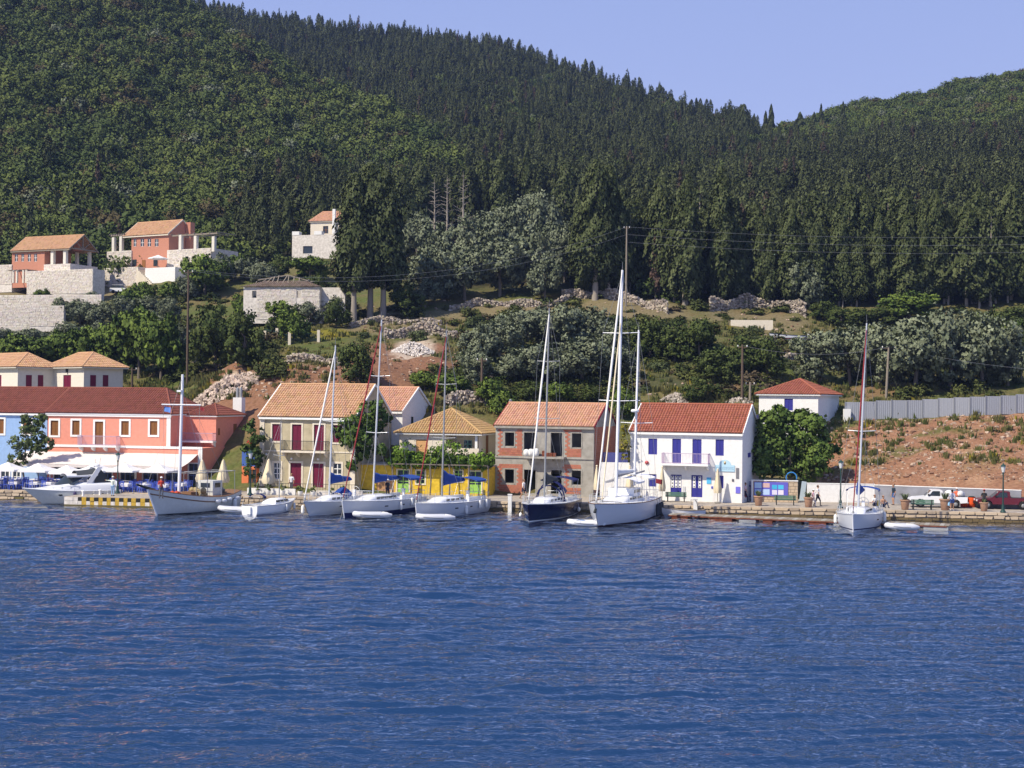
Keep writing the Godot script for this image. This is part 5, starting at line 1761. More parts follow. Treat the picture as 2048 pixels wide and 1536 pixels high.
	tgeo.quad(Vector3(tx0, -2, zt - 6), Vector3(tx0, -2, zt), Vector3(tx0, th, zt), Vector3(tx0, th, zt - 6))
	tgeo.quad(Vector3(tx1, -2, zt - 6), Vector3(tx0, -2, zt - 6), Vector3(tx0, th, zt - 6), Vector3(tx1, th, zt - 6))
	part(o, "tower_wall", tgeo, M.cream_plaster)
	glazed(o, "window", tw[0], zt, 0.2, M.brown_wood, 2, 2)
	hip_roof(o, tx1 - tx0, 6.0, th, on_face(xf, 655, 424, zt - 3).y, M.tile_peach, M.cream_plaster, 0.3, zt, tx0, 1.6)
	cg = Geo.new()
	var cr := face_rect(xf, [665, 418, 670.5, 468], zt + 0.4)
	cg.box(cr.position.x, cr.end.x, cr.position.y, cr.end.y, zt + 0.005, zt + 0.5)
	part(o, "chimney", cg, M.white_plaster)

	# roofless ruin
	xf = pose(at(547, 600, 205), 8)
	xf.origin += xf.basis.x * on_face(xf, 487, 590).x
	W = on_face(xf, 640, 590).x
	o = thing("ruined_house", "ruined stone farmhouse with a collapsed tile roof", "ruin", xf)
	H = on_face(xf, 560, 574).y
	wins = rects(xf, [[504, 581.6, 513, 595.5], [594, 581.6, 602, 595.5]])
	part(o, "wall", body(W, 6.0, H, wins, -3.5, 0.0, 0.0, 0.55), M.pale_stone)
	stone_skin(o, xf, [514, 575, 593, 612], 0.0, 2.0)
	stone_skin(o, xf, [603, 575, 639, 612], 0.0, 2.0)
	var g := Geo.new()
	tiles(g, Vector3(-0.3, H, 0.3), Vector3.RIGHT, Vector3(0, 0.42, -0.9).normalized(), W + 0.6, 2.4, 3.0, 3.0, 0.3, 0.45, 0.35)
	var rf := part(o, "roof", g, mat("tile_grey", Color(0.24, 0.18, 0.14), 0.95, "grain", 0.6, {"tint": true}))
	var rg := Geo.new()
	for k in 11:
		var x := lerpf(1.5, W - 2.0, k / 10.0)
		var yy := H + 0.9 + 1.1 * sin(PI * clampf((k + 0.5) / 11.0, 0, 1))
		rg.beam(Vector3(x, H + 0.7, -1.2), Vector3(x + rng.randf_range(-0.5, 0.5), yy, -3.0), 0.12, 0.14)
	rg.beam(Vector3(1.2, H + 1.3, -3.0), Vector3(W * 0.5, H + 2.05, -3.0), 0.15, 0.15)
	rg.beam(Vector3(W * 0.5, H + 2.05, -3.0), Vector3(W - 2.0, H + 1.0, -3.0), 0.15, 0.15)
	part(rf, "rafter", rg, M.weathered_wood).set_meta("kind", "stuff")
	wall_block(o, "side_wall", xf, [640, 575, 690, 600], -1.0, 0.5, M.pale_stone, 3.0)

func parasol_open(p: Vector3, rad: float, h: float, label: String, m: Material, sides := 4, group := "", yaw := 0.0):
	var o := thing("parasol", label, "parasol", Transform3D(Basis(Vector3.UP, yaw), p), group)
	var g := Geo.new()
	g.tube([Vector3(0, 0, 0), Vector3(0, h + 0.05, 0)], 0.03, 6)
	part(o, "pole", g, M.weathered_wood)
	g = Geo.new()
	g.lathe([[0.02, 0], [0.3, 0], [0.3, 0.08], [0.05, 0.12]], 10)
	part(o, "base", g, M.concrete)
	g = Geo.new()
	for k in sides:
		var a := TAU * k / sides + PI / 4; var b := TAU * (k + 1) / sides + PI / 4
		var e0 := Vector3(cos(a) * rad, h - rad * 0.34, sin(a) * rad); var e1 := Vector3(cos(b) * rad, h - rad * 0.34, sin(b) * rad)
		var top := Vector3(0, h, 0)
		var m0 := e0.lerp(top, 0.5) - Vector3(0, 0.05, 0); var m1 := e1.lerp(top, 0.5) - Vector3(0, 0.05, 0)
		g.tri(top, m1, m0); g.quad(m0, m1, e1, e0)
		g.quad(e0, e1, e1 - Vector3(0, 0.16, 0), e0 - Vector3(0, 0.16, 0))
	part(o, "canopy", g, m)
	g = Geo.new()
	for k in sides:
		var a := TAU * k / sides + PI / 4
		g.beam(Vector3(0, h - 0.06, 0), Vector3(cos(a) * rad, h - rad * 0.34 - 0.04, sin(a) * rad), 0.025, 0.025)
	part(o, "rib", g, M.weathered_wood).set_meta("kind", "stuff")
	return o

# ---------------------------------------------------------------- boats (local z runs to the bow, y = 0 is the waterline)
func afloat(px: float, py: float, heading: float, stem: float) -> Transform3D:      # pixel of the stem at the waterline; heading degrees to the left of straight at the viewer
	var p = on(px, py, 0.0)
	var b = Basis(Vector3.UP, deg_to_rad(-heading))
	return Transform3D(b, p - b.z * stem)

class Hull:
	var L = 11.0; var B := 3.6; var fb := 1.1; var bow := 0.25; var stern := 0.0; var draft := 0.5
	var rake = 0.35; var full := 0.85; var peak := 0.42; var flare := 0.5; var transom_rake := 0.0
	func half(s: float) -> float:
		if s < peak: return B / 2 * lerpf(full, 1.0, sin(s / peak * PI / 2))
		return B / 2 * maxf(1.0 - pow((s - peak) / (1.0 - peak), 2.3), 0.012)
	func sheer(s: float) -> float:
		return fb + bow * pow(maxf(s - 0.25, 0.0) / 0.75, 2.0) + stern * pow(maxf(0.35 - s, 0.0) / 0.35, 2.0)
	func point(s: float, y: float, side: float) -> Vector3:
		var t = clampf((sheer(s) - y) / (sheer(s) + draft), 0, 1)
		var w = half(s) * pow(maxf(1.0 - pow(t, 3.2), 0.0), flare) * lerpf(1.0, 1.0 - 0.25 * t, smoothstep(0.5, 1.0, s))
		var z = lerpf(-L / 2, L / 2, s) - rake * t * smoothstep(0.45, 1.0, s) * 1.6 + transom_rake * t * (1.0 - smoothstep(0.0, 0.15, s))
		return Vector3(side * w, y, z)
	func band(g, a: Callable, b: Callable, n_rows: int):      # both sides between two height functions of s
		for side in [-1.0, 1.0]:
			var rings = []
			for i in 25:
				var s = i / 24.0
				var ring = PackedVector3Array()
				for k in n_rows + 1:
					var t = k / float(n_rows)
					ring.append(point(s, lerpf(a.call(s), b.call(s), t), side))
				if side > 0: ring.reverse()
				rings.append(ring)
			g.loft(rings, false)
	func transom(g):
		var n = 8
		for k in n:
			var y0 = lerpf(sheer(0), -draft, k / float(n)); var y1 := lerpf(sheer(0), -draft, (k + 1) / float(n))
			g.quad(point(0, y0, 1), point(0, y0, -1), point(0, y1, -1), point(0, y1, 1))
	func deck(g, camber = 0.08, drop = 0.02):
		var rings = []
		for i in 25:
			var s = i / 24.0
			var p = point(s, sheer(s), 1)
			rings.append(PackedVector3Array([Vector3(p.x, p.y - drop, p.z), Vector3(p.x * 0.5, p.y - drop + camber * 0.75, p.z), Vector3(0, p.y - drop + camber, p.z), Vector3(-p.x * 0.5, p.y - drop + camber * 0.75, p.z), Vector3(-p.x, p.y - drop, p.z)]))
		g.loft(rings, false)

func build_hull(o: Node3D, h: Hull, top: Material, stripe: Material, bottom: Material, deckm: Material, s1 = 0.16, s0 = 0.04, rail: Material = null) -> MeshInstance3D:
	var g = Geo.new()
	h.band(g, func(s): return h.sheer(s), func(_s): return s1, 7)
	h.transom(g)
	var hull = part(o, "hull", g, top)
	g = Geo.new()
	h.band(g, func(_s): return s1, func(_s): return s0, 1)
	part(hull, "boot_stripe", g, stripe)
	g = Geo.new()
	h.band(g, func(_s): return s0, func(_s): return -h.draft, 4)
	part(hull, "bottom", g, bottom)
	g = Geo.new()
	h.deck(g)
	part(o, "deck", g, deckm)
	g = Geo.new()
	for side in [-1.0, 1.0]:
		var pts = []
		for i in 25: pts.append(h.point(i / 24.0, h.sheer(i / 24.0), side) + Vector3(0, 0.02, 0))
		g.tube(pts, 0.035, 5)
	part(o, "toe_rail", g, rail if rail else M.alloy)
	return hull

func cabin(o: Node3D, z0: float, z1: float, w0: float, w1: float, y: float, h: float, m: Material, ports: int, glassm: Material):
	var rings = []
	for i in 9:
		var t = i / 8.0
		var w = lerpf(w0, w1, t)
		var hh = h * smoothstep(0.0, 0.18, t) * smoothstep(1.0, 0.72, t) if true else h
		hh = h * minf(1.0, 0.35 + t * 3.5) * lerpf(1.0, 0.25, smoothstep(0.6, 1.0, t))
		var z = lerpf(z0, z1, t)
		var ring = PackedVector3Array()
		for q in [[1.0, -0.15], [0.97, 0.35], [0.86, 0.85], [0.5, 1.0], [0.0, 1.06], [-0.5, 1.0], [-0.86, 0.85], [-0.97, 0.35], [-1.0, -0.15]]:
			ring.append(Vector3(q[0] * w / 2, y + q[1] * hh, z))
		rings.append(ring)
	var g = Geo.new()
	g.loft(rings, false)
	g.fan(rings[0], false)
	var c = part(o, "coachroof", g, m)
	for k in ports:
		for side in [-1.0, 1.0]:
			var t = lerpf(0.15, 0.62, k / float(maxi(ports - 1, 1)))
			var w = lerpf(w0, w1, t) / 2
			g = Geo.new()
			g.xf = Transform3D(Basis(), Vector3(side * w * 0.955, y + h * 0.5, lerpf(z0, z1, t)))
			g.box(-0.03, 0.03, -0.09, 0.09, -0.26, 0.26)
			part(c, "porthole", g, glassm)
	return c

func canopy(o: Node3D, called: String, z0: float, z1: float, w: float, y: float, arch: float, m: Material, slope = 0.0):
	var rings = []
	for i in 6:
		var t = i / 5.0
		var ring = PackedVector3Array()
		for k in 9:
			var u = 1.0 - k / 8.0 * 2.0
			ring.append(Vector3(u * w / 2, y + arch * (1.0 - u * u) - arch + slope * t - 0.07 * sin(PI * t) * 0.6, lerpf(z0, z1, t)))
		rings.append(ring)
	var g = Geo.new()
	g.loft(rings, false)
	for side in [0, 8]:
		for i in 5:
			var a: Vector3 = rings[i][side]; var b: Vector3 = rings[i + 1][side]
			g.quad(a, b, b - Vector3(0, 0.14, 0), a - Vector3(0, 0.14, 0))
	return part(o, called, g, m)

func wire(g: Geo, a: Vector3, b: Vector3, r = 0.012):
	g.tube([a, b], r, 4, false)

func fender(o: Node3D, p: Vector3, m: Material, l = 0.75, r = 0.14):
	var g = Geo.new()
	g.lathe([[0.02, -l / 2], [r * 0.7, -l / 2 + 0.05], [r, -l / 2 + 0.14], [r, l / 2 - 0.14], [r * 0.7, l / 2 - 0.05], [0.03, l / 2]], 10, p)
	g.tube([p + Vector3(0, l / 2, 0), p + Vector3(-signf(p.x) * 0.08, l / 2 + 0.35, 0)], 0.012, 4)
	part(o, "fender", g, m)

func rails(o: Node3D, h: Hull, s0 = 0.03, s1 = 0.96):
	var g = Geo.new()
	for side in [-1.0, 1.0]:
		var tops = []
		for i in 9:
			var s = lerpf(s0, s1, i / 8.0)
			var p = h.point(s, h.sheer(s), side)
			p.x -= side * 0.06
			g.tube([p, p + Vector3(0, 0.62, 0)], 0.016, 4)
			tops.append(p + Vector3(0, 0.6, 0))
		g.tube(tops, 0.011, 4, false)
		var mids = []
		for p in tops: mids.append(p - Vector3(0, 0.3, 0))
		g.tube(mids, 0.009, 4, false)
	var b = h.point(0.985, h.sheer(0.985), 0)
	var pl = h.point(s1, h.sheer(s1), -1); var pr := h.point(s1, h.sheer(s1), 1)
	g.tube([pl + Vector3(0, 0.6, 0), b + Vector3(0, 0.65, 0.15), pr + Vector3(0, 0.6, 0)], 0.02, 5)
	g.tube([b, b + Vector3(0, 0.65, 0.15)], 0.018, 4)
	var ql = h.point(0.0, h.sheer(0), -1); var qr := h.point(0.0, h.sheer(0), 1)
	g.tube([ql + Vector3(0.06, 0.62, 0.1), qr + Vector3(-0.06, 0.62, 0.1)], 0.02, 5)
	part(o, "guard_rail", g, M.alloy)

func mast(o: Node3D, foot: Vector3, top: Vector3, r: float, spreaders: Array, m: Material, h: Hull, s_chain = 0.5, sw = 1.1) -> MeshInstance3D:
	var g = Geo.new()
	g.tube([foot, foot.lerp(top, 0.6), top], [r, r * 0.95, r * 0.7], 8)
	var mm = part(o, "mast", g, m)
	g = Geo.new()
	var tips = []
	for t in spreaders:
		var p = foot.lerp(top, t)
		var w = sw * (1.15 - 0.35 * t)
		var back = -0.2
		g.tube([p + Vector3(-w, 0.06, back), p, p + Vector3(w, 0.06, back)], 0.035, 5)
		tips.append([p + Vector3(-w, 0.06, back), p + Vector3(w, 0.06, back)])
	part(mm, "spreader", g, m).set_meta("kind", "stuff")
	g = Geo.new()
	for side in 2:
		var sg = -1.0 if side == 0 else 1.0
		var chain = h.point(s_chain, h.sheer(s_chain), sg)
		var last = chain
		for tip in tips:
			wire(g, last, tip[side]); last = tip[side]
		wire(g, last, top - Vector3(0, 0.3, 0))
		wire(g, chain, foot.lerp(top, spreaders[0] if spreaders else 0.7), 0.01)
	wire(g, h.point(0.0, h.sheer(0.0), 0), top)
	part(o, "standing_rigging", g, M.grey_metal)
	g = Geo.new()
	g.tube([top, top + Vector3(0, 0.7, 0)], 0.012, 4)
	g.tube([top + Vector3(0, 0.05, 0), top + Vector3(0.1, 0.25, 0.25)], 0.012, 4)
	part(mm, "masthead_aerial", g, M.grey_metal)
	return mm

func stay_sail(o: Node3D, foot: Vector3, top: Vector3, m: Material, r = 0.075):
	var g = Geo.new()
	var pts = []; var rad := []
	for i in 13:
		var t = i / 12.0
		pts.append(foot.lerp(top, t)); rad.append(r * (0.55 + 0.75 * sin(PI * clampf(t * 0.85 + 0.1, 0, 1))) * (1.0 + 0.08 * sin(t * 70.0)))
	g.tube(pts, rad, 7)
	part(o, "furled_headsail", g, m)
	g = Geo.new()
	g.lathe([[0.02, 0], [0.13, 0.02], [0.13, 0.06], [0.06, 0.1], [0.12, 0.16], [0.02, 0.2]], 8, foot - Vector3(0, 0.2, 0))
	part(o, "furler_drum", g, M.grey_metal)

func boom_cover(o: Node3D, from: Vector3, length: float, m: Material, h0 = 0.85, h1 := 0.3, up = 0.0):
	var g = Geo.new()
	g.tube([from, from + Vector3(0, up, -length)], 0.07, 7)
	part(o, "boom", g, M.alloy)
	g = Geo.new()
	var rings = []
	for i in 9:
		var t = i / 8.0
		var hh = lerpf(h0, h1, pow(t, 0.7)) * (1.0 + 0.06 * sin(i * 2.1))
		var ring = PackedVector3Array()
		for q in [[0.0, -0.12], [-0.17, -0.02], [-0.2, 0.3], [-0.1, 0.75], [0.0, 1.0], [0.1, 0.75], [0.2, 0.3], [0.17, -0.02]]:
			ring.append(from + Vector3(q[0], q[1] * hh + up * t, -0.05 - length * 0.97 * t))
		ring.reverse()
		rings.append(ring)
	rings.reverse()
	g.loft(rings, true)
	g.fan(rings[-1], false); g.fan(rings[0], true)
	part(o, "sail_cover", g, m)

func wheel(o: Node3D, p: Vector3, r: float):
	var g = Geo.new()
	var pts = []
	for k in 17: pts.append(p + Vector3(cos(TAU * k / 16) * r, sin(TAU * k / 16) * r, 0))
	g.tube(pts, 0.02, 5, false)
	for k in 3:
		var a = PI * k / 3
		g.tube([p + Vector3(cos(a) * r, sin(a) * r, 0), p - Vector3(cos(a) * r, sin(a) * r, 0)], 0.012, 4)
	part(o, "steering_wheel", g, M.alloy)

func flag(o: Node3D, foot: Vector3, h: float, w: float, m: Material):
	var g = Geo.new()
	g.tube([foot, foot + Vector3(0, h, -0.15)], 0.015, 5)
	part(o, "flag_staff", g, M.weathered_wood)
	g = Geo.new()
	var rings = []
	for i in 6:
		var t = i / 5.0
		var x = w * t
		rings.append(PackedVector3Array([foot + Vector3(x, h - 0.05 - 0.1 * t, -0.15 + 0.06 * sin(t * 6)), foot + Vector3(x, h - 0.05 - w * 0.65 - 0.14 * t, -0.12 + 0.06 * sin(t * 6 + 0.4))]))
	g.loft(rings, false)
	part(o, "flag", g, m)

func line_to(p: Vector3, q: Vector3, label: String, sag = 0.3):
	var pts = []
	for i in 9:
		var t = i / 8.0
		pts.append(p.lerp(q, t) - Vector3(0, sag * sin(PI * t), 0))
	var g = Geo.new()
	g.tube(pts, 0.018, 4)
	var o = part(self, "mooring_line", g, M.rope)
	tag(o, label, "rope", "mooring lines")

# a modern cruising yacht
func yacht(called: String, label: String, xf: Transform3D, d: Dictionary) -> Node3D:
	var h = Hull.new()
	h.L = d.L; h.B = d.B; h.fb = d.fb; h.bow = d.get("bow", 0.22); h.rake = d.get("rake", 0.3); h.full = d.get("full", 0.84)
	var o = thing(called, label, "sailboat", xf)
	build_hull(o, h, d.hull, d.stripe, d.get("bottom", M.navy_canvas), M.gelcoat, d.get("s1", 0.2), d.get("s0", 0.06), d.get("rail", null))
	var L: float = d.L
	var dk: float = d.fb + 0.04
	if d.get("stem", false):         # pale stem band
		var g = Geo.new()
		var pts = []
		for i in 9: pts.append(h.point(1.0, lerpf(h.sheer(1.0), 0.0, i / 8.0), 0) + Vector3(0, 0, 0.01))
		g.tube(pts, 0.05, 6)
		part(o, "stem_band", g, M.gelcoat)
	cabin(o, -L * 0.16, L * 0.27, d.B * 0.6, d.B * 0.34, dk, d.get("cabin_h", 0.48), M.gelcoat, d.get("ports", 4), M.glass)
	for side in [-1.0, 1.0]:             # hull windows
		for s in d.get("hull_ports", [0.62, 0.4]):
			var p = h.point(s, d.fb * 0.68, side)
			var g = Geo.new()
			g.xf = Transform3D(Basis(Vector3.UP, atan2(h.point(s + 0.03, d.fb * 0.68, side).x - p.x, 0.03 * L)), p)
			g.box(-0.02, 0.02, -0.05, 0.05, -0.2, 0.2)
			part(o, "hull_window", g, M.glass)
	var cg = Geo.new()                 # cockpit coamings and seats
	for side in [-1.0, 1.0]:
		cg.xf = Transform3D(Basis(Vector3.UP, 0.0), Vector3(side * d.B * 0.3, dk, -L * 0.32))
		cg.box(-0.12, 0.12, -0.05, 0.3, -L * 0.15, L * 0.15)
	part(o, "cockpit_coaming", cg, M.gelcoat).set_meta("kind", "stuff")
	var pg = Geo.new()
	pg.box(-0.12, 0.12, dk - 0.1, dk + 0.75, -L * 0.38, -L * 0.36)
	part(o, "binnacle", pg, M.gelcoat)
	wheel(o, Vector3(0, dk + 0.6, -L * 0.39), 0.42)
	var hg = Geo.new()
	hg.box(-0.28, 0.28, dk + 0.02, dk + 0.1, L * 0.31, L * 0.36)
	part(o, "foredeck_hatch", hg, M.glass)
	rails(o, h)
	var ms: float = d.get("mast_s", 0.58)
	var mz = lerpf(-L / 2, L / 2, ms)
	var foot = Vector3(0, dk + d.get("cabin_h", 0.48) * 0.6, mz)
	var lean: Vector2 = d.get("lean", Vector2(0, -0.02))
	var top = foot + Vector3(lean.x * d.mast, d.mast, lean.y * d.mast)
	mast(o, foot, top, d.get("mast_r", 0.085), d.get("spread", [0.36, 0.68]), d.get("mast_m", M.alloy), h, ms - 0.05)
	if d.has("furl"): stay_sail(o, h.point(0.985, h.sheer(0.985) + 0.3, 0), foot.lerp(top, d.get("furl_top", 0.97)), d.furl, d.get("furl_r", 0.052))
	if d.has("cover"): boom_cover(o, foot + Vector3(0, 1.25, -0.15), L * 0.36, d.cover, d.get("cover_h", 0.85), 0.28, d.get("boom_up", 0.1))
	if d.has("spray"):
		var sh = d.get("spray_h", 1.05)
		canopy(o, "sprayhood", -L * 0.17, -L * (0.05 if sh < 1.2 else 0.11), d.B * (0.56 if sh < 1.2 else 0.64), dk + sh, 0.45 * sh, d.spray, -0.4 if sh < 1.2 else -0.1)
		if sh > 1.2:            # arched screen frames in front of the hood
			var sg = Geo.new()
			for zz in [-0.11, -0.06]:
				var ap = []
				for k in 13: ap.append(Vector3(cos(PI * k / 12.0) * d.B * 0.32, dk + sin(PI * k / 12.0) * sh * (1.0 if zz < -0.1 else 0.8), L * zz))
				sg.tube(ap, 0.06, 6, false)
			part(o, "screen_frame", sg, d.spray).set_meta("kind", "stuff")
	if d.has("bimini"):
		var by: float = dk + 1.95
		canopy(o, "bimini", -L * 0.46, -L * 0.25, d.B * 0.74, by, 0.22, d.bimini)
		var bg = Geo.new()
		for side in [-1.0, 1.0]:
			for z in [-0.45, -0.27]:
				bg.tube([Vector3(side * d.B * 0.37, dk, -L * 0.36), Vector3(side * d.B * 0.37, by - 0.22, L * z)], 0.017, 5)
		part(o, "bimini_frame", bg, M.alloy).set_meta("kind", "stuff")
	for f in d.get("fenders", []):
		var p = h.point(f[0], h.sheer(f[0]), f[1])
		fender(o, Vector3(p.x + f[1] * 0.12, d.fb * f[2], p.z), d.get("fender_m", M.fender), f[3] if f.size() > 3 else 0.75)
	for q in d.get("buoys", []):       # yellow horseshoe buoy at the pushpit
		var g = Geo.new()
		g.tube([Vector3(q, dk + 0.15, -L * 0.48), Vector3(q, dk + 0.75, -L * 0.48)], [0.13, 0.13], 8)
		part(o, "life_buoy", g, mat("buoy_yellow", Color(0.62, 0.42, 0.03), 0.6) if not M.has("buoy_yellow") else M.buoy_yellow)
	return o

func dinghy(px: float, py: float, heading: float, label: String, l = 3.1, m: Material = null, cover: Material = null) -> Node3D:
	var xf = afloat(px, py, heading, 0.0)
	var o = thing("inflatable_dinghy", label, "dinghy", xf)
	var r = 0.23
	var g = Geo.new()
	var pts = []; var rad := []
	for k in 19:
		var t = k / 18.0 * 2.0 - 1.0
		var a = absf(t)
		var z = lerpf(l / 2 - 0.1, -l / 2, pow(a, 1.2))
		var x = signf(t) * 0.62 * minf(1.0, pow(a * 2.2, 0.55))
		pts.append(Vector3(x, 0.27 + 0.18 * pow(1.0 - a, 2.0), z))
		rad.append(r if a < 0.93 else r * 0.55)
	g.tube(pts, rad, 9)
	part(o, "tube", g, m if m else M.tube_pvc)
	g = Geo.new()
	for side in [-1.0, 1.0]:
		var q = []
		for k in range(3, 9):
			var p: Vector3 = pts[k] if side < 0 else pts[18 - k]
			q.append(p + Vector3(side * r * 1.0, 0.0, 0))
		g.tube(q, 0.03, 5)
	part(o, "rubbing_strake", g, M.grey_metal).set_meta("kind", "stuff")
	g = Geo.new()
	g.box(-0.5, 0.5, 0.05, 0.1, -l / 2 + 0.2, l / 2 - 0.5)
	part(o, "floor", g, M.concrete)
	g = Geo.new()
	g.box(-0.5, 0.5, 0.05, 0.5, -l / 2 + 0.25, -l / 2 + 0.3)
	part(o, "transom", g, M.gelcoat)
	g = Geo.new()
	g.box(-0.55, 0.55, 0.3, 0.36, -0.1, 0.12)
	part(o, "thwart", g, M.gelcoat)
	if cover:
		g = Geo.new()
		g.ball(Vector3(0, 0.3, 0.35), Vector3(0.72, 0.3, 0.55), 6)
		part(o, "tank_cover", g, cover)
		g = Geo.new()                         # outboard motor
		g.box(-0.14, 0.14, 0.5, 0.9, -l / 2 - 0.15, -l / 2 + 0.22)
		g.box(-0.05, 0.05, -0.2, 0.5, -l / 2 - 0.02, -l / 2 + 0.1)
		part(o, "outboard_motor", g, M.rubber)
	return o

func make_boats():
	rng.seed = 17
	# the pair of charter yachts with red furled headsails
	yacht("sailing_yacht", "grey-hulled yacht, red furled headsail, blue cover draped low over boom and cockpit", afloat(688, 1036, 27, 5.3), {"L": 11.2, "B": 3.7, "fb": 1.2, "hull": M.hull_grey, "stripe": M.navy_canvas, "s1": 0.42, "s0": 0.3, "stem": true, "mast": 15.3, "lean": Vector2(0.032, -0.02), "furl": M.red_canvas, "cover": M.blue_canvas, "bimini": M.blue_canvas, "fenders": [[0.45, 1.0, 0.62], [0.28, 1.0, 0.8], [0.05, 1.0, 0.5]], "ports": 5, "buoys": [0.9]})
	yacht("sailing_yacht", "grey-hulled yacht, red furled headsail, navy bag with white emblem on boom", afloat(833, 1040, 25, 5.3), {"L": 11.0, "B": 3.7, "fb": 1.15, "hull": M.hull_grey, "stripe": M.gelcoat, "stem": true, "mast": 14.4, "lean": Vector2(0.012, -0.015), "furl": M.red_canvas, "cover": M.blue_canvas, "cover_h": 1.25, "bimini": M.blue_canvas, "fenders": [[0.5, 1.0, 0.5], [0.26, 1.0, 0.75], [0.12, 1.0, 0.75]], "mast_m": M.grey_metal, "buoys": [1.0]})
	yacht("sailing_yacht", "pale grey yacht with a white furled headsail and bright blue sail cover", afloat(612, 1033, 24, 4.4), {"L": 9.6, "B": 3.2, "fb": 1.05, "rake": 0.75, "hull": M.hull_grey, "stripe": M.gelcoat, "bottom": M.navy_canvas, "s1": 0.1, "s0": 0.02, "mast": 13.2, "lean": Vector2(0.018, -0.03), "furl": M.sail_white, "furl_r": 0.06, "cover": M.blue_canvas, "cover_h": 0.95, "spray": M.blue_canvas, "fenders": [[0.9, -1.0, 0.5], [0.3, 1.0, 0.45]], "spread": [0.5]})
	yacht("sailing_yacht", "navy-hulled yacht with dark sprayhood, white furled headsail and charcoal mainsail", afloat(1057, 1046, 17, 5.6), {"L": 11.6, "B": 3.8, "fb": 1.3, "hull": M.hull_navy, "stripe": M.gelcoat, "s1": 0.16, "s0": 0.06, "mast": 16.2, "lean": Vector2(0.014, -0.012), "furl": M.sail_white, "furl_r": 0.068, "cover": M.charcoal_canvas, "cover_h": 1.15, "spray": M.navy_canvas, "spray_h": 1.7, "bimini": M.navy_canvas, "fenders": [[0.8, -1.0, 0.35, 0.4], [0.2, 1.0, 0.4, 0.4]], "mast_m": M.grey_metal, "spread": [0.42, 0.72]})
	yacht("sailing_yacht", "grey yacht with blue boom cover, blue bimini and a red furled headsail beside the pontoon", afloat(1706, 1064, 20, 4.3), {"L": 9.0, "B": 3.5, "fb": 1.15, "hull": M.hull_grey, "stripe": M.navy_canvas, "s1": 0.2, "s0": 0.1, "bottom": M.gelcoat, "stem": true, "mast": 15.0, "lean": Vector2(0.036, -0.02), "furl": M.red_canvas, "cover": M.blue_canvas, "cover_h": 1.2, "bimini": M.blue_canvas, "fenders": [[0.6, -1.0, 0.6], [0.25, 1.0, 0.6], [0.06, 1.0, 0.6]], "spread": [0.42], "buoys": [1.15]})
	ketch()
	caique()
	motor_yacht()
	small_sailboat()
	dinghy(742, 1037, 58, "white inflatable dinghy beside the yacht with draped blue cover", 3.2)
	dinghy(868, 1042, 58, "white inflatable dinghy beside the yacht with the navy boom bag", 3.2)
	dinghy(1170, 1054, 70, "white inflatable dinghy with an outboard and a bright blue cover", 2.9, M.gelcoat, M.sky_canvas)
	dinghy(1800, 1061, 66, "grey inflatable dinghy between the yacht with blue bimini and the pontoon's end", 2.7)
	dinghy(466, 1026, 75, "small pale dinghy tied behind the wooden fishing boat", 2.4)
	skiffs()
	line_to(on(1052, 1002, 1.4), on(1006, 1049, -0.1), "slack line running from the navy yacht's bow into the water")
	line_to(on(1200, 1010, 1.6), on(1150, 1042, 0.6), "line between the big ketch and the dinghy with blue cover")
	line_to(on(690, 1000, 1.3), on(676, 1046, -0.1), "mooring line off the bow of the yacht with draped blue cover")

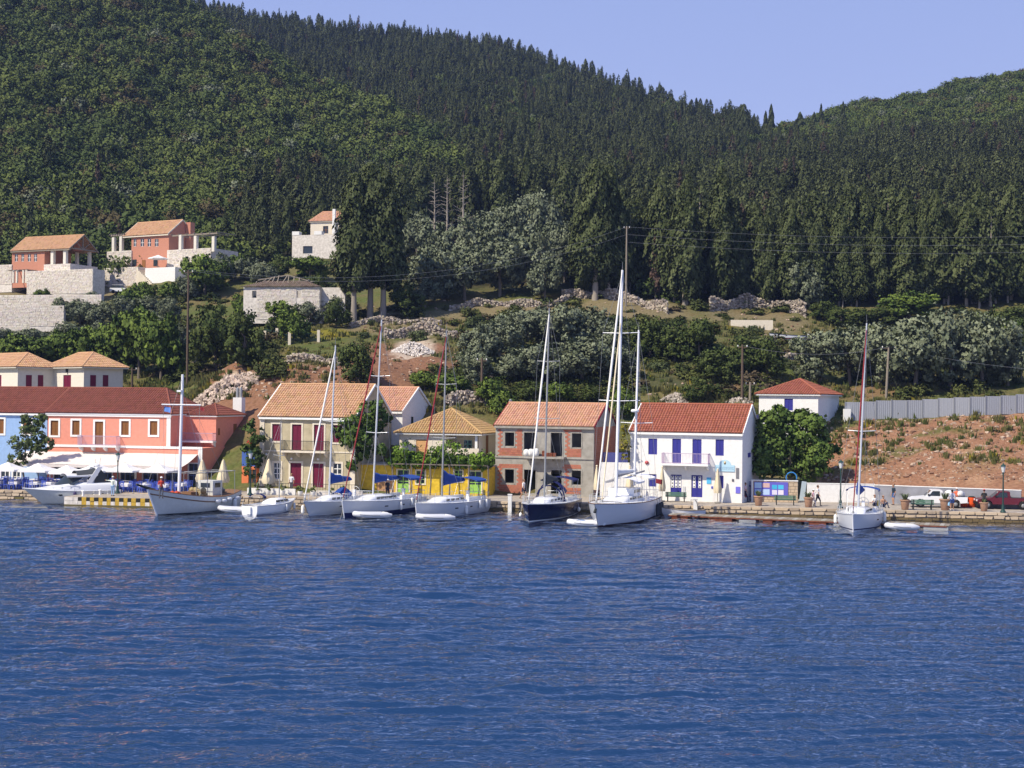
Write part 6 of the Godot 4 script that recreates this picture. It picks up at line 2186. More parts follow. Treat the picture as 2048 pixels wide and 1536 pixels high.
func ketch():
	var h = Hull.new()
	h.L = 14.6; h.B = 4.4; h.fb = 1.65; h.bow = 0.3; h.rake = 0.8; h.full = 0.8; h.flare = 0.42
	var o = thing("ketch", "big grey two-masted ketch with white canvas over its deckhouse", "sailboat", afloat(1196, 1056, 20, 6.3))
	build_hull(o, h, M.hull_grey, mat("boot_dark", Color(0.04, 0.015, 0.02), 0.6), M.dark_metal, M.gelcoat, 0.2, 0.04, M.teak)
	cabin(o, -3.2, 2.6, 2.7, 2.0, 1.72, 0.5, M.gelcoat, 5, M.glass)
	var g = Geo.new()
	g.box(-1.1, 1.1, 2.1, 2.75, -2.6, -0.4)
	var dh = part(o, "deckhouse", g, M.gelcoat)
	for side in [-1.0, 1.0]:
		for k in 3:
			g = Geo.new()
			g.xf = Transform3D(Basis(), Vector3(side * 1.11, 2.5, -2.2 + 0.7 * k))
			g.box(-0.015, 0.015, -0.13, 0.13, -0.27, 0.27)
			part(dh, "window", g, M.glass)
	canopy(o, "sprayhood", -3.0, -0.2, 2.7, 3.65, 0.35, M.canvas_white)
	canopy(o, "bimini", -6.2, -3.6, 3.0, 3.75, 0.3, M.canvas_white)
	g = Geo.new()
	for side in [-1.0, 1.0]:
		for z in [-6.0, -4.8, -3.7, -2.9, -0.3]:
			g.tube([Vector3(side * 1.35, 1.7, z), Vector3(side * 1.3, 3.35, z)], 0.02, 5)
	part(o, "canopy_frame", g, M.alloy).set_meta("kind", "stuff")
	wheel(o, Vector3(0, 2.5, -5.6), 0.5)
	rails(o, h)
	var foot = Vector3(0, 2.2, 1.2)
	var top = foot + Vector3(0.32, 18.6, -0.2)
	mast(o, foot, top, 0.14, [0.42, 0.72], M.gelcoat, h, 0.55, 1.75)
	var mf = Vector3(0, 2.75, -4.6)
	var mt = mf + Vector3(0.25, 13.4, -0.1)
	mast(o, mf, mt, 0.11, [0.4], M.gelcoat, h, 0.2, 1.4)
	g = Geo.new()
	g.lathe([[0.02, 0], [0.33, 0.02], [0.36, 0.14], [0.3, 0.26], [0.02, 0.28]], 14, mf.lerp(mt, 0.47) + Vector3(0, 0, 0.45))
	part(o, "radar_dome", g, M.gelcoat)
	stay_sail(o, h.point(0.97, h.sheer(0.97) + 0.3, 0), top, M.sail_white, 0.075)
	stay_sail(o, h.point(0.86, h.sheer(0.86) + 0.3, 0), foot.lerp(top, 0.78), M.canvas_cream, 0.055)
	g = Geo.new()
	g.tube([foot + Vector3(0, 1.6, -0.2), foot + Vector3(0, 1.75, -5.4)], 0.09, 7)
	g.tube([mf + Vector3(0, 1.0, -0.2), mf + Vector3(0, 1.1, -3.4)], 0.08, 7)
	part(o, "boom", g, M.grey_metal).set_meta("kind", "stuff")
	boom_cover(o, foot + Vector3(0, 1.75, -0.3), 5.0, M.sail_white, 0.45, 0.25)
	for f in [[0.22, 1.0], [0.13, 1.0], [0.05, 1.0]]:
		var p = h.point(f[0], h.sheer(f[0]), f[1])
		fender(o, Vector3(p.x + 0.14, 0.75, p.z), M.charcoal_canvas, 1.1, 0.16)
	flag(o, Vector3(1.2, 1.8, -7.2), 1.5, 0.6, M.red_canvas)
	g = Geo.new()
	g.tube([h.point(0.985, h.sheer(0.985) - 0.3, 0), h.point(0.985, h.sheer(0.985) - 0.3, 0) + Vector3(-0.02, -0.35, 0.25)], [0.09, 0.14], 6)
	part(o, "anchor", g, M.dark_metal)

func caique():
	var h = Hull.new()
	h.L = 11.8; h.B = 4.0; h.fb = 1.25; h.bow = 1.05; h.stern = 0.35; h.rake = 1.0; h.full = 0.55; h.peak = 0.45; h.flare = 0.5
	var o = thing("fishing_boat", "old pale grey wooden caique with cluttered deck and one white mast", "boat", afloat(314, 1031, 24, 4.6))
	build_hull(o, h, M.hull_pale, M.dark_metal, M.rubber, M.teak, 0.1, 0.02, M.teak)
	var g = Geo.new()
	for side in [-1.0, 1.0]:                 # dark rubbing strake under the sheer
		var pts = []
		for i in 25: pts.append(h.point(i / 24.0, h.sheer(i / 24.0) - 0.42, side) + Vector3(side * 0.02, 0, 0))
		g.tube(pts, 0.05, 5)
	part(o, "rubbing_strake", g, M.teak).set_meta("kind", "stuff")
	g = Geo.new()
	g.tube([h.point(0.93, h.sheer(0.93) + 0.05, 0), h.point(1.0, h.sheer(1.0) + 0.3, 0) + Vector3(0, 0.15, 1.4)], [0.14, 0.09], 8)
	part(o, "bowsprit", g, M.dark_metal)
	g = Geo.new()
	var pts2 = []
	for i in 7: pts2.append(h.point(1.0, lerpf(h.sheer(1.0), 0.0, i / 6.0), 0))
	g.tube(pts2, 0.09, 6)
	part(o, "stem_post", g, M.gelcoat)
	var foot = Vector3(0, 1.3, 1.7)
	g = Geo.new()
	g.tube([foot, foot + Vector3(0.15, 10.6, -0.1)], [0.15, 0.11], 9)
	var mm = part(o, "mast", g, M.gelcoat)
	g = Geo.new()
	var cross = foot + Vector3(0.12, 8.0, 0)
	g.tube([cross + Vector3(-1.6, 0, 0.6), cross + Vector3(1.6, -0.02, -0.6)], 0.07, 6)
	part(mm, "crosstree", g, M.gelcoat)
	g = Geo.new()
	g.box(-0.22, 0.22, 10.4, 10.55, 1.5, 1.9)
	part(mm, "mast_cap", g, M.gelcoat)
	g = Geo.new()
	for side in [-1.0, 1.0]:
		wire(g, h.point(0.6, h.sheer(0.6), side), cross + Vector3(side * 1.5, 0, -side * 0.55)); wire(g, h.point(0.5, h.sheer(0.5), side), foot + Vector3(0.13, 9.8, 0))
	wire(g, h.point(1.0, h.sheer(1.0) + 0.3, 0), foot + Vector3(0.13, 10.2, 0)); wire(g, h.point(0.02, h.sheer(0.02), 0), foot + Vector3(0.13, 10.2, 0))
	part(o, "standing_rigging", g, M.grey_metal)
	# canopy frame, wheelhouse, engine box, net heaps
	g = Geo.new()
	for side in [-1.0, 1.0]:
		for z in [-4.6, -2.6, -0.6, 1.0]:
			g.tube([Vector3(side * 1.3, 1.2, z), Vector3(side * 1.25, 3.4, z)], 0.03, 5)
		g.tube([Vector3(side * 1.25, 3.4, -4.7), Vector3(side * 1.25, 3.4, 1.1)], 0.03, 5)
	for z in [-4.6, -2.6, -0.6, 1.0]: g.tube([Vector3(-1.25, 3.4, z), Vector3(1.25, 3.4, z)], 0.03, 5)
	part(o, "canopy_frame", g, M.grey_metal).set_meta("kind", "stuff")
	g = Geo.new()
	g.box(-0.8, 0.8, 1.2, 2.6, -3.4, -2.0)
	var wh = part(o, "wheelhouse", g, M.hull_pale)
	g = Geo.new()
	g.box(0.805, 0.82, 2.0, 2.4, -3.1, -2.3)
	g.box(-0.5, 0.5, 2.0, 2.4, -1.995, -1.98)
	part(wh, "window", g, M.glass).set_meta("kind", "stuff")
	g = Geo.new()
	g.box(-0.6, 0.6, 1.25, 1.75, -1.2, 0.6)
	part(o, "hatch", g, M.teak)
	for q in [[0.7, -0.6, Color(0.30, 0.24, 0.13)], [-0.6, -1.6, Color(0.42, 0.33, 0.16)], [0.5, 2.6, Color(0.5, 0.07, 0.03)], [-0.2, -4.3, Color(0.15, 0.15, 0.14)]]:
		g = Geo.new()
		rng.seed = int(absf(q[1]) * 10)
		for k in 7: g.ball(Vector3(q[0] + rng.randf_range(-0.35, 0.35), 1.4 + rng.randf_range(0, 0.45), q[1] + rng.randf_range(-0.35, 0.35)), Vector3.ONE * rng.randf_range(0.18, 0.3), 5)
		part(o, "net_heap", g, mat("net_%d" % int(q[1] * 10), q[2], 0.95)).set_meta("kind", "stuff")
	for f in [[0.42, 0.7, 0.55], [0.34, 0.66, 0.55], [0.26, 0.75, 0.4], [0.12, 0.75, 0.5]]:
		var p = h.point(f[0], h.sheer(f[0]), 1)
		g = Geo.new()
		g.xf = Transform3D(Basis(Vector3.RIGHT, PI / 2), Vector3(p.x + 0.15, 0.9 * f[1] + 0.3, p.z))
		g.lathe([[0.02, -0.3], [0.17, -0.26], [0.17, 0.26], [0.02, 0.3]], 9)
		part(o, "fender", g, M.fender)
	var fp = h.point(0.16, h.sheer(0.16), 1)
	fender(o, Vector3(fp.x + 0.16, 0.45, fp.z), M.fender, 1.0, 0.2)
	flag(o, cross + Vector3(-1.5, -0.9, 0.5), 0.8, 0.65, mat("flag_blue", Color(0.12, 0.25, 0.62), 0.8))
	flag(o, cross + Vector3(1.5, -0.9, -0.5), 0.8, 0.4, M.red_canvas)

func motor_yacht():
	var h = Hull.new()
	h.L = 8.6; h.B = 3.0; h.fb = 1.15; h.bow = 0.32; h.rake = 1.5; h.full = 0.9; h.peak = 0.35; h.flare = 0.62
	var o = thing("motor_yacht", "white motor cruiser with a dark tinted windscreen and radar arch", "motorboat", afloat(72, 1008, 58, 3.1))
	build_hull(o, h, M.hull_pale, M.hull_pale, M.rubber, M.gelcoat, 0.12, 0.02, M.gelcoat)
	# raised foredeck and coaming
	var rings = []
	for i in 11:
		var t = i / 10.0
		var z = lerpf(-4.1, 3.9, t)
		var s = (z + 4.3) / 8.6
		var w = h.half(clampf(s, 0, 1)) * 0.96
		var hh = 0.8 * smoothstep(1.0, 0.4, t) + 0.03
		var ring = PackedVector3Array()
		for q in [[1.0, 0.0], [0.95, 0.6], [0.75, 0.95], [0.0, 1.1], [-0.75, 0.95], [-0.95, 0.6], [-1.0, 0.0]]:
			ring.append(Vector3(q[0] * w, h.sheer(clampf(s, 0, 1)) + q[1] * hh, z))
		rings.append(ring)
	var g = Geo.new()
	g.loft(rings, false)
	g.fan(rings[0], false)
	part(o, "superstructure", g, M.gelcoat)
	# windscreen
	rings = []
	for q in [[1.28, 1.5, 1.75], [1.02, 0.45, 2.62]]:
		var ring = PackedVector3Array()
		for k in 9:
			var u = 1.0 - k / 4.0
			ring.append(Vector3(u * q[0], q[2] - 0.0, q[1] - 1.5 * pow(absf(u), 2.0)))
		rings.append(ring)
	g = Geo.new()
	g.loft(rings, false)
	part(o, "windscreen", g, M.glass)
	# hardtop with a dark side curtain and the radar arch
	canopy(o, "hardtop", -2.2, 0.65, 2.3, 2.85, 0.16, M.gelcoat, -0.1)
	canopy(o, "sunroof", -2.2, -0.3, 2.1, 3.2, 0.36, M.charcoal_canvas, -0.2)
	g = Geo.new()
	for side in [-1.0, 1.0]:
		g.xf = Transform3D(Basis(Vector3(0, 0, 1), Vector3.UP, Vector3(-1, 0, 0)), Vector3(side * 1.12 + 0.06, 0, 0))
		g.prism(PackedVector2Array([Vector2(-1.5, 1.6), Vector2(-0.95, 1.6), Vector2(-2.15, 3.35), Vector2(-2.6, 3.35)]), 0, 0.12)
		g.xf = Transform3D.IDENTITY
	g.box(-1.1, 1.1, 3.25, 3.36, -2.6, -2.15)
	part(o, "radar_arch", g, M.gelcoat)
	g = Geo.new()
	for side in [-1.0, 1.0]:
		g.quad(Vector3(side * 1.14, 1.55, -1.7), Vector3(side * 1.14, 1.55, -3.6), Vector3(side * 1.05, 1.9, -3.5), Vector3(side * 1.08, 3.25, -2.4))
	part(o, "side_curtain", g, M.charcoal_canvas).set_meta("kind", "stuff")
	g = Geo.new()
	g.lathe([[0.02, 3.36], [0.28, 3.38], [0.28, 3.54], [0.02, 3.58]], 12, Vector3(0, 0, -2.35))
	part(o, "radar_dome", g, M.gelcoat)
	g = Geo.new()
	g.tube([Vector3(0.8, 3.3, -2.4), Vector3(0.85, 4.2, -2.5)], 0.015, 4)
	g.tube([Vector3(-0.8, 3.3, -2.4), Vector3(-0.85, 4.0, -2.5)], 0.015, 4)
	part(o, "aerial", g, M.grey_metal).set_meta("kind", "stuff")
	for q in [0.66, 0.42, 0.3, 0.2]:
		for side in [-1.0, 1.0]:
			var p = h.point(q, 0.85, side)
			g = Geo.new()
			g.xf = Transform3D(Basis(Vector3.UP, atan2(h.point(q + 0.03, 0.85, side).x - p.x, 0.26)), p)
			g.ball(Vector3.ZERO, Vector3(0.02, 0.1, 0.2 if q > 0.5 else 0.13), 6)
			part(o, "porthole", g, M.glass)
	g = Geo.new()
	for side in [-1.0, 1.0]:
		var pts = []
		for i in 7:
			var s = lerpf(0.45, 0.98, i / 6.0)
			var p = h.point(s, h.sheer(s), side)
			p.x -= side * 0.1
			g.tube([p, p + Vector3(0, 0.5, 0)], 0.014, 4)
			pts.append(p + Vector3(0, 0.5, 0))
		g.tube(pts, 0.016, 5)
	part(o, "bow_rail", g, M.alloy)
	var fp = h.point(0.5, h.sheer(0.5), 1)
	fender(o, Vector3(fp.x + 0.1, 0.75, fp.z), mat("fender_violet", Color(0.06, 0.045, 0.12), 0.6), 0.8, 0.14)
	for s in [0.15, 0.3]:
		fp = h.point(s, h.sheer(s), 1)
		fender(o, Vector3(fp.x + 0.14, 0.6, fp.z), M.fender, 0.6)

func small_sailboat():
	var h = Hull.new()
	h.L = 6.6; h.B = 2.3; h.fb = 0.72; h.bow = 0.28; h.rake = 0.7; h.full = 0.72
	var p = on(500, 1029, 0.0)
	var dir = Vector3(0.45, 0, -0.89)
	var b = Basis(Vector3.UP, atan2(dir.x, dir.z))
	var o = thing("small_sailboat", "small white cabin sailboat lying with its stern to the open water", "sailboat", Transform3D(b, p + b.z * 3.2))
	build_hull(o, h, M.gelcoat, M.hull_grey, M.navy_canvas, M.gelcoat, 0.12, 0.02)
	cabin(o, -0.6, 2.3, 1.5, 0.8, 0.78, 0.42, M.gelcoat, 3, M.glass)
	var foot = Vector3(0, 1.15, 0.9)
	mast(o, foot, foot + Vector3(-0.1, 6.8, 0), 0.05, [0.55], M.grey_metal, h, 0.5, 0.6)
	var g = Geo.new()
	g.box(-0.25, 0.25, 0.05, 0.65, -3.5, -3.28)
	part(o, "rudder", g, M.gelcoat)
	g = Geo.new()
	g.tube([Vector3(-0.9, 0.78, -3.1), Vector3(-0.8, 1.5, -3.0), Vector3(0.8, 1.5, -3.0), Vector3(0.9, 0.78, -3.1)], 0.02, 5)
	part(o, "pushpit", g, M.alloy)
	canopy(o, "folded_bimini", -2.4, -2.0, 1.6, 1.75, 0.25, M.navy_canvas)
	for s in [0.55, 0.82]:
		var q = h.point(s, h.sheer(s), -1)
		fender(o, Vector3(q.x - 0.12, 0.42, q.z), M.fender, 0.6, 0.1)
		q = h.point(s, h.sheer(s), 1)
		fender(o, Vector3(q.x + 0.12, 0.42, q.z), M.fender, 0.6, 0.1)

func skiffs():
	# open boat moored between pontoon and quay, and two hulls laid up on the meadow
	for q in [[1362, 1033, 0.0, 70.0, 4.2, "small white open boat tied up between pontoon and quay", M.gelcoat, 0], [1577, 684, 1.0, 80.0, 5.6, "white rowing boat with a red stripe laid up on the meadow", M.gelcoat, 1], [1636, 684, 1.0, 84.0, 3.2, "smaller plain white boat laid up on the meadow beside another", M.gelcoat, 2]]:
		var h = Hull.new()
		h.L = q[4]; h.B = 1.6; h.fb = 0.55; h.bow = 0.3; h.rake = 0.4; h.full = 0.7; h.draft = 0.25
		var xf: Transform3D
		if q[7] == 0: xf = afloat(q[0], q[1], q[3], 0.0)
		else:
			var p = hit(q[0], q[1], 150)
			xf = Transform3D(Basis(Vector3.UP, deg_to_rad(-q[3])), p + Vector3(0, 0.28, 0))
		var o = thing("open_boat", q[5], "boat", xf)
		build_hull(o, h, q[6], M.red_canvas if q[7] == 1 else M.hull_grey, M.gelcoat, M.weathered_wood, 0.24, 0.1, M.weathered_wood if q[7] != 1 else M.navy_canvas)
		for z in [-1.0, 0.3]:
			var g = Geo.new()
			g.box(-0.6, 0.6, 0.55, 0.62, z - 0.12, z + 0.12)
			part(o, "thwart", g, M.weathered_wood)
		if q[7] == 0:
			var g = Geo.new()
			g.tube([Vector3(-0.6, 0.6, -1.4), Vector3(-0.5, 1.4, -1.2), Vector3(0.5, 1.4, -1.2), Vector3(0.6, 0.6, -1.4)], 0.025, 5)
			part(o, "canopy_hoop", g, M.dark_metal)

# ---------------------------------------------------------------- walls, heaps and stones on the land
func stone_line(label: String, pts: Array, height: float, thick: float, tone_: Color, size := 0.34, called := "dry_stone_wall", from := 150.0):
	var o = thing(called, label, "wall")
	var g = Geo.new()
	var w = []
	for p in pts: w.append(hit(p[0], p[1], from))
	for i in w.size() - 1:
		var a: Vector3 = w[i]; var b: Vector3 = w[i + 1]
		var n = int(a.distance_to(b) / (size * 0.8)) + 1
		for k in n:
			var t = (k + rng.randf() * 0.6) / n
			var c = a.lerp(b, t)
			var base = ground(c.x, c.z)
			var y = -0.2
			while y < height * (0.8 + 0.25 * sin(c.x * 0.9) + rng.randf() * 0.1):
				var s = size * rng.randf_range(0.65, 1.25)
				var f = rng.randf_range(0.55, 1.2)
				g.col = Color(tone_.r * f, tone_.g * f * rng.randf_range(0.94, 1.02), tone_.b * f * rng.randf_range(0.88, 1.05))
				g.xf = Transform3D(Basis.from_euler(Vector3(rng.randf_range(-0.3, 0.3), rng.randf() * TAU, rng.randf_range(-0.3, 0.3))), Vector3(c.x, base + y, c.z) + Vector3(0, 0, rng.randf_range(-thick, thick) / 2))
				g.box(-s * 0.5, s * 0.5, -s * 0.3, s * 0.3, -s * 0.4, s * 0.4)
				y += s * 0.5
	part(o, "stone", g, M.rubble).set_meta("kind", "stuff")
	return o

func heap(label: String, px: float, py: float, half_w: float, half_d: float, hgt: float, tone_: Color, count: int, size := 0.3, from := 150.0):
	var o = thing("stone_heap", label, "rubble")
	var c = hit(px, py, from)
	var g = Geo.new()
	for k in count:
		var a = rng.randf() * TAU; var r = sqrt(rng.randf())
		var x = c.x + cos(a) * r * half_w; var z = c.z + sin(a) * r * half_d
		var y = ground(x, z) + hgt * pow(1.0 - r, 0.8) * rng.randf_range(0.7, 1.0)
		var s = size * rng.randf_range(0.5, 1.4)
		var f = rng.randf_range(0.6, 1.2)
		g.col = Color(tone_.r * f, tone_.g * f, tone_.b * f)
		g.xf = Transform3D(Basis.from_euler(Vector3(rng.randf() * TAU, rng.randf() * TAU, rng.randf() * TAU)), Vector3(x, y, z))
		g.box(-s * 0.5, s * 0.5, -s * 0.32, s * 0.32, -s * 0.42, s * 0.42)
	part(o, "stone", g, M.rubble).set_meta("kind", "stuff")

func make_land():
	rng.seed = 301
	mat("rubble", Color(1, 1, 1), 0.95, "grain", 0.7, {"tint": true})
	var lime = Color(0.50, 0.44, 0.37)
	stone_line("grey dry-stone terrace wall under the three pale-trunked cypresses", [[700, 655], [760, 646], [830, 650], [885, 652]], 1.0, 0.7, lime)
	stone_line("broken dry-stone wall just above the white gravel heap", [[770, 676], [830, 672], [915, 680]], 1.7, 0.8, lime)
	stone_line("long low dry-stone wall below the olive grove", [[900, 622], [960, 612], [1030, 613], [1100, 614], [1140, 604]], 1.1, 0.7, lime)
	stone_line("dry-stone wall behind the ketch's masts at the forest foot", [[1125, 600], [1180, 597], [1240, 602], [1335, 628]], 1.6, 0.8, lime)
	stone_line("highest dry-stone wall, above the long cream wall stub", [[1420, 622], [1480, 614], [1540, 616], [1612, 634]], 1.9, 0.9, lime)
	stone_line("short dry-stone wall below the two laid-up boats", [[1562, 722], [1620, 724]], 0.8, 0.6, lime)
	stone_line("low dry-stone wall below the gated garden", [[575, 726], [630, 722], [690, 728]], 0.9, 0.6, lime)
	stone_line("tumbled field wall among the bushes beside the tall utility pole", [[385, 745], [400, 720], [420, 712]], 1.6, 0.6, lime)
	stone_line("rough stone garden wall on the terrace behind the unfinished house", [[890, 812], [960, 806], [1010, 815]], 1.3, 0.6, lime, 0.32, "dry_stone_wall", 138.0)
	heap("heap of pale boulders on the slope above the white chimney", 448, 782, 4.2, 2.2, 1.4, Color(0.62, 0.50, 0.41), 420, 0.36)
	heap("bright white gravel heap on the red earth terrace", 826, 706, 2.9, 1.7, 1.5, Color(0.80, 0.74, 0.68), 900, 0.2)
	heap("round heap of grey field stones above the white house", 1352, 802, 1.6, 1.2, 0.9, lime, 170, 0.3, 138.0)
	heap("small scatter of field stones beside the antenna post", 1478, 806, 1.4, 1.0, 0.6, lime, 110, 0.3, 138.0)
	# cream wall stub on the meadow
	var xf = pose(hit(1505, 656, 150), 4)
	var o = thing("wall_stub", "long cream plastered wall stub on the upper meadow", "wall", xf)
	wall_block(o, "wall", xf, [1462, 640, 1546, 656], 0, 0.6, M.cream_plaster, 0.8)
	# loose stones strewn over the red earth and the cut bank
	var xs = []; var cs = []
	var zones = [[1650, 2060, 832, 965, 2400], [430, 740, 715, 795, 900], [760, 920, 700, 765, 350], [700, 1620, 600, 700, 700], [380, 1500, 760, 800, 300]]
	for q in zones:
		for k in q[4]:
			var p = hit(rng.randf_range(q[0], q[1]), rng.randf_range(q[2], q[3]), 124.0 if q[0] > 1600 else 138.0)
			var s = 0.06 + 0.26 * pow(rng.randf(), 4.0)
			xs.append(Transform3D(Basis.from_euler(Vector3(rng.randf() * TAU, rng.randf() * TAU, 0)).scaled(Vector3(s * rng.randf_range(1, 1.7), s, s)), p + Vector3(0, s * 0.15, 0)))
			var f = rng.randf_range(0.7, 1.15)
			cs.append(Color(0.52, 0.39, 0.29) * f if rng.randf() < 0.5 else Color(0.30, 0.17, 0.11) * f)
	var sg = Geo.new()
	sg.prism(PackedVector2Array([Vector2(-0.5, -0.3), Vector2(0.4, -0.45), Vector2(0.55, 0.2), Vector2(0.0, 0.5), Vector2(-0.5, 0.3)]), -0.4, 0.4)
	var st = thing("loose_stones", "", "")
	st.set_meta("kind", "stuff")
	mass(st, "stones", sg.mesh(), xs, cs, M.rubble)
	# grass tufts and weeds
	xs = []; cs = []
	var tuft = Geo.new()
	for k in 16:
		var a = rng.randf() * TAU
		var b = Vector3(cos(a), 0, sin(a)) * rng.randf_range(0.05, 0.45)
		var tip = b * 1.5 + Vector3(0, rng.randf_range(0.5, 1.0), 0)
		var side = Vector3(-sin(a), 0, cos(a)) * 0.12
		tuft.col = Color.WHITE * rng.randf_range(0.75, 1.2)
		tuft.tri(b - side, b + side, tip)
	for q in [[380, 2048, 640, 830, 6500], [1660, 2048, 820, 930, 420], [0, 420, 640, 800, 900], [430, 760, 700, 800, 260], [280, 470, 745, 800, 500]]:
		for k in q[4]:
			var p = hit(rng.randf_range(q[0], q[1]), rng.randf_range(q[2], q[3]), 126.0 if q[0] == 1660 else 138.0)
			var nse = fine_noise.get_noise_2d(p.x * 0.4, p.z * 0.4)
			if nse < -0.05 and rng.randf() < 0.8: continue
			if q[0] == 380 and tone(p.x, p.z, 0).r > 0.24: continue
			var s = rng.randf_range(0.35, 1.1)
			xs.append(Transform3D(Basis(Vector3.UP, rng.randf() * TAU).scaled(Vector3(s * 1.3, s * 0.7, s * 1.3)), p - Vector3(0, 0.05, 0)))
			var c = Color(0.085, 0.115, 0.03).lerp(Color(0.20, 0.17, 0.07), clampf(rng.randf() + nse, 0, 1) * 0.7)
			if rng.randf() < 0.05: c = Color(0.26, 0.22, 0.03)
			cs.append(c)
	var gr = thing("wild_grass", "", "")
	gr.set_meta("kind", "stuff")
	mass(gr, "grass", tuft.mesh(), xs, cs, M.leaf)
	# low scrub that covers the slopes
	xs = []; cs = []
	var lobes = []
	for i in 4: lobes.append([Vector3(rng.randf_range(-0.5, 0.5), rng.randf_range(0.15, 0.45), rng.randf_range(-0.5, 0.5)), Vector3.ONE * rng.randf_range(0.35, 0.5)])
	var sm = crown(lobes, 9, 12, 0.17, Color(0.6, 0.6, 0.55), Color(1.3, 1.25, 1.1), 0.5).mesh()
	for q in [[930, 1560, 640, 800, 620], [380, 560, 590, 760, 160], [0, 400, 580, 760, 420], [1600, 2048, 620, 800, 260], [860, 1020, 740, 810, 120], [700, 1600, 590, 650, 130]]:
		for k in q[4]:
			var p = hit(rng.randf_range(q[0], q[1]), rng.randf_range(q[2], q[3]), 138.0)
			if -p.z > 235.0: continue
			if rough_noise.get_noise_2d(p.x * 1.5, p.z * 1.5) < -0.08: continue
			var s = rng.randf_range(0.5, 1.7)
			xs.append(Transform3D(Basis(Vector3.UP, rng.randf() * TAU).scaled(Vector3(s * 1.3, s * rng.randf_range(0.6, 1.0), s * 1.3)), p - Vector3(0, 0.1, 0)))
			var c = Color(0.045, 0.065, 0.018).lerp(Color(0.125, 0.14, 0.045), rng.randf())
			if rng.randf() < 0.15: c = Color(0.12, 0.095, 0.06)
			cs.append(c)
	var un = thing("undergrowth", "", "")
	un.set_meta("kind", "stuff")
	mass(un, "undergrowth_mass", sm, xs, cs, M.leaf)

# ---------------------------------------------------------------- poles and cables
func pole(px: float, y0: float, y1: float, label: String, from := 138.0, lean := 0.0, cap := 0.5, m: Material = null) -> Vector3:
	var p = hit(px, y1, from)
	var hm = (y1 - y0) / F * -p.z
	var o = thing("utility_pole", label, "pole", Transform3D(Basis(Vector3.BACK, -lean), p))
	var g = Geo.new()
	g.tube([Vector3(0, -0.5, 0), Vector3(0, hm * 0.5, 0), Vector3(0, hm, 0)], [0.16, 0.14, 0.11], 8)
	part(o, "shaft", g, m if m else M.wood_pole)
	g = Geo.new()
	g.beam(Vector3(-cap, hm - 0.3, 0), Vector3(cap, hm - 0.3, 0), 0.09, 0.11)
	part(o, "crossarm", g, M.wood_pole)
	for k in 3:
		g = Geo.new()
		g.lathe([[0.03, 0], [0.06, 0.03], [0.05, 0.12], [0.07, 0.15], [0.02, 0.2]], 7, Vector3(lerpf(-cap, cap, k / 2.0), hm - 0.25, 0))
		part(o, "insulator", g, M.white_trim)
	return o.transform * Vector3(0, hm - 0.1, 0)

func cable(a: Vector3, b: Vector3, sag: float, label: String, r := 0.013):
	var pts = []
	for i in 25:
		var t = i / 24.0
		pts.append(a.lerp(b, t) - Vector3(0, sag * 4.0 * t * (1 - t), 0))
	var g = Geo.new()
	g.tube(pts, r, 4)
	tag(part(self, "power_cable", g, M.grey_metal), label, "cable", "power cables")

func make_poles():
	var a = pole(374, 540, 772, "tall dark utility pole beside the boulder heap")
	pole(963, 716, 808, "short wooden pole with a white box, between the cream and unfinished houses")
	var c = pole(1484, 690, 806, "brown utility pole on the meadow above the white house")
	var d = pole(1772, 692, 800, "leaning utility pole in front of the olive trees", 138.0, 0.045, 0.7, M.weathered_wood)
	var e = pole(1252, 452, 612, "very tall grey pole rising behind the ketch's mainmast", 150.0, 0.0, 0.4, M.weathered_wood)
	pole(264, 735, 780, "short wooden pole beside the cream cottages")
	pole(1500, 765, 806, "thin pale post with a small antenna near the white house", 138.0, 0.0, 0.45, M.weathered_wood)
	for k in 3:
		var r = at(2300, 462 + 16 * k, 205)
		cable(e - Vector3(0, 1.15 * k, 0), r, 1.3, "one of three cables strung from the tall grey pole across the forest")
		if k < 2: cable(e - Vector3(0, 1.15 * k, 0), a + Vector3(0, 0.2 - 0.2 * k, 0), 3.6, "cable sagging between the tall grey pole and the pole by the boulders")
	cable(d, at(2250, 745, 150), 0.8, "thin cable running off from the leaning pole")
	cable(c, d, 0.9, "thin cable between the brown pole and the leaning pole")

# ---------------------------------------------------------------- the quayside
func lamp_post(px: float, py: float, label: String, h := 3.9, m: Material = null, level := LEVEL):
	var o = thing("street_lamp", label, "street lamp", Transform3D(Basis(), on(px, py, level)))
	var g = Geo.new()
	g.lathe([[0.24, 0], [0.24, 0.1], [0.14, 0.22], [0.12, 0.6], [0.07, 0.75], [0.055, h - 0.65], [0.1, h - 0.6], [0.06, h - 0.5]], 10)
	part(o, "post", g, m if m else M.green_iron)
	g = Geo.new()
	g.lathe([[0.11, h - 0.5], [0.21, h - 0.02], [0.19, h + 0.0]], 6)
	part(o, "lantern", g, mat("lantern_glass", Color(0.62, 0.64, 0.62), 0.3) if not M.has("lantern_glass") else M.lantern_glass)
	g = Geo.new()
	g.lathe([[0.26, h], [0.15, h + 0.12], [0.05, h + 0.2], [0.02, h + 0.32]], 8)
	part(o, "cap", g, m if m else M.green_iron)

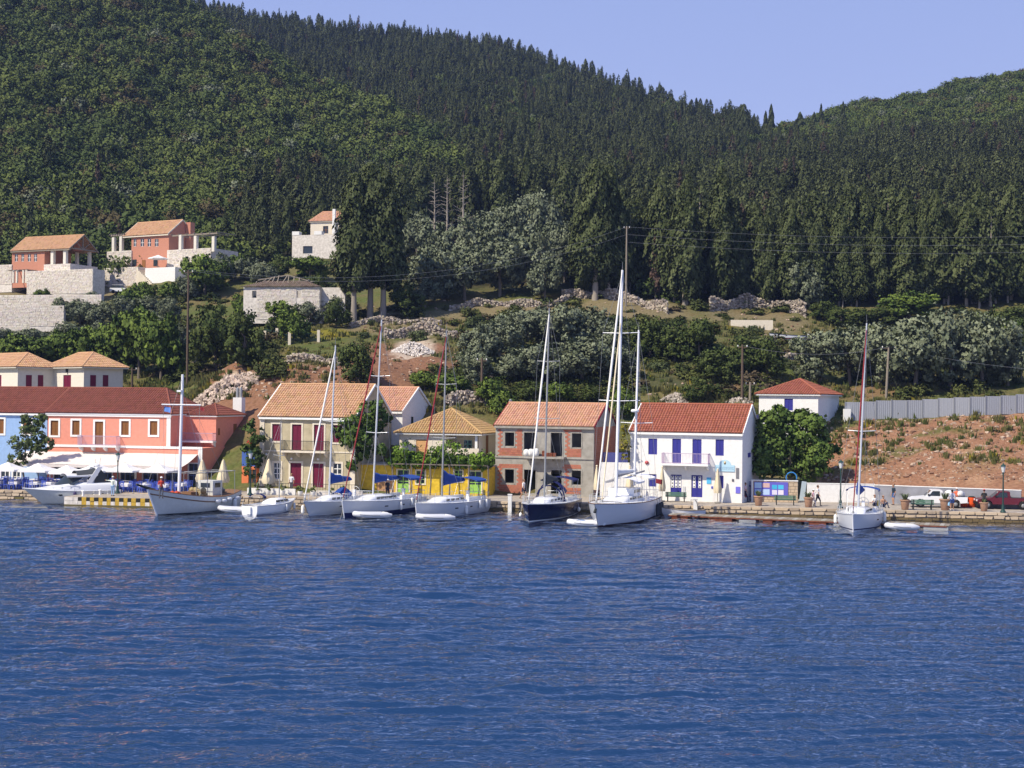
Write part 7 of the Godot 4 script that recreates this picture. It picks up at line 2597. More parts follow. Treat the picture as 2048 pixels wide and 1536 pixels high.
func planter(px: float, py: float, h: float, label: String, tall := 0.9, sd := 1):
	var o = thing("planter", label, "planter", Transform3D(Basis(), on(px, py, LEVEL)))
	var g = Geo.new()
	g.lathe([[0.02, 0], [h * 0.34, 0.0], [h * 0.45, h * 0.86], [h * 0.52, h * 0.88], [h * 0.52, h], [h * 0.42, h], [h * 0.4, h * 0.9], [0.02, h * 0.88]], 14)
	part(o, "pot", g, M.terracotta)
	rng.seed = sd
	g = Geo.new()
	for k in 46:
		var a = rng.randf() * TAU
		var b = Vector3(cos(a), 0, sin(a))
		var l = tall * rng.randf_range(0.5, 1.0)
		var root = Vector3(0, h * 0.88, 0) + b * 0.1
		var midp = root + b * l * 0.3 + Vector3(0, l * 0.7, 0)
		var tip = root + b * l * 0.65 + Vector3(0, l * rng.randf_range(0.5, 0.9), 0)
		var sd_ = Vector3(-b.z, 0, b.x) * 0.035
		g.col = Color(0.05, 0.08, 0.03).lerp(Color(0.15, 0.17, 0.09), rng.randf())
		g.quad(root - sd_, root + sd_, midp + sd_, midp - sd_)
		g.tri(midp - sd_, midp + sd_, tip)
	part(o, "plant", g, M.leaf)

func bench(px: float, py: float, label: String):
	var o = thing("bench", label, "bench", Transform3D(Basis(quay_d, Vector3.UP, quay_n), on(px, py, LEVEL)))
	var g = Geo.new()
	for k in 4:
		g = Geo.new()
		g.box(-0.95, 0.95, 0.43, 0.47, -0.24 + k * 0.125, -0.14 + k * 0.125)
		part(o, "seat_slat", g, M.bench_paint)
	for k in 3:
		g = Geo.new()
		g.box(-0.95, 0.95, 0.5 + 0.13 * k, 0.61 + 0.13 * k, 0.28, 0.32)
		part(o, "back_slat", g, M.bench_paint)
	for x in [-0.75, 0.75]:
		g = Geo.new()
		g.box(x - 0.04, x + 0.04, 0, 0.43, -0.2, -0.12)
		g.box(x - 0.04, x + 0.04, 0, 0.88, 0.325, 0.375)
		g.box(x - 0.04, x + 0.04, 0.37, 0.43, -0.12, 0.325)
		part(o, "leg", g, M.dark_metal)

func chair_proto() -> Node3D:
	var o = thing("taverna_chair", "blue wooden taverna chair at the restaurant tables on the quay", "chair", Transform3D(), "blue taverna chairs")
	var g = Geo.new()
	g.box(-0.22, 0.22, 0.43, 0.47, -0.21, 0.21)
	part(o, "seat", g, M.chair_blue)
	g = Geo.new()
	for k in 3: g.box(-0.2, 0.2, 0.58 + k * 0.14, 0.65 + k * 0.14, -0.215, -0.19)
	part(o, "backrest", g, M.chair_blue).set_meta("kind", "stuff")
	for q in [[-0.2, -0.2, 0.95], [0.2, -0.2, 0.95], [-0.2, 0.19, 0.43], [0.2, 0.19, 0.43]]:
		g = Geo.new()
		g.box(q[0] - 0.025, q[0] + 0.025, 0, q[2], q[1] - 0.025, q[1] + 0.025)
		part(o, "leg", g, M.chair_blue)
	return o

func table_proto() -> Node3D:
	var o = thing("taverna_table", "blue-legged taverna table under a white cloth on the quay", "table", Transform3D(), "white-clothed taverna tables")
	var g = Geo.new()
	g.box(-0.42, 0.42, 0.72, 0.755, -0.42, 0.42)
	for s in [-1.0, 1.0]:
		g.quad(Vector3(-0.425, 0.5, s * 0.425), Vector3(0.425, 0.5, s * 0.425), Vector3(0.425, 0.75, s * 0.425), Vector3(-0.425, 0.75, s * 0.425))
		g.quad(Vector3(s * 0.425, 0.5, -0.425), Vector3(s * 0.425, 0.5, 0.425), Vector3(s * 0.425, 0.75, 0.425), Vector3(s * 0.425, 0.75, -0.425))
	part(o, "tablecloth", g, M.canvas_white)
	for q in [[-0.36, -0.36], [0.36, -0.36], [-0.36, 0.36], [0.36, 0.36]]:
		g = Geo.new()
		g.box(q[0] - 0.03, q[0] + 0.03, 0, 0.72, q[1] - 0.03, q[1] + 0.03)
		part(o, "leg", g, M.chair_blue)
	return o

func closed_parasol(px: float, py: float, h: float, label: String, m: Material, r := 0.34):
	var o = thing("closed_parasol", label, "parasol", Transform3D(Basis(), on(px, py, LEVEL)), "")
	var g = Geo.new()
	g.tube([Vector3(0, 0, 0), Vector3(0, h + 0.05, 0)], 0.03, 6)
	part(o, "pole", g, M.weathered_wood)
	g = Geo.new()
	var rings = []
	for i in 7:
		var t = i / 6.0
		var ring = PackedVector3Array()
		for k in 16:
			var a = -TAU * k / 16
			var rr = r * (1.0 - t * 0.82) * (1.0 + 0.28 * cos(k * PI)) * (0.75 if i == 0 else 1.0)
			ring.append(Vector3(cos(a) * rr, lerpf(h * 0.3, h, t), sin(a) * rr))
		rings.append(ring)
	g.loft(rings, true)
	part(o, "folded_canopy", g, m)
	g = Geo.new()
	g.lathe([[0.02, 0], [0.28, 0], [0.28, 0.1], [0.05, 0.14]], 10)
	part(o, "base", g, M.concrete)
	g = Geo.new()
	g.ball(Vector3(0, h + 0.02, 0), Vector3(0.1, 0.09, 0.1), 5)
	part(o, "finial", g, m)

func pickup(px: float, py: float, label: String, paint: Material, laden: bool):
	var xf = Transform3D(Basis(quay_d, Vector3.UP, quay_n), on(px, py, LEVEL))
	var o = thing("pickup_truck", label, "pickup", xf)
	var g = Geo.new()
	var prof = PackedVector2Array([Vector2(0.05, 0.42), Vector2(0.55, 0.42), Vector2(0.62, 0.62), Vector2(0.8, 0.76), Vector2(1.1, 0.76), Vector2(1.28, 0.62), Vector2(1.35, 0.42), Vector2(3.5, 0.42), Vector2(3.57, 0.62), Vector2(3.75, 0.76), Vector2(4.05, 0.76), Vector2(4.23, 0.62), Vector2(4.3, 0.42), Vector2(4.9, 0.48), Vector2(4.92, 0.98), Vector2(2.85, 0.98), Vector2(1.55, 0.99), Vector2(0.35, 0.88), Vector2(0.06, 0.74)])
	g.prism(prof, -0.82, 0.82)
	part(o, "body", g, paint)
	g = Geo.new()
	g.prism(PackedVector2Array([Vector2(1.3, 0.98), Vector2(2.86, 0.985), Vector2(2.8, 1.5), Vector2(2.7, 1.56), Vector2(2.0, 1.56), Vector2(1.9, 1.53)]), -0.72, 0.72)
	part(o, "cab", g, paint)
	g = Geo.new()
	g.prism(PackedVector2Array([Vector2(1.62, 1.02), Vector2(2.62, 1.02), Vector2(2.58, 1.46), Vector2(1.98, 1.46)]), -0.726, 0.726)
	part(o, "side_window", g, M.glass)
	g = Geo.new()
	g.quad(Vector3(1.33, 1.02, -0.66), Vector3(1.33, 1.02, 0.66), Vector3(1.86, 1.5, 0.6), Vector3(1.86, 1.5, -0.6))
	g.xf = Transform3D(Basis(), Vector3(-0.02, 0.015, 0))
	part(o, "windscreen", g, M.glass)
	for x in [0.95, 3.9]:
		for z in [-0.78, 0.78]:
			g = Geo.new()
			g.xf = Transform3D(Basis(Vector3.RIGHT, PI / 2), Vector3(x, 0.34, z))
			g.lathe([[0.19, -0.1], [0.33, -0.1], [0.34, 0.0], [0.33, 0.1], [0.19, 0.1]], 16)
			var w = part(o, "wheel", g, M.rubber)
			g = Geo.new()
			g.xf = Transform3D(Basis(Vector3.RIGHT, PI / 2), Vector3(x, 0.34, z))
			g.lathe([[0.01, -0.08], [0.2, -0.08], [0.2, 0.08], [0.01, 0.08]], 12)
			part(w, "rim", g, M.grey_metal)
	g = Geo.new()
	g.box(-0.04, 0.12, 0.4, 0.6, -0.84, 0.84)
	part(o, "front_bumper", g, M.rubber)
	g = Geo.new()
	g.box(4.9, 5.0, 0.42, 0.56, -0.8, 0.8)
	part(o, "rear_bumper", g, M.grey_metal)
	for z in [-0.62, 0.62]:
		g = Geo.new()
		g.box(0.0, 0.08, 0.66, 0.8, z - 0.14, z + 0.14)
		part(o, "headlight", g, M.gelcoat)
		g = Geo.new()
		g.box(4.9, 4.95, 0.66, 0.9, z - 0.1, z + 0.1)
		part(o, "tail_light", g, M.red_canvas)
	g = Geo.new()
	for z in [-0.8, 0.8]: g.box(1.55, 1.68, 1.05, 1.2, z - 0.05, z + 0.08)
	part(o, "mirror", g, M.rubber).set_meta("kind", "stuff")
	g = Geo.new()
	g.box(2.95, 4.85, 0.982, 1.0, -0.7, 0.7)
	part(o, "load_bed", g, M.dark_metal)
	if laden:
		var s = thing("sack_load", "pale tarpaulin bundle heaped on the white pickup's bed", "bundle", xf * Transform3D(Basis(), Vector3(3.9, 1.0, 0)))
		g = Geo.new()
		rng.seed = 4
		for k in 6: g.ball(Vector3(rng.randf_range(-0.6, 0.6), 0.15 + rng.randf_range(0, 0.15), rng.randf_range(-0.4, 0.4)), Vector3(0.42, 0.28, 0.36), 6)
		part(s, "bundle", g, M.sail_white)

func small_car(px: float, py: float, label: String):
	var p = hit(px, py, 180)
	var o = thing("parked_car", label, "car", pose(p, 8))
	var g = Geo.new()
	g.prism(PackedVector2Array([Vector2(-1.9, 0.35), Vector2(1.9, 0.35), Vector2(1.95, 0.85), Vector2(1.1, 0.98), Vector2(-1.85, 1.0)]), -0.8, 0.8)
	part(o, "body", g, M.gelcoat)
	g = Geo.new()
	g.prism(PackedVector2Array([Vector2(-1.7, 1.0), Vector2(1.0, 0.98), Vector2(0.5, 1.5), Vector2(-1.5, 1.52)]), -0.7, 0.7)
	part(o, "cabin", g, M.glass)
	g = Geo.new()
	g.box(-1.5, 0.5, 1.5, 1.56, -0.68, 0.68)
	part(o, "roof", g, M.gelcoat)
	for x in [-1.2, 1.2]:
		for z in [-0.76, 0.76]:
			g = Geo.new()
			g.xf = Transform3D(Basis(Vector3.RIGHT, PI / 2), Vector3(x, 0.32, z))
			g.lathe([[0.02, -0.09], [0.31, -0.09], [0.31, 0.09], [0.02, 0.09]], 14)
			part(o, "wheel", g, M.rubber)

func make_quayside():
	rng.seed = 404
	# stone pier with yellow and black bollard stripes
	var a = on(128, 1012, 0.0); var b = on(300, 1016, 0.0)
	var pd = (b - a).normalized()
	var pier = thing("stone_pier", "low stone pier painted with yellow and black blocks", "pier", Transform3D(Basis(pd, Vector3.UP, Vector3(-pd.z, 0, pd.x)), a))
	var len_ = a.distance_to(b) + 0.5
	var g = Geo.new()
	g.box(0, len_, -1.2, 0.86, -6.0, -0.12)
	part(pier, "core", g, M.paving)
	var yel = mat("kerb_yellow", Color(0.62, 0.40, 0.06), 0.9, "blotch", 0.9)
	var blk = mat("kerb_black", Color(0.03, 0.03, 0.028), 0.9, "grain", 0.9)
	var x = 0.0
	var k = 0
	while x < len_ - 0.2:
		var wd = rng.randf_range(0.36, 0.46)
		for row in 2:
			g = Geo.new()
			g.box(0, wd - 0.02, 0, 0.32, -0.2, rng.randf_range(-0.02, 0.04))
			var m: Material = M.pale_stone
			if k > 2: m = [yel, blk][k % 2] if row == 1 else [yel, M.pale_stone][k % 2]
			part(pier, "block", g, m, Transform3D(Basis(), Vector3(x, 0.16 + 0.34 * row, 0)))
		x += wd
		k += 1
	g = Geo.new()
	g.box(0, len_, -0.6, 0.155, -0.3, 0.03)
	part(pier, "footing", g, mat("weedy_stone", Color(0.13, 0.11, 0.05), 0.9, "grain", 0.8))
	for q in [[166, 992], [200, 990]]:
		var bo = thing("bollard", "short white mooring bollard on the painted pier", "bollard", Transform3D(Basis(), on(q[0], q[1], 0.86)), "pier bollards")
		g = Geo.new()
		g.lathe([[0.12, 0], [0.1, 0.35], [0.16, 0.42], [0.15, 0.5], [0.02, 0.53]], 10)
		part(bo, "shaft", g, M.white_trim)
	# floating pontoon on rusty floats
	a = on(1336, 1037, 0.0); b = on(1893, 1060, 0.0)
	var nd = (b - a).normalized()
	var po = thing("pontoon", "long floating pontoon with a pale deck on rust-red floats", "pontoon", Transform3D(Basis(nd, Vector3.UP, Vector3(-nd.z, 0, nd.x)), a))
	len_ = a.distance_to(b)
	x = 0.0
	var i = 0
	while x < len_:
		g = Geo.new()
		g.box(0, 0.37, 0.3, 0.37, -1.8, -0.02)
		part(po, "plank", g, M.weathered_wood if i % 3 else M.concrete, Transform3D(Basis(), Vector3(x, rng.randf_range(-0.008, 0.008), 0)))
		x += 0.39
		i += 1
	g = Geo.new()
	g.box(0, len_, 0.2, 0.295, -1.75, 0.0)
	part(po, "frame", g, M.rust_metal)
	x = 0.3
	i = 0
	while x < len_ - 1.6:
		g = Geo.new()
		g.box(0, [1.4, 0.8, 1.9][i % 3], -0.35, 0.195, -1.7, -0.06)
		part(po, "float", g, [M.rust_metal, M.rubber, M.rust_metal, mat("float_grey", Color(0.36, 0.38, 0.40), 0.8, "grain", 0.7) if not M.has("float_grey") else M.float_grey][i % 4], Transform3D(Basis(), Vector3(x, 0, 0)))
		x += [2.0, 1.3, 2.5][i % 3]
		i += 1
	# two white mooring posts in front of the quay wall
	for q in [[1021, 1010, "white mooring post in the water beside the navy yacht"], [1391, 1028, "white mooring post beside the small open boat"]]:
		var p = on(q[0], q[1], 0.0)
		var bo = thing("mooring_post", q[2], "post", Transform3D(Basis(quay_d, Vector3.UP, quay_n), quay_point(quay_s(q[0]), -0.25, 0.0)))
		g = Geo.new()
		g.box(-0.17, 0.17, -0.8, 1.5, -0.1, 0.18)
		g.box(-0.2, 0.2, 1.5, 1.6, -0.13, 0.21)
		part(bo, "shaft", g, M.white_plaster)
	# white wall, then the grey concrete wall below the bank
	a = on(1614, 1003, LEVEL); b = on(1749, 1005.5, LEVEL)
	var c = on(2042, 1018, LEVEL)
	for q in [[a, b, M.white_plaster, "white plastered wall at the foot of the red bank", 1.72], [b, c, mat("grey_paint", Color(0.31, 0.32, 0.37), 0.9, "blotch", 0.15), "grey rendered wall behind the pickups, topped with white coping", 1.66]]:
		var dd: Vector3 = (q[1] - q[0]).normalized()
		var o = thing("garden_wall", q[3], "wall", Transform3D(Basis(dd, Vector3.UP, Vector3(-dd.z, 0, dd.x)), q[0]))
		g = Geo.new()
		var l: float = q[0].distance_to(q[1])
		g.box(0, l, -0.3, q[4] - 0.06, -0.25, 0)
		part(o, "wall", g, q[2])
		g = Geo.new()
		g.box(-0.02, l + 0.02, q[4] - 0.06, q[4], -0.28, 0.03)
		part(o, "coping", g, M.white_trim)
	# stone wall with the notice panels
	var xf = pose(on(1505, 1003, LEVEL), 8)
	var o = thing("notice_wall", "rubble stone wall carrying blue notice panels beside the white house", "wall", xf)
	var r = face_rect(xf, [1505, 962, 1596, 1003])
	g = Geo.new()
	g.box(r.position.x, r.end.x, -0.3, r.end.y, -0.4, -0.02)
	part(o, "core", g, M.concrete)
	var y = 0.0
	while y < r.end.y - 0.1:
		var hh = rng.randf_range(0.2, 0.32)
		x = r.position.x
		while x < r.end.x - 0.1:
			var wd = minf(rng.randf_range(0.25, 0.55), r.end.x - x)
			g = Geo.new()
			g.box(0, wd - 0.03, 0, minf(hh - 0.03, r.end.y - y), -0.05, rng.randf_range(0.01, 0.05))
			part(o, "stone", g, [M.quay_stone_0, M.quay_stone_1, M.quay_stone_2, M.quay_stone_3][rng.randi() % 4], Transform3D(Basis(), Vector3(x, y, 0)))
			x += wd
		y += hh
	g = Geo.new()
	g.box(r.position.x - 0.1, r.position.x + 0.05, -0.1, r.end.y + 0.08, -0.42, 0.1)
	g.box(r.position.x, r.end.x, r.end.y, r.end.y + 0.07, -0.42, 0.08)
	part(o, "white_edge", g, M.white_trim)
	var pr = face_rect(xf, [1508, 964, 1576, 992], 0.07)
	var nb = thing("notice_panel", "violet-blue notice panel with coloured map sheets on the stone wall", "sign", xf)
	g = Geo.new()
	g.box(pr.position.x, pr.end.x, pr.position.y, pr.end.y, 0.06, 0.1)
	part(nb, "board", g, mat("board_violet", Color(0.13, 0.12, 0.52), 0.6))
	for q in [[0.02, 0.55, 0.22, 0.95, Color(0.42, 0.62, 0.85)], [0.25, 0.6, 0.46, 0.92, Color(0.62, 0.42, 0.40)], [0.02, 0.08, 0.22, 0.48, Color(0.28, 0.45, 0.78)], [0.25, 0.08, 0.46, 0.48, Color(0.45, 0.6, 0.85)], [0.53, 0.5, 0.68, 0.8, Color(0.06, 0.42, 0.68)], [0.71, 0.5, 0.87, 0.8, Color(0.08, 0.5, 0.75)], [0.53, 0.1, 0.68, 0.44, Color(0.68, 0.66, 0.8)], [0.71, 0.1, 0.87, 0.44, Color(0.74, 0.7, 0.8)]]:
		g = Geo.new()
		g.box(pr.position.x + pr.size.x * q[0], pr.position.x + pr.size.x * q[2], pr.position.y + pr.size.y * q[1], pr.position.y + pr.size.y * q[3], 0.102, 0.112)
		part(nb, "sheet", g, mat("sheet_%d" % int(q[0] * 1000 + q[1] * 10), q[4], 0.6))
	# blue hoop and pale slab behind that wall
	var hp = xf * Vector3(on_face(xf, 1583, 950, -0.6).x, 0, -0.7)
	var ho = thing("blue_hoop", "blue metal hoop standing behind the notice wall", "hoop", Transform3D(xf.basis, hp))
	g = Geo.new()
	var pts = []
	var hy = on_face(xf, 1583, 955, -0.7).y
	for n in 21: pts.append(Vector3(cos(TAU * n / 20) * 0.48, hy + sin(TAU * n / 20) * 0.48, 0))
	g.tube(pts, 0.06, 6, false)
	part(ho, "rim", g, M.sky_canvas)
	g = Geo.new()
	g.box(-0.05, 0.05, 0, hy - 0.4, -0.05, 0.05)
	part(ho, "stand", g, M.sky_canvas)
	var sl = thing("leaning_slab", "pale blue-grey slab leaning at the end of the notice wall", "slab", pose(on(1606, 1001, LEVEL), 30))
	g = Geo.new()
	g.prism(PackedVector2Array([Vector2(-0.35, 0), Vector2(0.15, 0), Vector2(0.35, 1.75), Vector2(-0.1, 1.8)]), -0.06, 0.06)
	part(sl, "slab", g, mat("pale_slab", Color(0.36, 0.44, 0.52), 0.8))
	# blue gate between the white house and the notice wall
	var gx = pose(on(1488, 1002, LEVEL), 14)
	var ga = thing("blue_gate", "blue barred gate between the white house and the notice wall", "gate", gx)
	for n in 7:
		g = Geo.new()
		g.box(-0.02 + n * 0.115, 0.05 + n * 0.115, 0.05, 1.7 + 0.1 * sin(n * 0.5), -0.9, -0.86)
		part(ga, "bar", g, M.blue_paint)
	g = Geo.new()
	g.box(-0.05, 0.8, 0.35, 0.45, -0.86, -0.82)
	g.box(-0.05, 0.8, 1.3, 1.4, -0.86, -0.82)
	part(ga, "rail", g, M.blue_paint).set_meta("kind", "stuff")
	# white yard wall between the unfinished and the white house, blue fence above
	xf = pose(on(1262, 998, LEVEL), 10)
	xf.origin -= xf.basis.z * 0.6
	var yw = thing("yard_wall", "high white yard wall between the unfinished house and the white house", "wall", xf)
	r = face_rect(xf, [1200, 925, 1261, 998])
	g = Geo.new()
	g.box(r.position.x, r.end.x - 0.12, -0.3, r.end.y, -0.3, 0)
	part(yw, "wall", g, M.white_plaster)
	var fx = thing("yard_fence", "blue board fence above the white yard wall", "fence", xf)
	var fr = face_rect(xf, [1206, 905, 1259, 925], -2.0)
	x = fr.position.x
	while x < fr.end.x - 0.2:
		g = Geo.new()
		g.box(0, 0.2, 0, fr.end.y - 0.3 + 0.3, -2.04, -2.0)
		part(fx, "board", g, mat("fence_blue", Color(0.07, 0.08, 0.26), 0.7) if not M.has("fence_blue") else M.fence_blue, Transform3D(Basis(), Vector3(x, 0, 0)))
		x += 0.215
	# terrace walls and clutter in front of the ochre house
	stone_terrace()
	# metal panel fence along the top of the bank
	var fa = Vector3(); var fpts = []
	for q in [[1690, 842], [1760, 840], [1850, 837], [1950, 832], [2062, 826]]: fpts.append(hit(q[0], q[1], 134.0))
	var fe = thing("panel_fence", "long grey sheet-metal panel fence along the top of the bank", "fence")
	var total = 0.0
	for n in fpts.size() - 1: total += fpts[n].distance_to(fpts[n + 1])
	var np = 12
	var prev = Vector3()
	for n in np + 1:
		var s = total * n / np
		var seg = 0
		while seg < fpts.size() - 2 and s > fpts[seg].distance_to(fpts[seg + 1]):
			s -= fpts[seg].distance_to(fpts[seg + 1]); seg += 1
		var p: Vector3 = fpts[seg].lerp(fpts[seg + 1], s / fpts[seg].distance_to(fpts[seg + 1]))
		p.y = ground(p.x, p.z)
		g = Geo.new()
		g.box(-0.05, 0.05, -0.4, 2.0, -0.05, 0.05)
		part(fe, "post", g, M.grey_metal, Transform3D(Basis(), p + Vector3(0, 0, 0.06)))
		if n > 0:
			var dv = p - prev
			var flat = Vector3(dv.x, 0, dv.z)
			var l = flat.length()
			g = Geo.new()
			for rib in 8:
				g.box(l * rib / 8.0 + 0.02, l * (rib + 1) / 8.0 - 0.02, 0, 1.95, -0.02, 0.02 if rib % 2 else 0.035)
			g.box(0.02, l - 0.02, 0.0, 1.95, -0.03, -0.021)
			var bx = flat.normalized()
			part(fe, "panel", g, M.panel_metal, Transform3D(Basis(bx, Vector3.UP, Vector3(-bx.z, 0, bx.x)), Vector3(prev.x, (prev.y + p.y) / 2, prev.z)))
		prev = p
	var bx2 = thing("meter_cabinet", "white meter cabinet at the end of the panel fence", "cabinet", Transform3D(Basis(), hit(1692, 842, 132.0) + Vector3(0, 0, 0.4)))
	g = Geo.new()
	g.box(-0.35, 0.35, -0.5, 1.25, -0.25, 0.25)
	part(bx2, "case", g, M.white_trim)
	# street furniture
	lamp_post(2006, 1025, "dark green lamp post beside the red pickup")
	lamp_post(1681, 1016, "slim lamp post with a white globe in front of the white wall", 3.95)
	lamp_post(235, 987, "dark green lamp post at the restaurant terrace", 3.6)
	lamp_post(500, 990, "thin dark lamp post beside the blue shed", 3.9)
	planter(1517, 1011, 0.85, "terracotta planter with spiky leaves in front of the notice wall", 0.8, 1)
	planter(1617, 1014, 0.85, "terracotta planter beside the pair of walkers", 0.8, 2)
	planter(1810, 1019, 0.85, "terracotta planter at the white pickup's nose", 0.9, 3)
	planter(1890, 1020, 0.95, "terracotta planter at the white pickup's tail", 0.9, 4)
	planter(1968, 1022, 0.75, "small terracotta planter in front of the red pickup", 0.5, 5)
	bench(1570, 1010, "green bench in front of the notice wall")
	bench(1844, 1019, "green bench in front of the white pickup")
	bench(1352, 1003, "green bench at the white house's doors")
	pickup(1817, 1013, "white pickup truck parked against the grey wall", M.gelcoat, true)
	pickup(1950, 1016, "dark red pickup truck parked against the grey wall", mat("maroon_paint", Color(0.11, 0.012, 0.022), 0.3, "", 0.2, {"spec": 0.5}), false)
	for q in [[1928, 1014], [1943, 1014]]:
		var bn = thing("litter_bin", "bright orange round bin between the two pickups", "bin", Transform3D(Basis(), on(q[0], q[1], LEVEL)), "orange bins")
		g = Geo.new()
		g.lathe([[0.02, 0], [0.3, 0.02], [0.35, 0.35], [0.33, 0.8], [0.36, 0.85], [0.3, 0.85], [0.28, 0.4], [0.02, 0.35]], 14)
		part(bn, "drum", g, mat("bin_orange", Color(0.75, 0.10, 0.02), 0.5) if not M.has("bin_orange") else M.bin_orange)
		g = Geo.new()
		g.lathe([[0.02, 0.86], [0.34, 0.86], [0.2, 0.96], [0.02, 0.98]], 14)
		part(bn, "lid", g, M.dark_metal)
	# closed parasols
	closed_parasol(404, 982, 2.9, "closed cream parasol beside the salmon house's white pilaster", M.canvas_cream, 0.62)
	closed_parasol(446, 984, 3.0, "closed cream parasol in front of the salmon wing", M.canvas_cream, 0.58)
	closed_parasol(537, 988, 3.2, "tall closed cream parasol at the beige house's corner", M.canvas_cream, 0.62)
	closed_parasol(1193, 1000, 3.1, "closed parasol beside the unfinished house's corner", M.canvas_cream, 0.3)
	closed_parasol(1259, 1001, 3.1, "closed parasol before the white yard wall", M.canvas_cream, 0.35)
	closed_parasol(1324, 1003, 3.1, "closed parasol beside the white house's left door", M.canvas_cream, 0.3)
	closed_parasol(1435, 1006, 3.0, "closed parasol in front of the white house's small window", M.canvas_cream, 0.35)
	# open parasols of the restaurant
	var tops = [[16, 924], [77, 926], [192, 926], [250, 926], [318, 927], [-45, 924], [134, 930]]
	for q in tops:
		var t = at(q[0], q[1], 133.5)
		parasol_open(Vector3(t.x, LEVEL, t.z), 2.0, t.y - LEVEL, "square white parasol over the restaurant terrace's blue chairs", M.canvas_white, 4, "white restaurant parasols", deg_to_rad(-9))
	# tables and chairs
	var ch = chair_proto(); var tb = table_proto()
	var first = true
	var s = -3.0
	var nt = 0
	while s < 17.5:
		for row in 3:
			var bk = 1.3 + row * 2.0 + rng.randf_range(-0.2, 0.2)
			var sx = s + rng.randf_range(-0.2, 0.2) + (0.9 if row % 2 else 0.0)
			var yaw = rng.randf_range(-0.15, 0.15)
			var tp = Transform3D(Basis(quay_d, Vector3.UP, quay_n).rotated(Vector3.UP, yaw), quay_point(sx, bk))
			if first: tb.transform = tp
			else: copy(tb, tp)
			for k4 in 4:
				if rng.randf() < 0.12 and not first: continue
				var cb = tp.basis.rotated(Vector3.UP, PI / 2 * k4)
				var cp = tp.origin - cb.z * rng.randf_range(0.62, 0.75)
				if first and k4 == 0: ch.transform = Transform3D(cb, cp)
				else: copy(ch, Transform3D(cb.rotated(Vector3.UP, rng.randf_range(-0.25, 0.25)), cp))
			first = false
		s += 1.9
	small_car(243, 588, "small white car parked on the villas' drive")
	garden_gate()
	front_trees()

func stone_terrace():
	# low white garden wall with pots in front of the beige house
	var a = quay_s(478); var b = quay_s(712)
	var o = thing("terrace_wall", "low white wall along the quay before the beige house", "wall", Transform3D(Basis(quay_d, Vector3.UP, quay_n), quay_point(a, 2.1)))
	var g = Geo.new()
	g.box(0, (b - a) * 0.42, -0.2, 0.55, -0.25, 0)
	part(o, "wall", g, M.white_plaster)
	g = Geo.new()
	g.box((b - a) * 0.55, b - a, -0.2, 0.45, -0.25, 0)
	part(o, "wall", g, M.pale_stone)
	var rg = Geo.new()
	for k in 40:
		var x = lerpf(0.1, (b - a) * 0.98, k / 39.0)
		rg.box(x - 0.012, x + 0.012, 0.45, 1.05, -0.14, -0.11)
	rg.box(0, b - a, 1.02, 1.06, -0.145, -0.105)
	part(o, "railing", rg, M.dark_metal)
	rng.seed = 88
	for k in 7:
		var x = lerpf(0.6, b - a - 0.6, (k + rng.randf() * 0.5) / 7.0)
		var p = quay_point(a + x, 1.5)
		var po = thing("flower_pot", "small white pot with a bushy plant along the low terrace wall", "pot", Transform3D(Basis(), p), "pots along the terrace wall")
		g = Geo.new()
		g.lathe([[0.02, 0], [0.18, 0], [0.26, 0.4], [0.22, 0.4], [0.02, 0.36]], 10)
		part(po, "pot", g, M.white_trim)
		part(po, "plant", crown([[Vector3(0, 0.65, 0), Vector3(0.3, 0.35, 0.3)]], 8, 10, 0.14, Color(0.05, 0.08, 0.02), Color(0.16, 0.2, 0.06)), M.leaf)

func garden_gate():
	var o = thing("garden_fence", "dark green wire garden gate and fence between cream posts", "fence")
	var pts = []
	for q in [[530, 676], [554, 671], [579, 690], [599, 668], [637, 684]]: pts.append(hit(q[0], q[1], 150))
	var tops = [1.0, 1.0, 1.7, 1.0, 1.6]
	for k in pts.size():
		var g = Geo.new()
		g.box(-0.18, 0.18, -0.6, tops[k], -0.18, 0.18)
		part(o, "post", g, M.cream_plaster, Transform3D(Basis(), pts[k]))
	var g = Geo.new()
	for q in [[0, 2], [2, 4]]:
		var a: Vector3 = pts[q[0]]; var b: Vector3 = pts[q[1]]
		for h in [0.2, 1.25]: g.beam(a + Vector3(0, h, 0), b + Vector3(0, h, 0), 0.05, 0.05)
		for n in 18:
			var p = a.lerp(b, n / 17.0)
			g.beam(p + Vector3(0, 0.1, 0), p + Vector3(0, 1.3, 0), 0.03, 0.03)
	part(o, "wire_panel", g, M.green_iron)

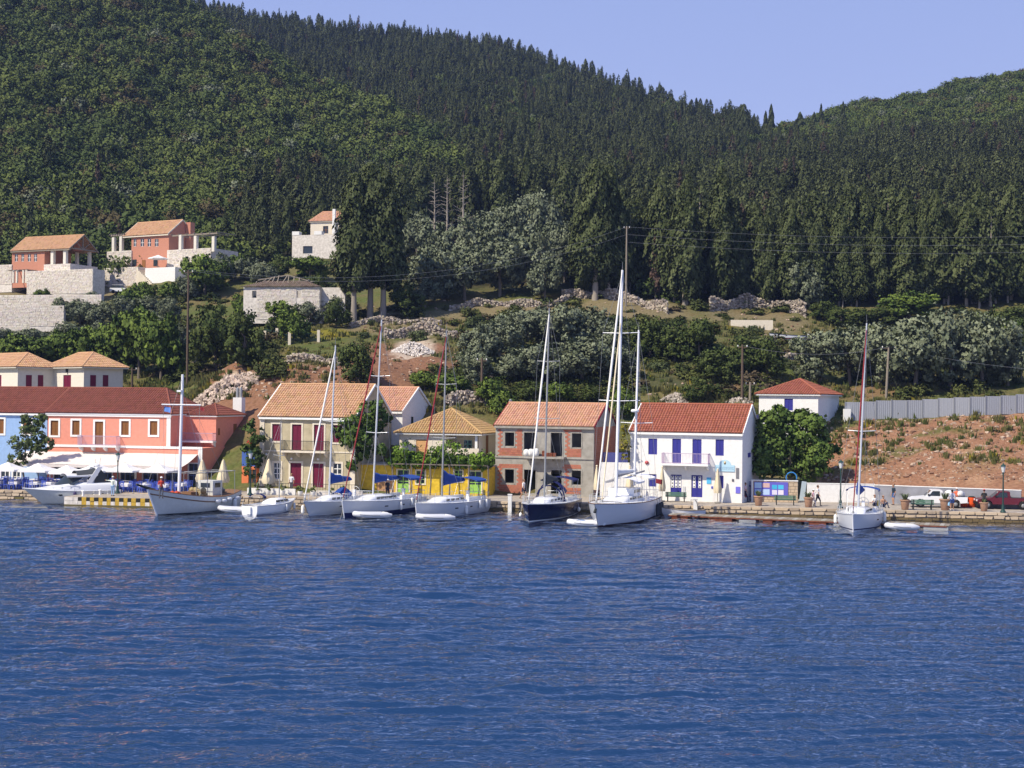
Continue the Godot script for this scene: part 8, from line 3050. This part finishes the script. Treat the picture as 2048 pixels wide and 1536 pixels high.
func front_trees():
	rng.seed = 909
	# big walnut tree between the white house and the bank
	var p = at(1582, 975, 131)
	p.y = LEVEL
	var lobes = []
	for q in [[1520, 905, 1.6], [1545, 880, 1.7], [1580, 860, 1.8], [1620, 880, 1.7], [1645, 905, 1.4], [1560, 920, 1.8], [1605, 920, 1.8], [1585, 890, 2.1], [1540, 845, 1.0], [1560, 832, 0.9], [1630, 850, 1.0], [1525, 930, 1.2], [1635, 925, 1.3], [1600, 835, 0.8]]:
		lobes.append([at(q[0], q[1], 131.0 + rng.randf_range(-1.5, 1.5)) - p, Vector3.ONE * q[2]])
	var o = thing("walnut_tree", "big leafy tree between the white house and the red bank", "tree", Transform3D(Basis(), p))
	part(o, "trunk", trunk(4.0, 0.22, 6, 1.9), M.bark)
	part(o, "crown", crown(lobes, 34, 26, 0.30, Color(0.045, 0.080, 0.016), Color(0.14, 0.20, 0.045)), M.leaf)
	# tree leaning over the beige house's corner
	p = on(699, 985, LEVEL)
	var d = -p.z - 0.6
	lobes = []
	for q in [[690, 850, 1.0], [705, 875, 1.0], [730, 830, 1.15], [750, 850, 1.0], [765, 835, 0.8], [735, 880, 1.1], [680, 865, 0.7], [715, 850, 1.1], [755, 815, 0.7], [725, 905, 0.7], [705, 930, 0.5], [760, 900, 0.6]]:
		lobes.append([at(q[0], q[1], d + rng.randf_range(-1.2, 0.6)) - p, Vector3.ONE * q[2]])
	o = thing("mulberry_tree", "leafy tree leaning over the beige house's corner beside the yellow taverna", "tree", Transform3D(Basis(), p))
	var g = Geo.new()
	var q1: Vector3 = at(715, 915, d) - p; var q2: Vector3 = at(728, 870, d) - p
	g.tube([Vector3(0, -0.3, 0), Vector3(0.1, 1.6, 0), q1, q2], [0.26, 0.2, 0.15, 0.08], 8)
	g.tube([q1, at(690, 865, d) - p], [0.12, 0.05], 6)
	g.tube([q1, at(752, 850, d) - p], [0.12, 0.05], 6)
	part(o, "trunk", g, M.pale_bark)
	part(o, "crown", crown(lobes, 22, 22, 0.26, Color(0.04, 0.075, 0.014), Color(0.12, 0.18, 0.04)), M.leaf)
	# climber between the blue and the salmon house
	p = at(50, 980, 138.5)
	p.y = LEVEL
	lobes = []
	for q in [[35, 920, 0.9], [40, 890, 1.0], [55, 860, 0.9], [75, 850, 0.8], [70, 875, 0.9], [95, 885, 0.7], [80, 895, 0.7], [55, 900, 0.9], [50, 838, 0.5], [85, 838, 0.5]]:
		lobes.append([at(q[0], q[1], 138.0) - p, Vector3.ONE * q[2]])
	o = thing("climbing_shrub", "tall climbing shrub between the blue and salmon house fronts", "shrub", Transform3D(Basis(), p))
	g = Geo.new()
	g.tube([Vector3(0, -0.2, 0), Vector3(-0.3, 1.8, 0), at(55, 880, 138.0) - p], [0.12, 0.09, 0.04], 6)
	part(o, "stem", g, M.bark)
	part(o, "foliage", crown(lobes, 16, 20, 0.22, Color(0.05, 0.075, 0.025), Color(0.14, 0.17, 0.06)), M.leaf)
	# dark shrubs left of the beige house
	p = at(508, 985, 133)
	p.y = LEVEL
	lobes = []
	for q in [[505, 860, 0.9], [512, 885, 0.9], [500, 900, 0.8], [510, 915, 0.9], [508, 940, 0.9]]: lobes.append([at(q[0], q[1], 133.5) - p, Vector3.ONE * q[2]])
	o = thing("dark_shrub", "dark green shrub squeezed between the blue shed and the beige house", "shrub", Transform3D(Basis(), p))
	g = Geo.new()
	g.tube([Vector3(0, -0.2, -0.4), Vector3(0.1, 3.5, -0.5)], [0.12, 0.05], 6)
	part(o, "stem", g, M.bark)
	part(o, "foliage", crown(lobes, 16, 18, 0.24, Color(0.03, 0.055, 0.014), Color(0.08, 0.12, 0.03)), M.leaf)
	# yellow-green creeper beside the white house
	p = at(1251, 930, 127.5)
	o = thing("creeper", "yellow-green creeper hanging over the blue yard fence", "shrub", Transform3D(Basis(), p))
	part(o, "foliage", crown([[Vector3(0, 1.6, 0), Vector3(0.35, 1.3, 0.35)], [Vector3(-0.1, 3.2, 0), Vector3(0.25, 0.8, 0.25)]], 14, 14, 0.18, Color(0.08, 0.09, 0.015), Color(0.32, 0.27, 0.03)), M.leaf)

# ---------------------------------------------------------------- people: one continuous skin over tapered limbs
func seg_dist(p: Vector3, b: Array) -> float:
	var a: Vector3 = b[0]; var d: Vector3 = b[1] - a
	var t = clampf((p - a).dot(d) / maxf(d.length_squared(), 1e-8), 0, 1)
	return p.distance_to(a + d * t) - lerpf(b[2], b[3], t)

func skin(bones: Array, cell: float) -> Geo:       # surface nets over a smooth union of tapered capsules
	var lo = Vector3.ONE * 99.0; var hi = -lo
	for b in bones:
		var r = Vector3.ONE * (maxf(b[2], b[3]) + cell * 2.0)
		lo = lo.min(b[0] - r).min(b[1] - r); hi = hi.max(b[0] + r).max(b[1] + r)
	var n = Vector3i(((hi - lo) / cell).ceil()) + Vector3i.ONE
	var f = PackedFloat32Array()
	f.resize(n.x * n.y * n.z)
	f.fill(1.0)
	for b in bones:
		var r = maxf(b[2], b[3]) + cell * 2.5
		var b0: Vector3 = ((b[0].min(b[1]) - Vector3.ONE * r - lo) / cell).floor(); var b1: Vector3 = ((b[0].max(b[1]) + Vector3.ONE * r - lo) / cell).ceil()
		for x in range(maxi(int(b0.x), 0), mini(int(b1.x) + 1, n.x)):
			for y in range(maxi(int(b0.y), 0), mini(int(b1.y) + 1, n.y)):
				for z in range(maxi(int(b0.z), 0), mini(int(b1.z) + 1, n.z)):
					var i = (x * n.y + y) * n.z + z
					var d = seg_dist(lo + Vector3(x, y, z) * cell, b)
					var o = f[i]
					var h = maxf(0.035 - absf(o - d), 0.0) / 0.035
					f[i] = minf(o, d) - h * h * 0.035 * 0.25
	var g = Geo.new()
	var vid = {}
	for x in n.x - 1:
		for y in n.y - 1:
			for z in n.z - 1:
				var mask = 0
				var v8 = PackedFloat32Array()
				for k in 8:
					var vv = f[((x + (k & 1)) * n.y + y + ((k >> 1) & 1)) * n.z + z + (k >> 2)]
					v8.append(vv)
					if vv < 0: mask += 1
				if mask == 0 or mask == 8: continue
				var acc = Vector3.ZERO; var cnt = 0
				for e in [[0, 1], [2, 3], [4, 5], [6, 7], [0, 2], [1, 3], [4, 6], [5, 7], [0, 4], [1, 5], [2, 6], [3, 7]]:
					var a = v8[e[0]]; var b = v8[e[1]]
					if (a < 0) != (b < 0):
						var t = a / (a - b)
						var pa = Vector3(e[0] & 1, (e[0] >> 1) & 1, e[0] >> 2); var pb = Vector3(e[1] & 1, (e[1] >> 1) & 1, e[1] >> 2)
						acc += pa.lerp(pb, t); cnt += 1
				var p = lo + (Vector3(x, y, z) + acc / cnt) * cell
				var grad = Vector3(v8[1] + v8[3] + v8[5] + v8[7] - v8[0] - v8[2] - v8[4] - v8[6], v8[2] + v8[3] + v8[6] + v8[7] - v8[0] - v8[1] - v8[4] - v8[5], v8[4] + v8[5] + v8[6] + v8[7] - v8[0] - v8[1] - v8[2] - v8[3])
				var best = 9.0
				for b in bones:
					var dd = seg_dist(p, b)
					if dd < best: best = dd; g.col = b[4]
				vid[(x * n.y + y) * n.z + z] = g.vert(p, grad.normalized())
	for x in range(1, n.x - 1):
		for y in range(1, n.y - 1):
			for z in range(1, n.z - 1):
				var a = f[(x * n.y + y) * n.z + z]
				for ax in 3:
					var b = f[((x + int(ax == 0)) * n.y + y + int(ax == 1)) * n.z + z + int(ax == 2)]
					if (a < 0) == (b < 0): continue
					var u = [Vector3i(0, 1, 0), Vector3i(0, 0, 1), Vector3i(1, 0, 0)][ax] as Vector3i
					var w = [Vector3i(0, 0, 1), Vector3i(1, 0, 0), Vector3i(0, 1, 0)][ax] as Vector3i
					var c = Vector3i(x, y, z)
					var q = []
					for s in [c - u - w, c - w, c, c - u]: q.append(vid.get((s.x * n.y + s.y) * n.z + s.z, -1))
					if q.has(-1): continue
					if a < 0: g.ix.append_array(PackedInt32Array([q[0], q[2], q[1], q[0], q[3], q[2]]))
					else: g.ix.append_array(PackedInt32Array([q[0], q[1], q[2], q[0], q[2], q[3]]))
	return g

func person(xf: Transform3D, label: String, shirt: Color, legs: Color, d := {}) -> Node3D:     # local z is the way the person faces; feet at y = 0
	var sk: Color = d.get("skin", Color(0.42, 0.24, 0.16))
	var shoe: Color = d.get("shoe", Color(0.06, 0.05, 0.05))
	var shorts: bool = d.get("shorts", false)
	var s: float = d.get("h", 1.74) / 1.74
	var pose_: String = d.get("pose", "stand")
	var o = thing("person", label, "person", xf * Transform3D(Basis.from_scale(Vector3.ONE * s), Vector3.ZERO), d.get("group", ""))
	var hipy = 0.92
	var lean = 0.0
	if pose_ == "sit": hipy = 0.12
	if pose_ == "bend": lean = 0.35
	var hip = Vector3(0, hipy, 0)
	var chest = hip + Vector3(0, 0.42, lean * 0.7)
	var neck = hip + Vector3(0, 0.56, lean)
	var head = neck + Vector3(0, 0.17, 0.03)
	var bones = [[hip + Vector3(-0.07, 0, 0), hip + Vector3(0.07, 0, 0), 0.13, 0.13, legs], [hip + Vector3(0, 0.08, 0), chest, 0.135, 0.15, shirt], [chest + Vector3(-0.09, 0.02, 0), chest + Vector3(0.09, 0.02, 0), 0.11, 0.11, shirt], [chest + Vector3(-0.16, 0.06, 0), chest + Vector3(0.16, 0.06, 0), 0.065, 0.065, shirt], [neck - Vector3(0, 0.05, 0), head, 0.055, 0.055, sk], [head + Vector3(0, -0.04, 0.015), head + Vector3(0, 0.06, -0.005), 0.078, 0.092, sk]]
	var hands = []
	for side in [-1.0, 1.0]:
		var h = hip + Vector3(side * 0.09, -0.02, 0)
		var step: float = (0.24 * side if pose_ == "walk" else 0.03 * side)
		var knee = h + Vector3(side * 0.02, -0.43, 0.05 + step * 0.7)
		var ankle = Vector3(side * 0.11, 0.08, step * (1.0 if step > 0 else 1.3))
		if pose_ == "sit":
			knee = h + Vector3(side * 0.06, 0.3, 0.36)
			ankle = h + Vector3(side * 0.08, -0.08, 0.55)
		var toe = ankle + Vector3(side * 0.03, -0.04, 0.14)
		bones.append([h, h.lerp(knee, 0.55), 0.092, 0.08, legs])
		bones.append([h.lerp(knee, 0.55), knee, 0.078, 0.06, sk if shorts and pose_ != "sit" else legs])
		bones.append([knee, ankle, 0.058, 0.042, sk if shorts else legs])
		bones.append([ankle + Vector3(0, -0.03, -0.03), toe, 0.045, 0.035, shoe])
		var sh = chest + Vector3(side * 0.19, 0.06, 0)
		var el = sh + Vector3(side * 0.06, -0.27, -0.03 - (step * 0.5 if pose_ == "walk" else 0.0))
		var wr = el + Vector3(side * 0.0, -0.23, 0.1)
		if pose_ == "point" and side == d.get("arm", -1.0):
			el = sh + Vector3(side * 0.27, 0.0, 0.04); wr = el + Vector3(side * 0.25, 0.02, 0.03)
		if pose_ == "bend" or pose_ == "hold": wr = el + Vector3(-side * 0.08, 0.02, 0.24)
		if pose_ == "sit": el = sh + Vector3(side * 0.08, -0.2, 0.1); wr = el + Vector3(-side * 0.05, -0.05, 0.22)
		bones.append([sh, sh.lerp(el, 0.7), 0.055, 0.05, shirt])
		bones.append([sh.lerp(el, 0.7), el, 0.046, 0.042, sk if d.get("short_sleeve", true) else shirt])
		bones.append([el, wr, 0.042, 0.03, sk if d.get("short_sleeve", true) else shirt])
		var dir = (wr - el).normalized()
		bones.append([wr, wr + dir * 0.06, 0.03, 0.034, sk])
		hands.append([wr + dir * 0.07, dir, side])
	var g = skin(bones, 0.034)
	g.col = sk
	for h in hands:                          # five separate fingers on each hand
		var p: Vector3 = h[0]; var dir: Vector3 = h[1]
		var across = dir.cross(Vector3(0.2, 0.1, 1)).normalized()
		var curl = across.cross(dir).normalized() * 0.02
		for k in 4:
			var b = p + across * (k - 1.5) * 0.017
			var l: float = [0.07, 0.08, 0.078, 0.06][k]
			g.tube([b - dir * 0.02, b + dir * l * 0.55, b + dir * l + curl], [0.009, 0.0085, 0.007], 5)
		var tb = p - dir * 0.05 + across * 0.03
		g.tube([tb, tb + across * 0.03 + dir * 0.02, tb + across * 0.035 + dir * 0.055], [0.011, 0.0095, 0.008], 5)
	g.ball(head + Vector3(0, -0.005, 0.1), Vector3(0.013, 0.022, 0.018), 4)       # nose, ears, eyes, mouth
	for side in [-1.0, 1.0]: g.ball(head + Vector3(side * 0.09, 0.0, 0.0), Vector3(0.012, 0.03, 0.02), 4)
	g.col = Color(0.03, 0.02, 0.02)
	for side in [-1.0, 1.0]: g.ball(head + Vector3(side * 0.032, 0.02, 0.088), Vector3(0.012, 0.007, 0.006), 4)
	g.col = Color(0.3, 0.1, 0.08)
	g.ball(head + Vector3(0, -0.05, 0.09), Vector3(0.024, 0.006, 0.008), 4)
	part(o, "body", g, M.tint)
	g = Geo.new()
	g.col = d.get("hair", Color(0.03, 0.02, 0.015))
	g.ball(head + Vector3(0, 0.045, -0.02), Vector3(0.1, 0.098, 0.108), 7)
	part(o, "hair", g, M.tint)
	if d.has("hat"):
		g = Geo.new()
		g.col = d.hat
		g.lathe([[0.1, 0.06], [0.108, 0.09], [0.09, 0.15], [0.02, 0.17]], 12, head)
		g.xf = Transform3D(Basis.from_scale(Vector3(1, 1, 1.25)), head + Vector3(0, 0.07, 0.05))
		g.lathe([[0.01, -0.005], [0.125, -0.005], [0.125, 0.008], [0.01, 0.012]], 12)
		part(o, "cap", g, M.tint)
	if d.has("bag"):
		g = Geo.new()
		var hb: Vector3 = hands[1][0]
		g.col = d.bag
		g.box(hb.x - 0.05, hb.x + 0.09, hb.y - 0.42, hb.y - 0.1, hb.z - 0.16, hb.z + 0.16)
		g.tube([hb + Vector3(0.02, -0.1, -0.08), hb + Vector3(0.02, 0.01, 0), hb + Vector3(0.02, -0.1, 0.08)], 0.01, 4)
		var bagn = thing("carrier_bag", "bag carried by a walker on the quay" if not d.has("bag_label") else d.bag_label, "bag", o.transform)
		part(bagn, "bag", g, M.tint)
	return o

func face(p: Vector3, deg: float) -> Transform3D:     # 0 faces the viewer, 90 faces right
	return Transform3D(Basis(Vector3.UP, deg_to_rad(deg)), p)

func make_people():
	person(face(on(225, 992, 0.86), 165), "person in a pale shirt and light jeans stretching an arm, on the painted pier", Color(0.62, 0.68, 0.6), Color(0.28, 0.42, 0.62), {"pose": "point", "arm": 1.0, "hat": Color(0.75, 0.75, 0.72), "short_sleeve": false, "hair": Color(0.3, 0.28, 0.25)})
	person(face(on(583, 984, LEVEL), -20), "person in a white shirt standing at the beige house's wine-red door", Color(0.66, 0.68, 0.74), Color(0.1, 0.1, 0.12), {})
	person(face(on(1047, 997, LEVEL), 60), "dark-haired person in a white top and dark shorts beside the unfinished house", Color(0.7, 0.68, 0.68), Color(0.02, 0.025, 0.06), {"pose": "walk", "shorts": true})
	person(face(on(1490, 1004, LEVEL), 80), "person in a pale pink top striding past the blue gate with a red bag", Color(0.72, 0.52, 0.55), Color(0.03, 0.03, 0.07), {"pose": "walk", "bag": Color(0.3, 0.02, 0.04), "bag_label": "dark red shoulder bag carried past the blue gate"})
	person(face(on(1626, 1014, LEVEL), 70), "smaller person in pink and white walking in front of the white wall", Color(0.66, 0.42, 0.48), Color(0.6, 0.58, 0.62), {"pose": "walk", "h": 1.5, "hat": Color(0.75, 0.73, 0.7)})
	person(face(on(1635, 1012, LEVEL), 75), "taller person in a white shirt and dark trousers walking before the white wall", Color(0.66, 0.64, 0.64), Color(0.03, 0.03, 0.04), {"pose": "walk", "h": 1.8})
	person(face(on(1787, 1010, LEVEL), -75), "bare-legged person in a dark T-shirt and blue shorts standing by the grey wall", Color(0.025, 0.04, 0.06), Color(0.06, 0.12, 0.28), {"shorts": true, "h": 1.85})
	person(face(on(1913, 1016, LEVEL), 10), "person in an orange shirt and white cap beside the white pickup", Color(0.72, 0.16, 0.08), Color(0.04, 0.05, 0.06), {"shorts": true, "hat": Color(0.78, 0.76, 0.74), "pose": "hold"})
	person(face(on(1904, 1021, LEVEL), 150), "person in blue shorts and white shoes carrying a pale blue bag", Color(0.52, 0.54, 0.62), Color(0.07, 0.12, 0.32), {"shorts": true, "shoe": Color(0.75, 0.75, 0.75), "bag": Color(0.30, 0.55, 0.78), "bag_label": "pale blue carrier bag beside the white pickup"})
	person(face(on(1968, 1018, LEVEL), 160), "person in black with a red cap bending over the small planter", Color(0.02, 0.02, 0.022), Color(0.03, 0.03, 0.035), {"pose": "bend", "hat": Color(0.55, 0.08, 0.1), "h": 1.65})
	person(face(on(775, 996, 1.3) + Vector3(0, 0, 0), 30), "person in black with a white hat aboard the yacht with draped blue cover", Color(0.02, 0.02, 0.025), Color(0.03, 0.03, 0.04), {"hat": Color(0.75, 0.75, 0.75), "h": 1.6})
	for q in [[1749, 1012, "dark-haired person in a white top sitting on the yacht beside the pontoon", Color(0.7, 0.68, 0.66)], [1766, 1014, "bare-armed person sitting on the yacht's side deck beside the yellow buoy", Color(0.42, 0.24, 0.16)]]:
		var p = on(q[0], q[1], 1.25)
		person(face(p, 20), q[2], q[3], Color(0.04, 0.05, 0.09), {"pose": "sit"})
	var cp = on(322, 997, 2.0)
	person(face(cp, 30), "person in a red and white jacket and white cap on the wooden caique's bow", Color(0.5, 0.06, 0.04), Color(0.12, 0.12, 0.13), {"hat": Color(0.75, 0.75, 0.75), "pose": "hold", "h": 1.65})

func _ready():
	make_materials()
	set_view()
	make_grid()
	make_terrain()
	make_sea()
	make_quay()
	white_house()
	unfinished_house()
	ochre_house()
	cream_house()
	pink_house()
	small_houses()
	villas()
	make_quayside()
	make_boats()
	make_poles()
	make_land()
	make_trees()
	make_woods()
	make_people()
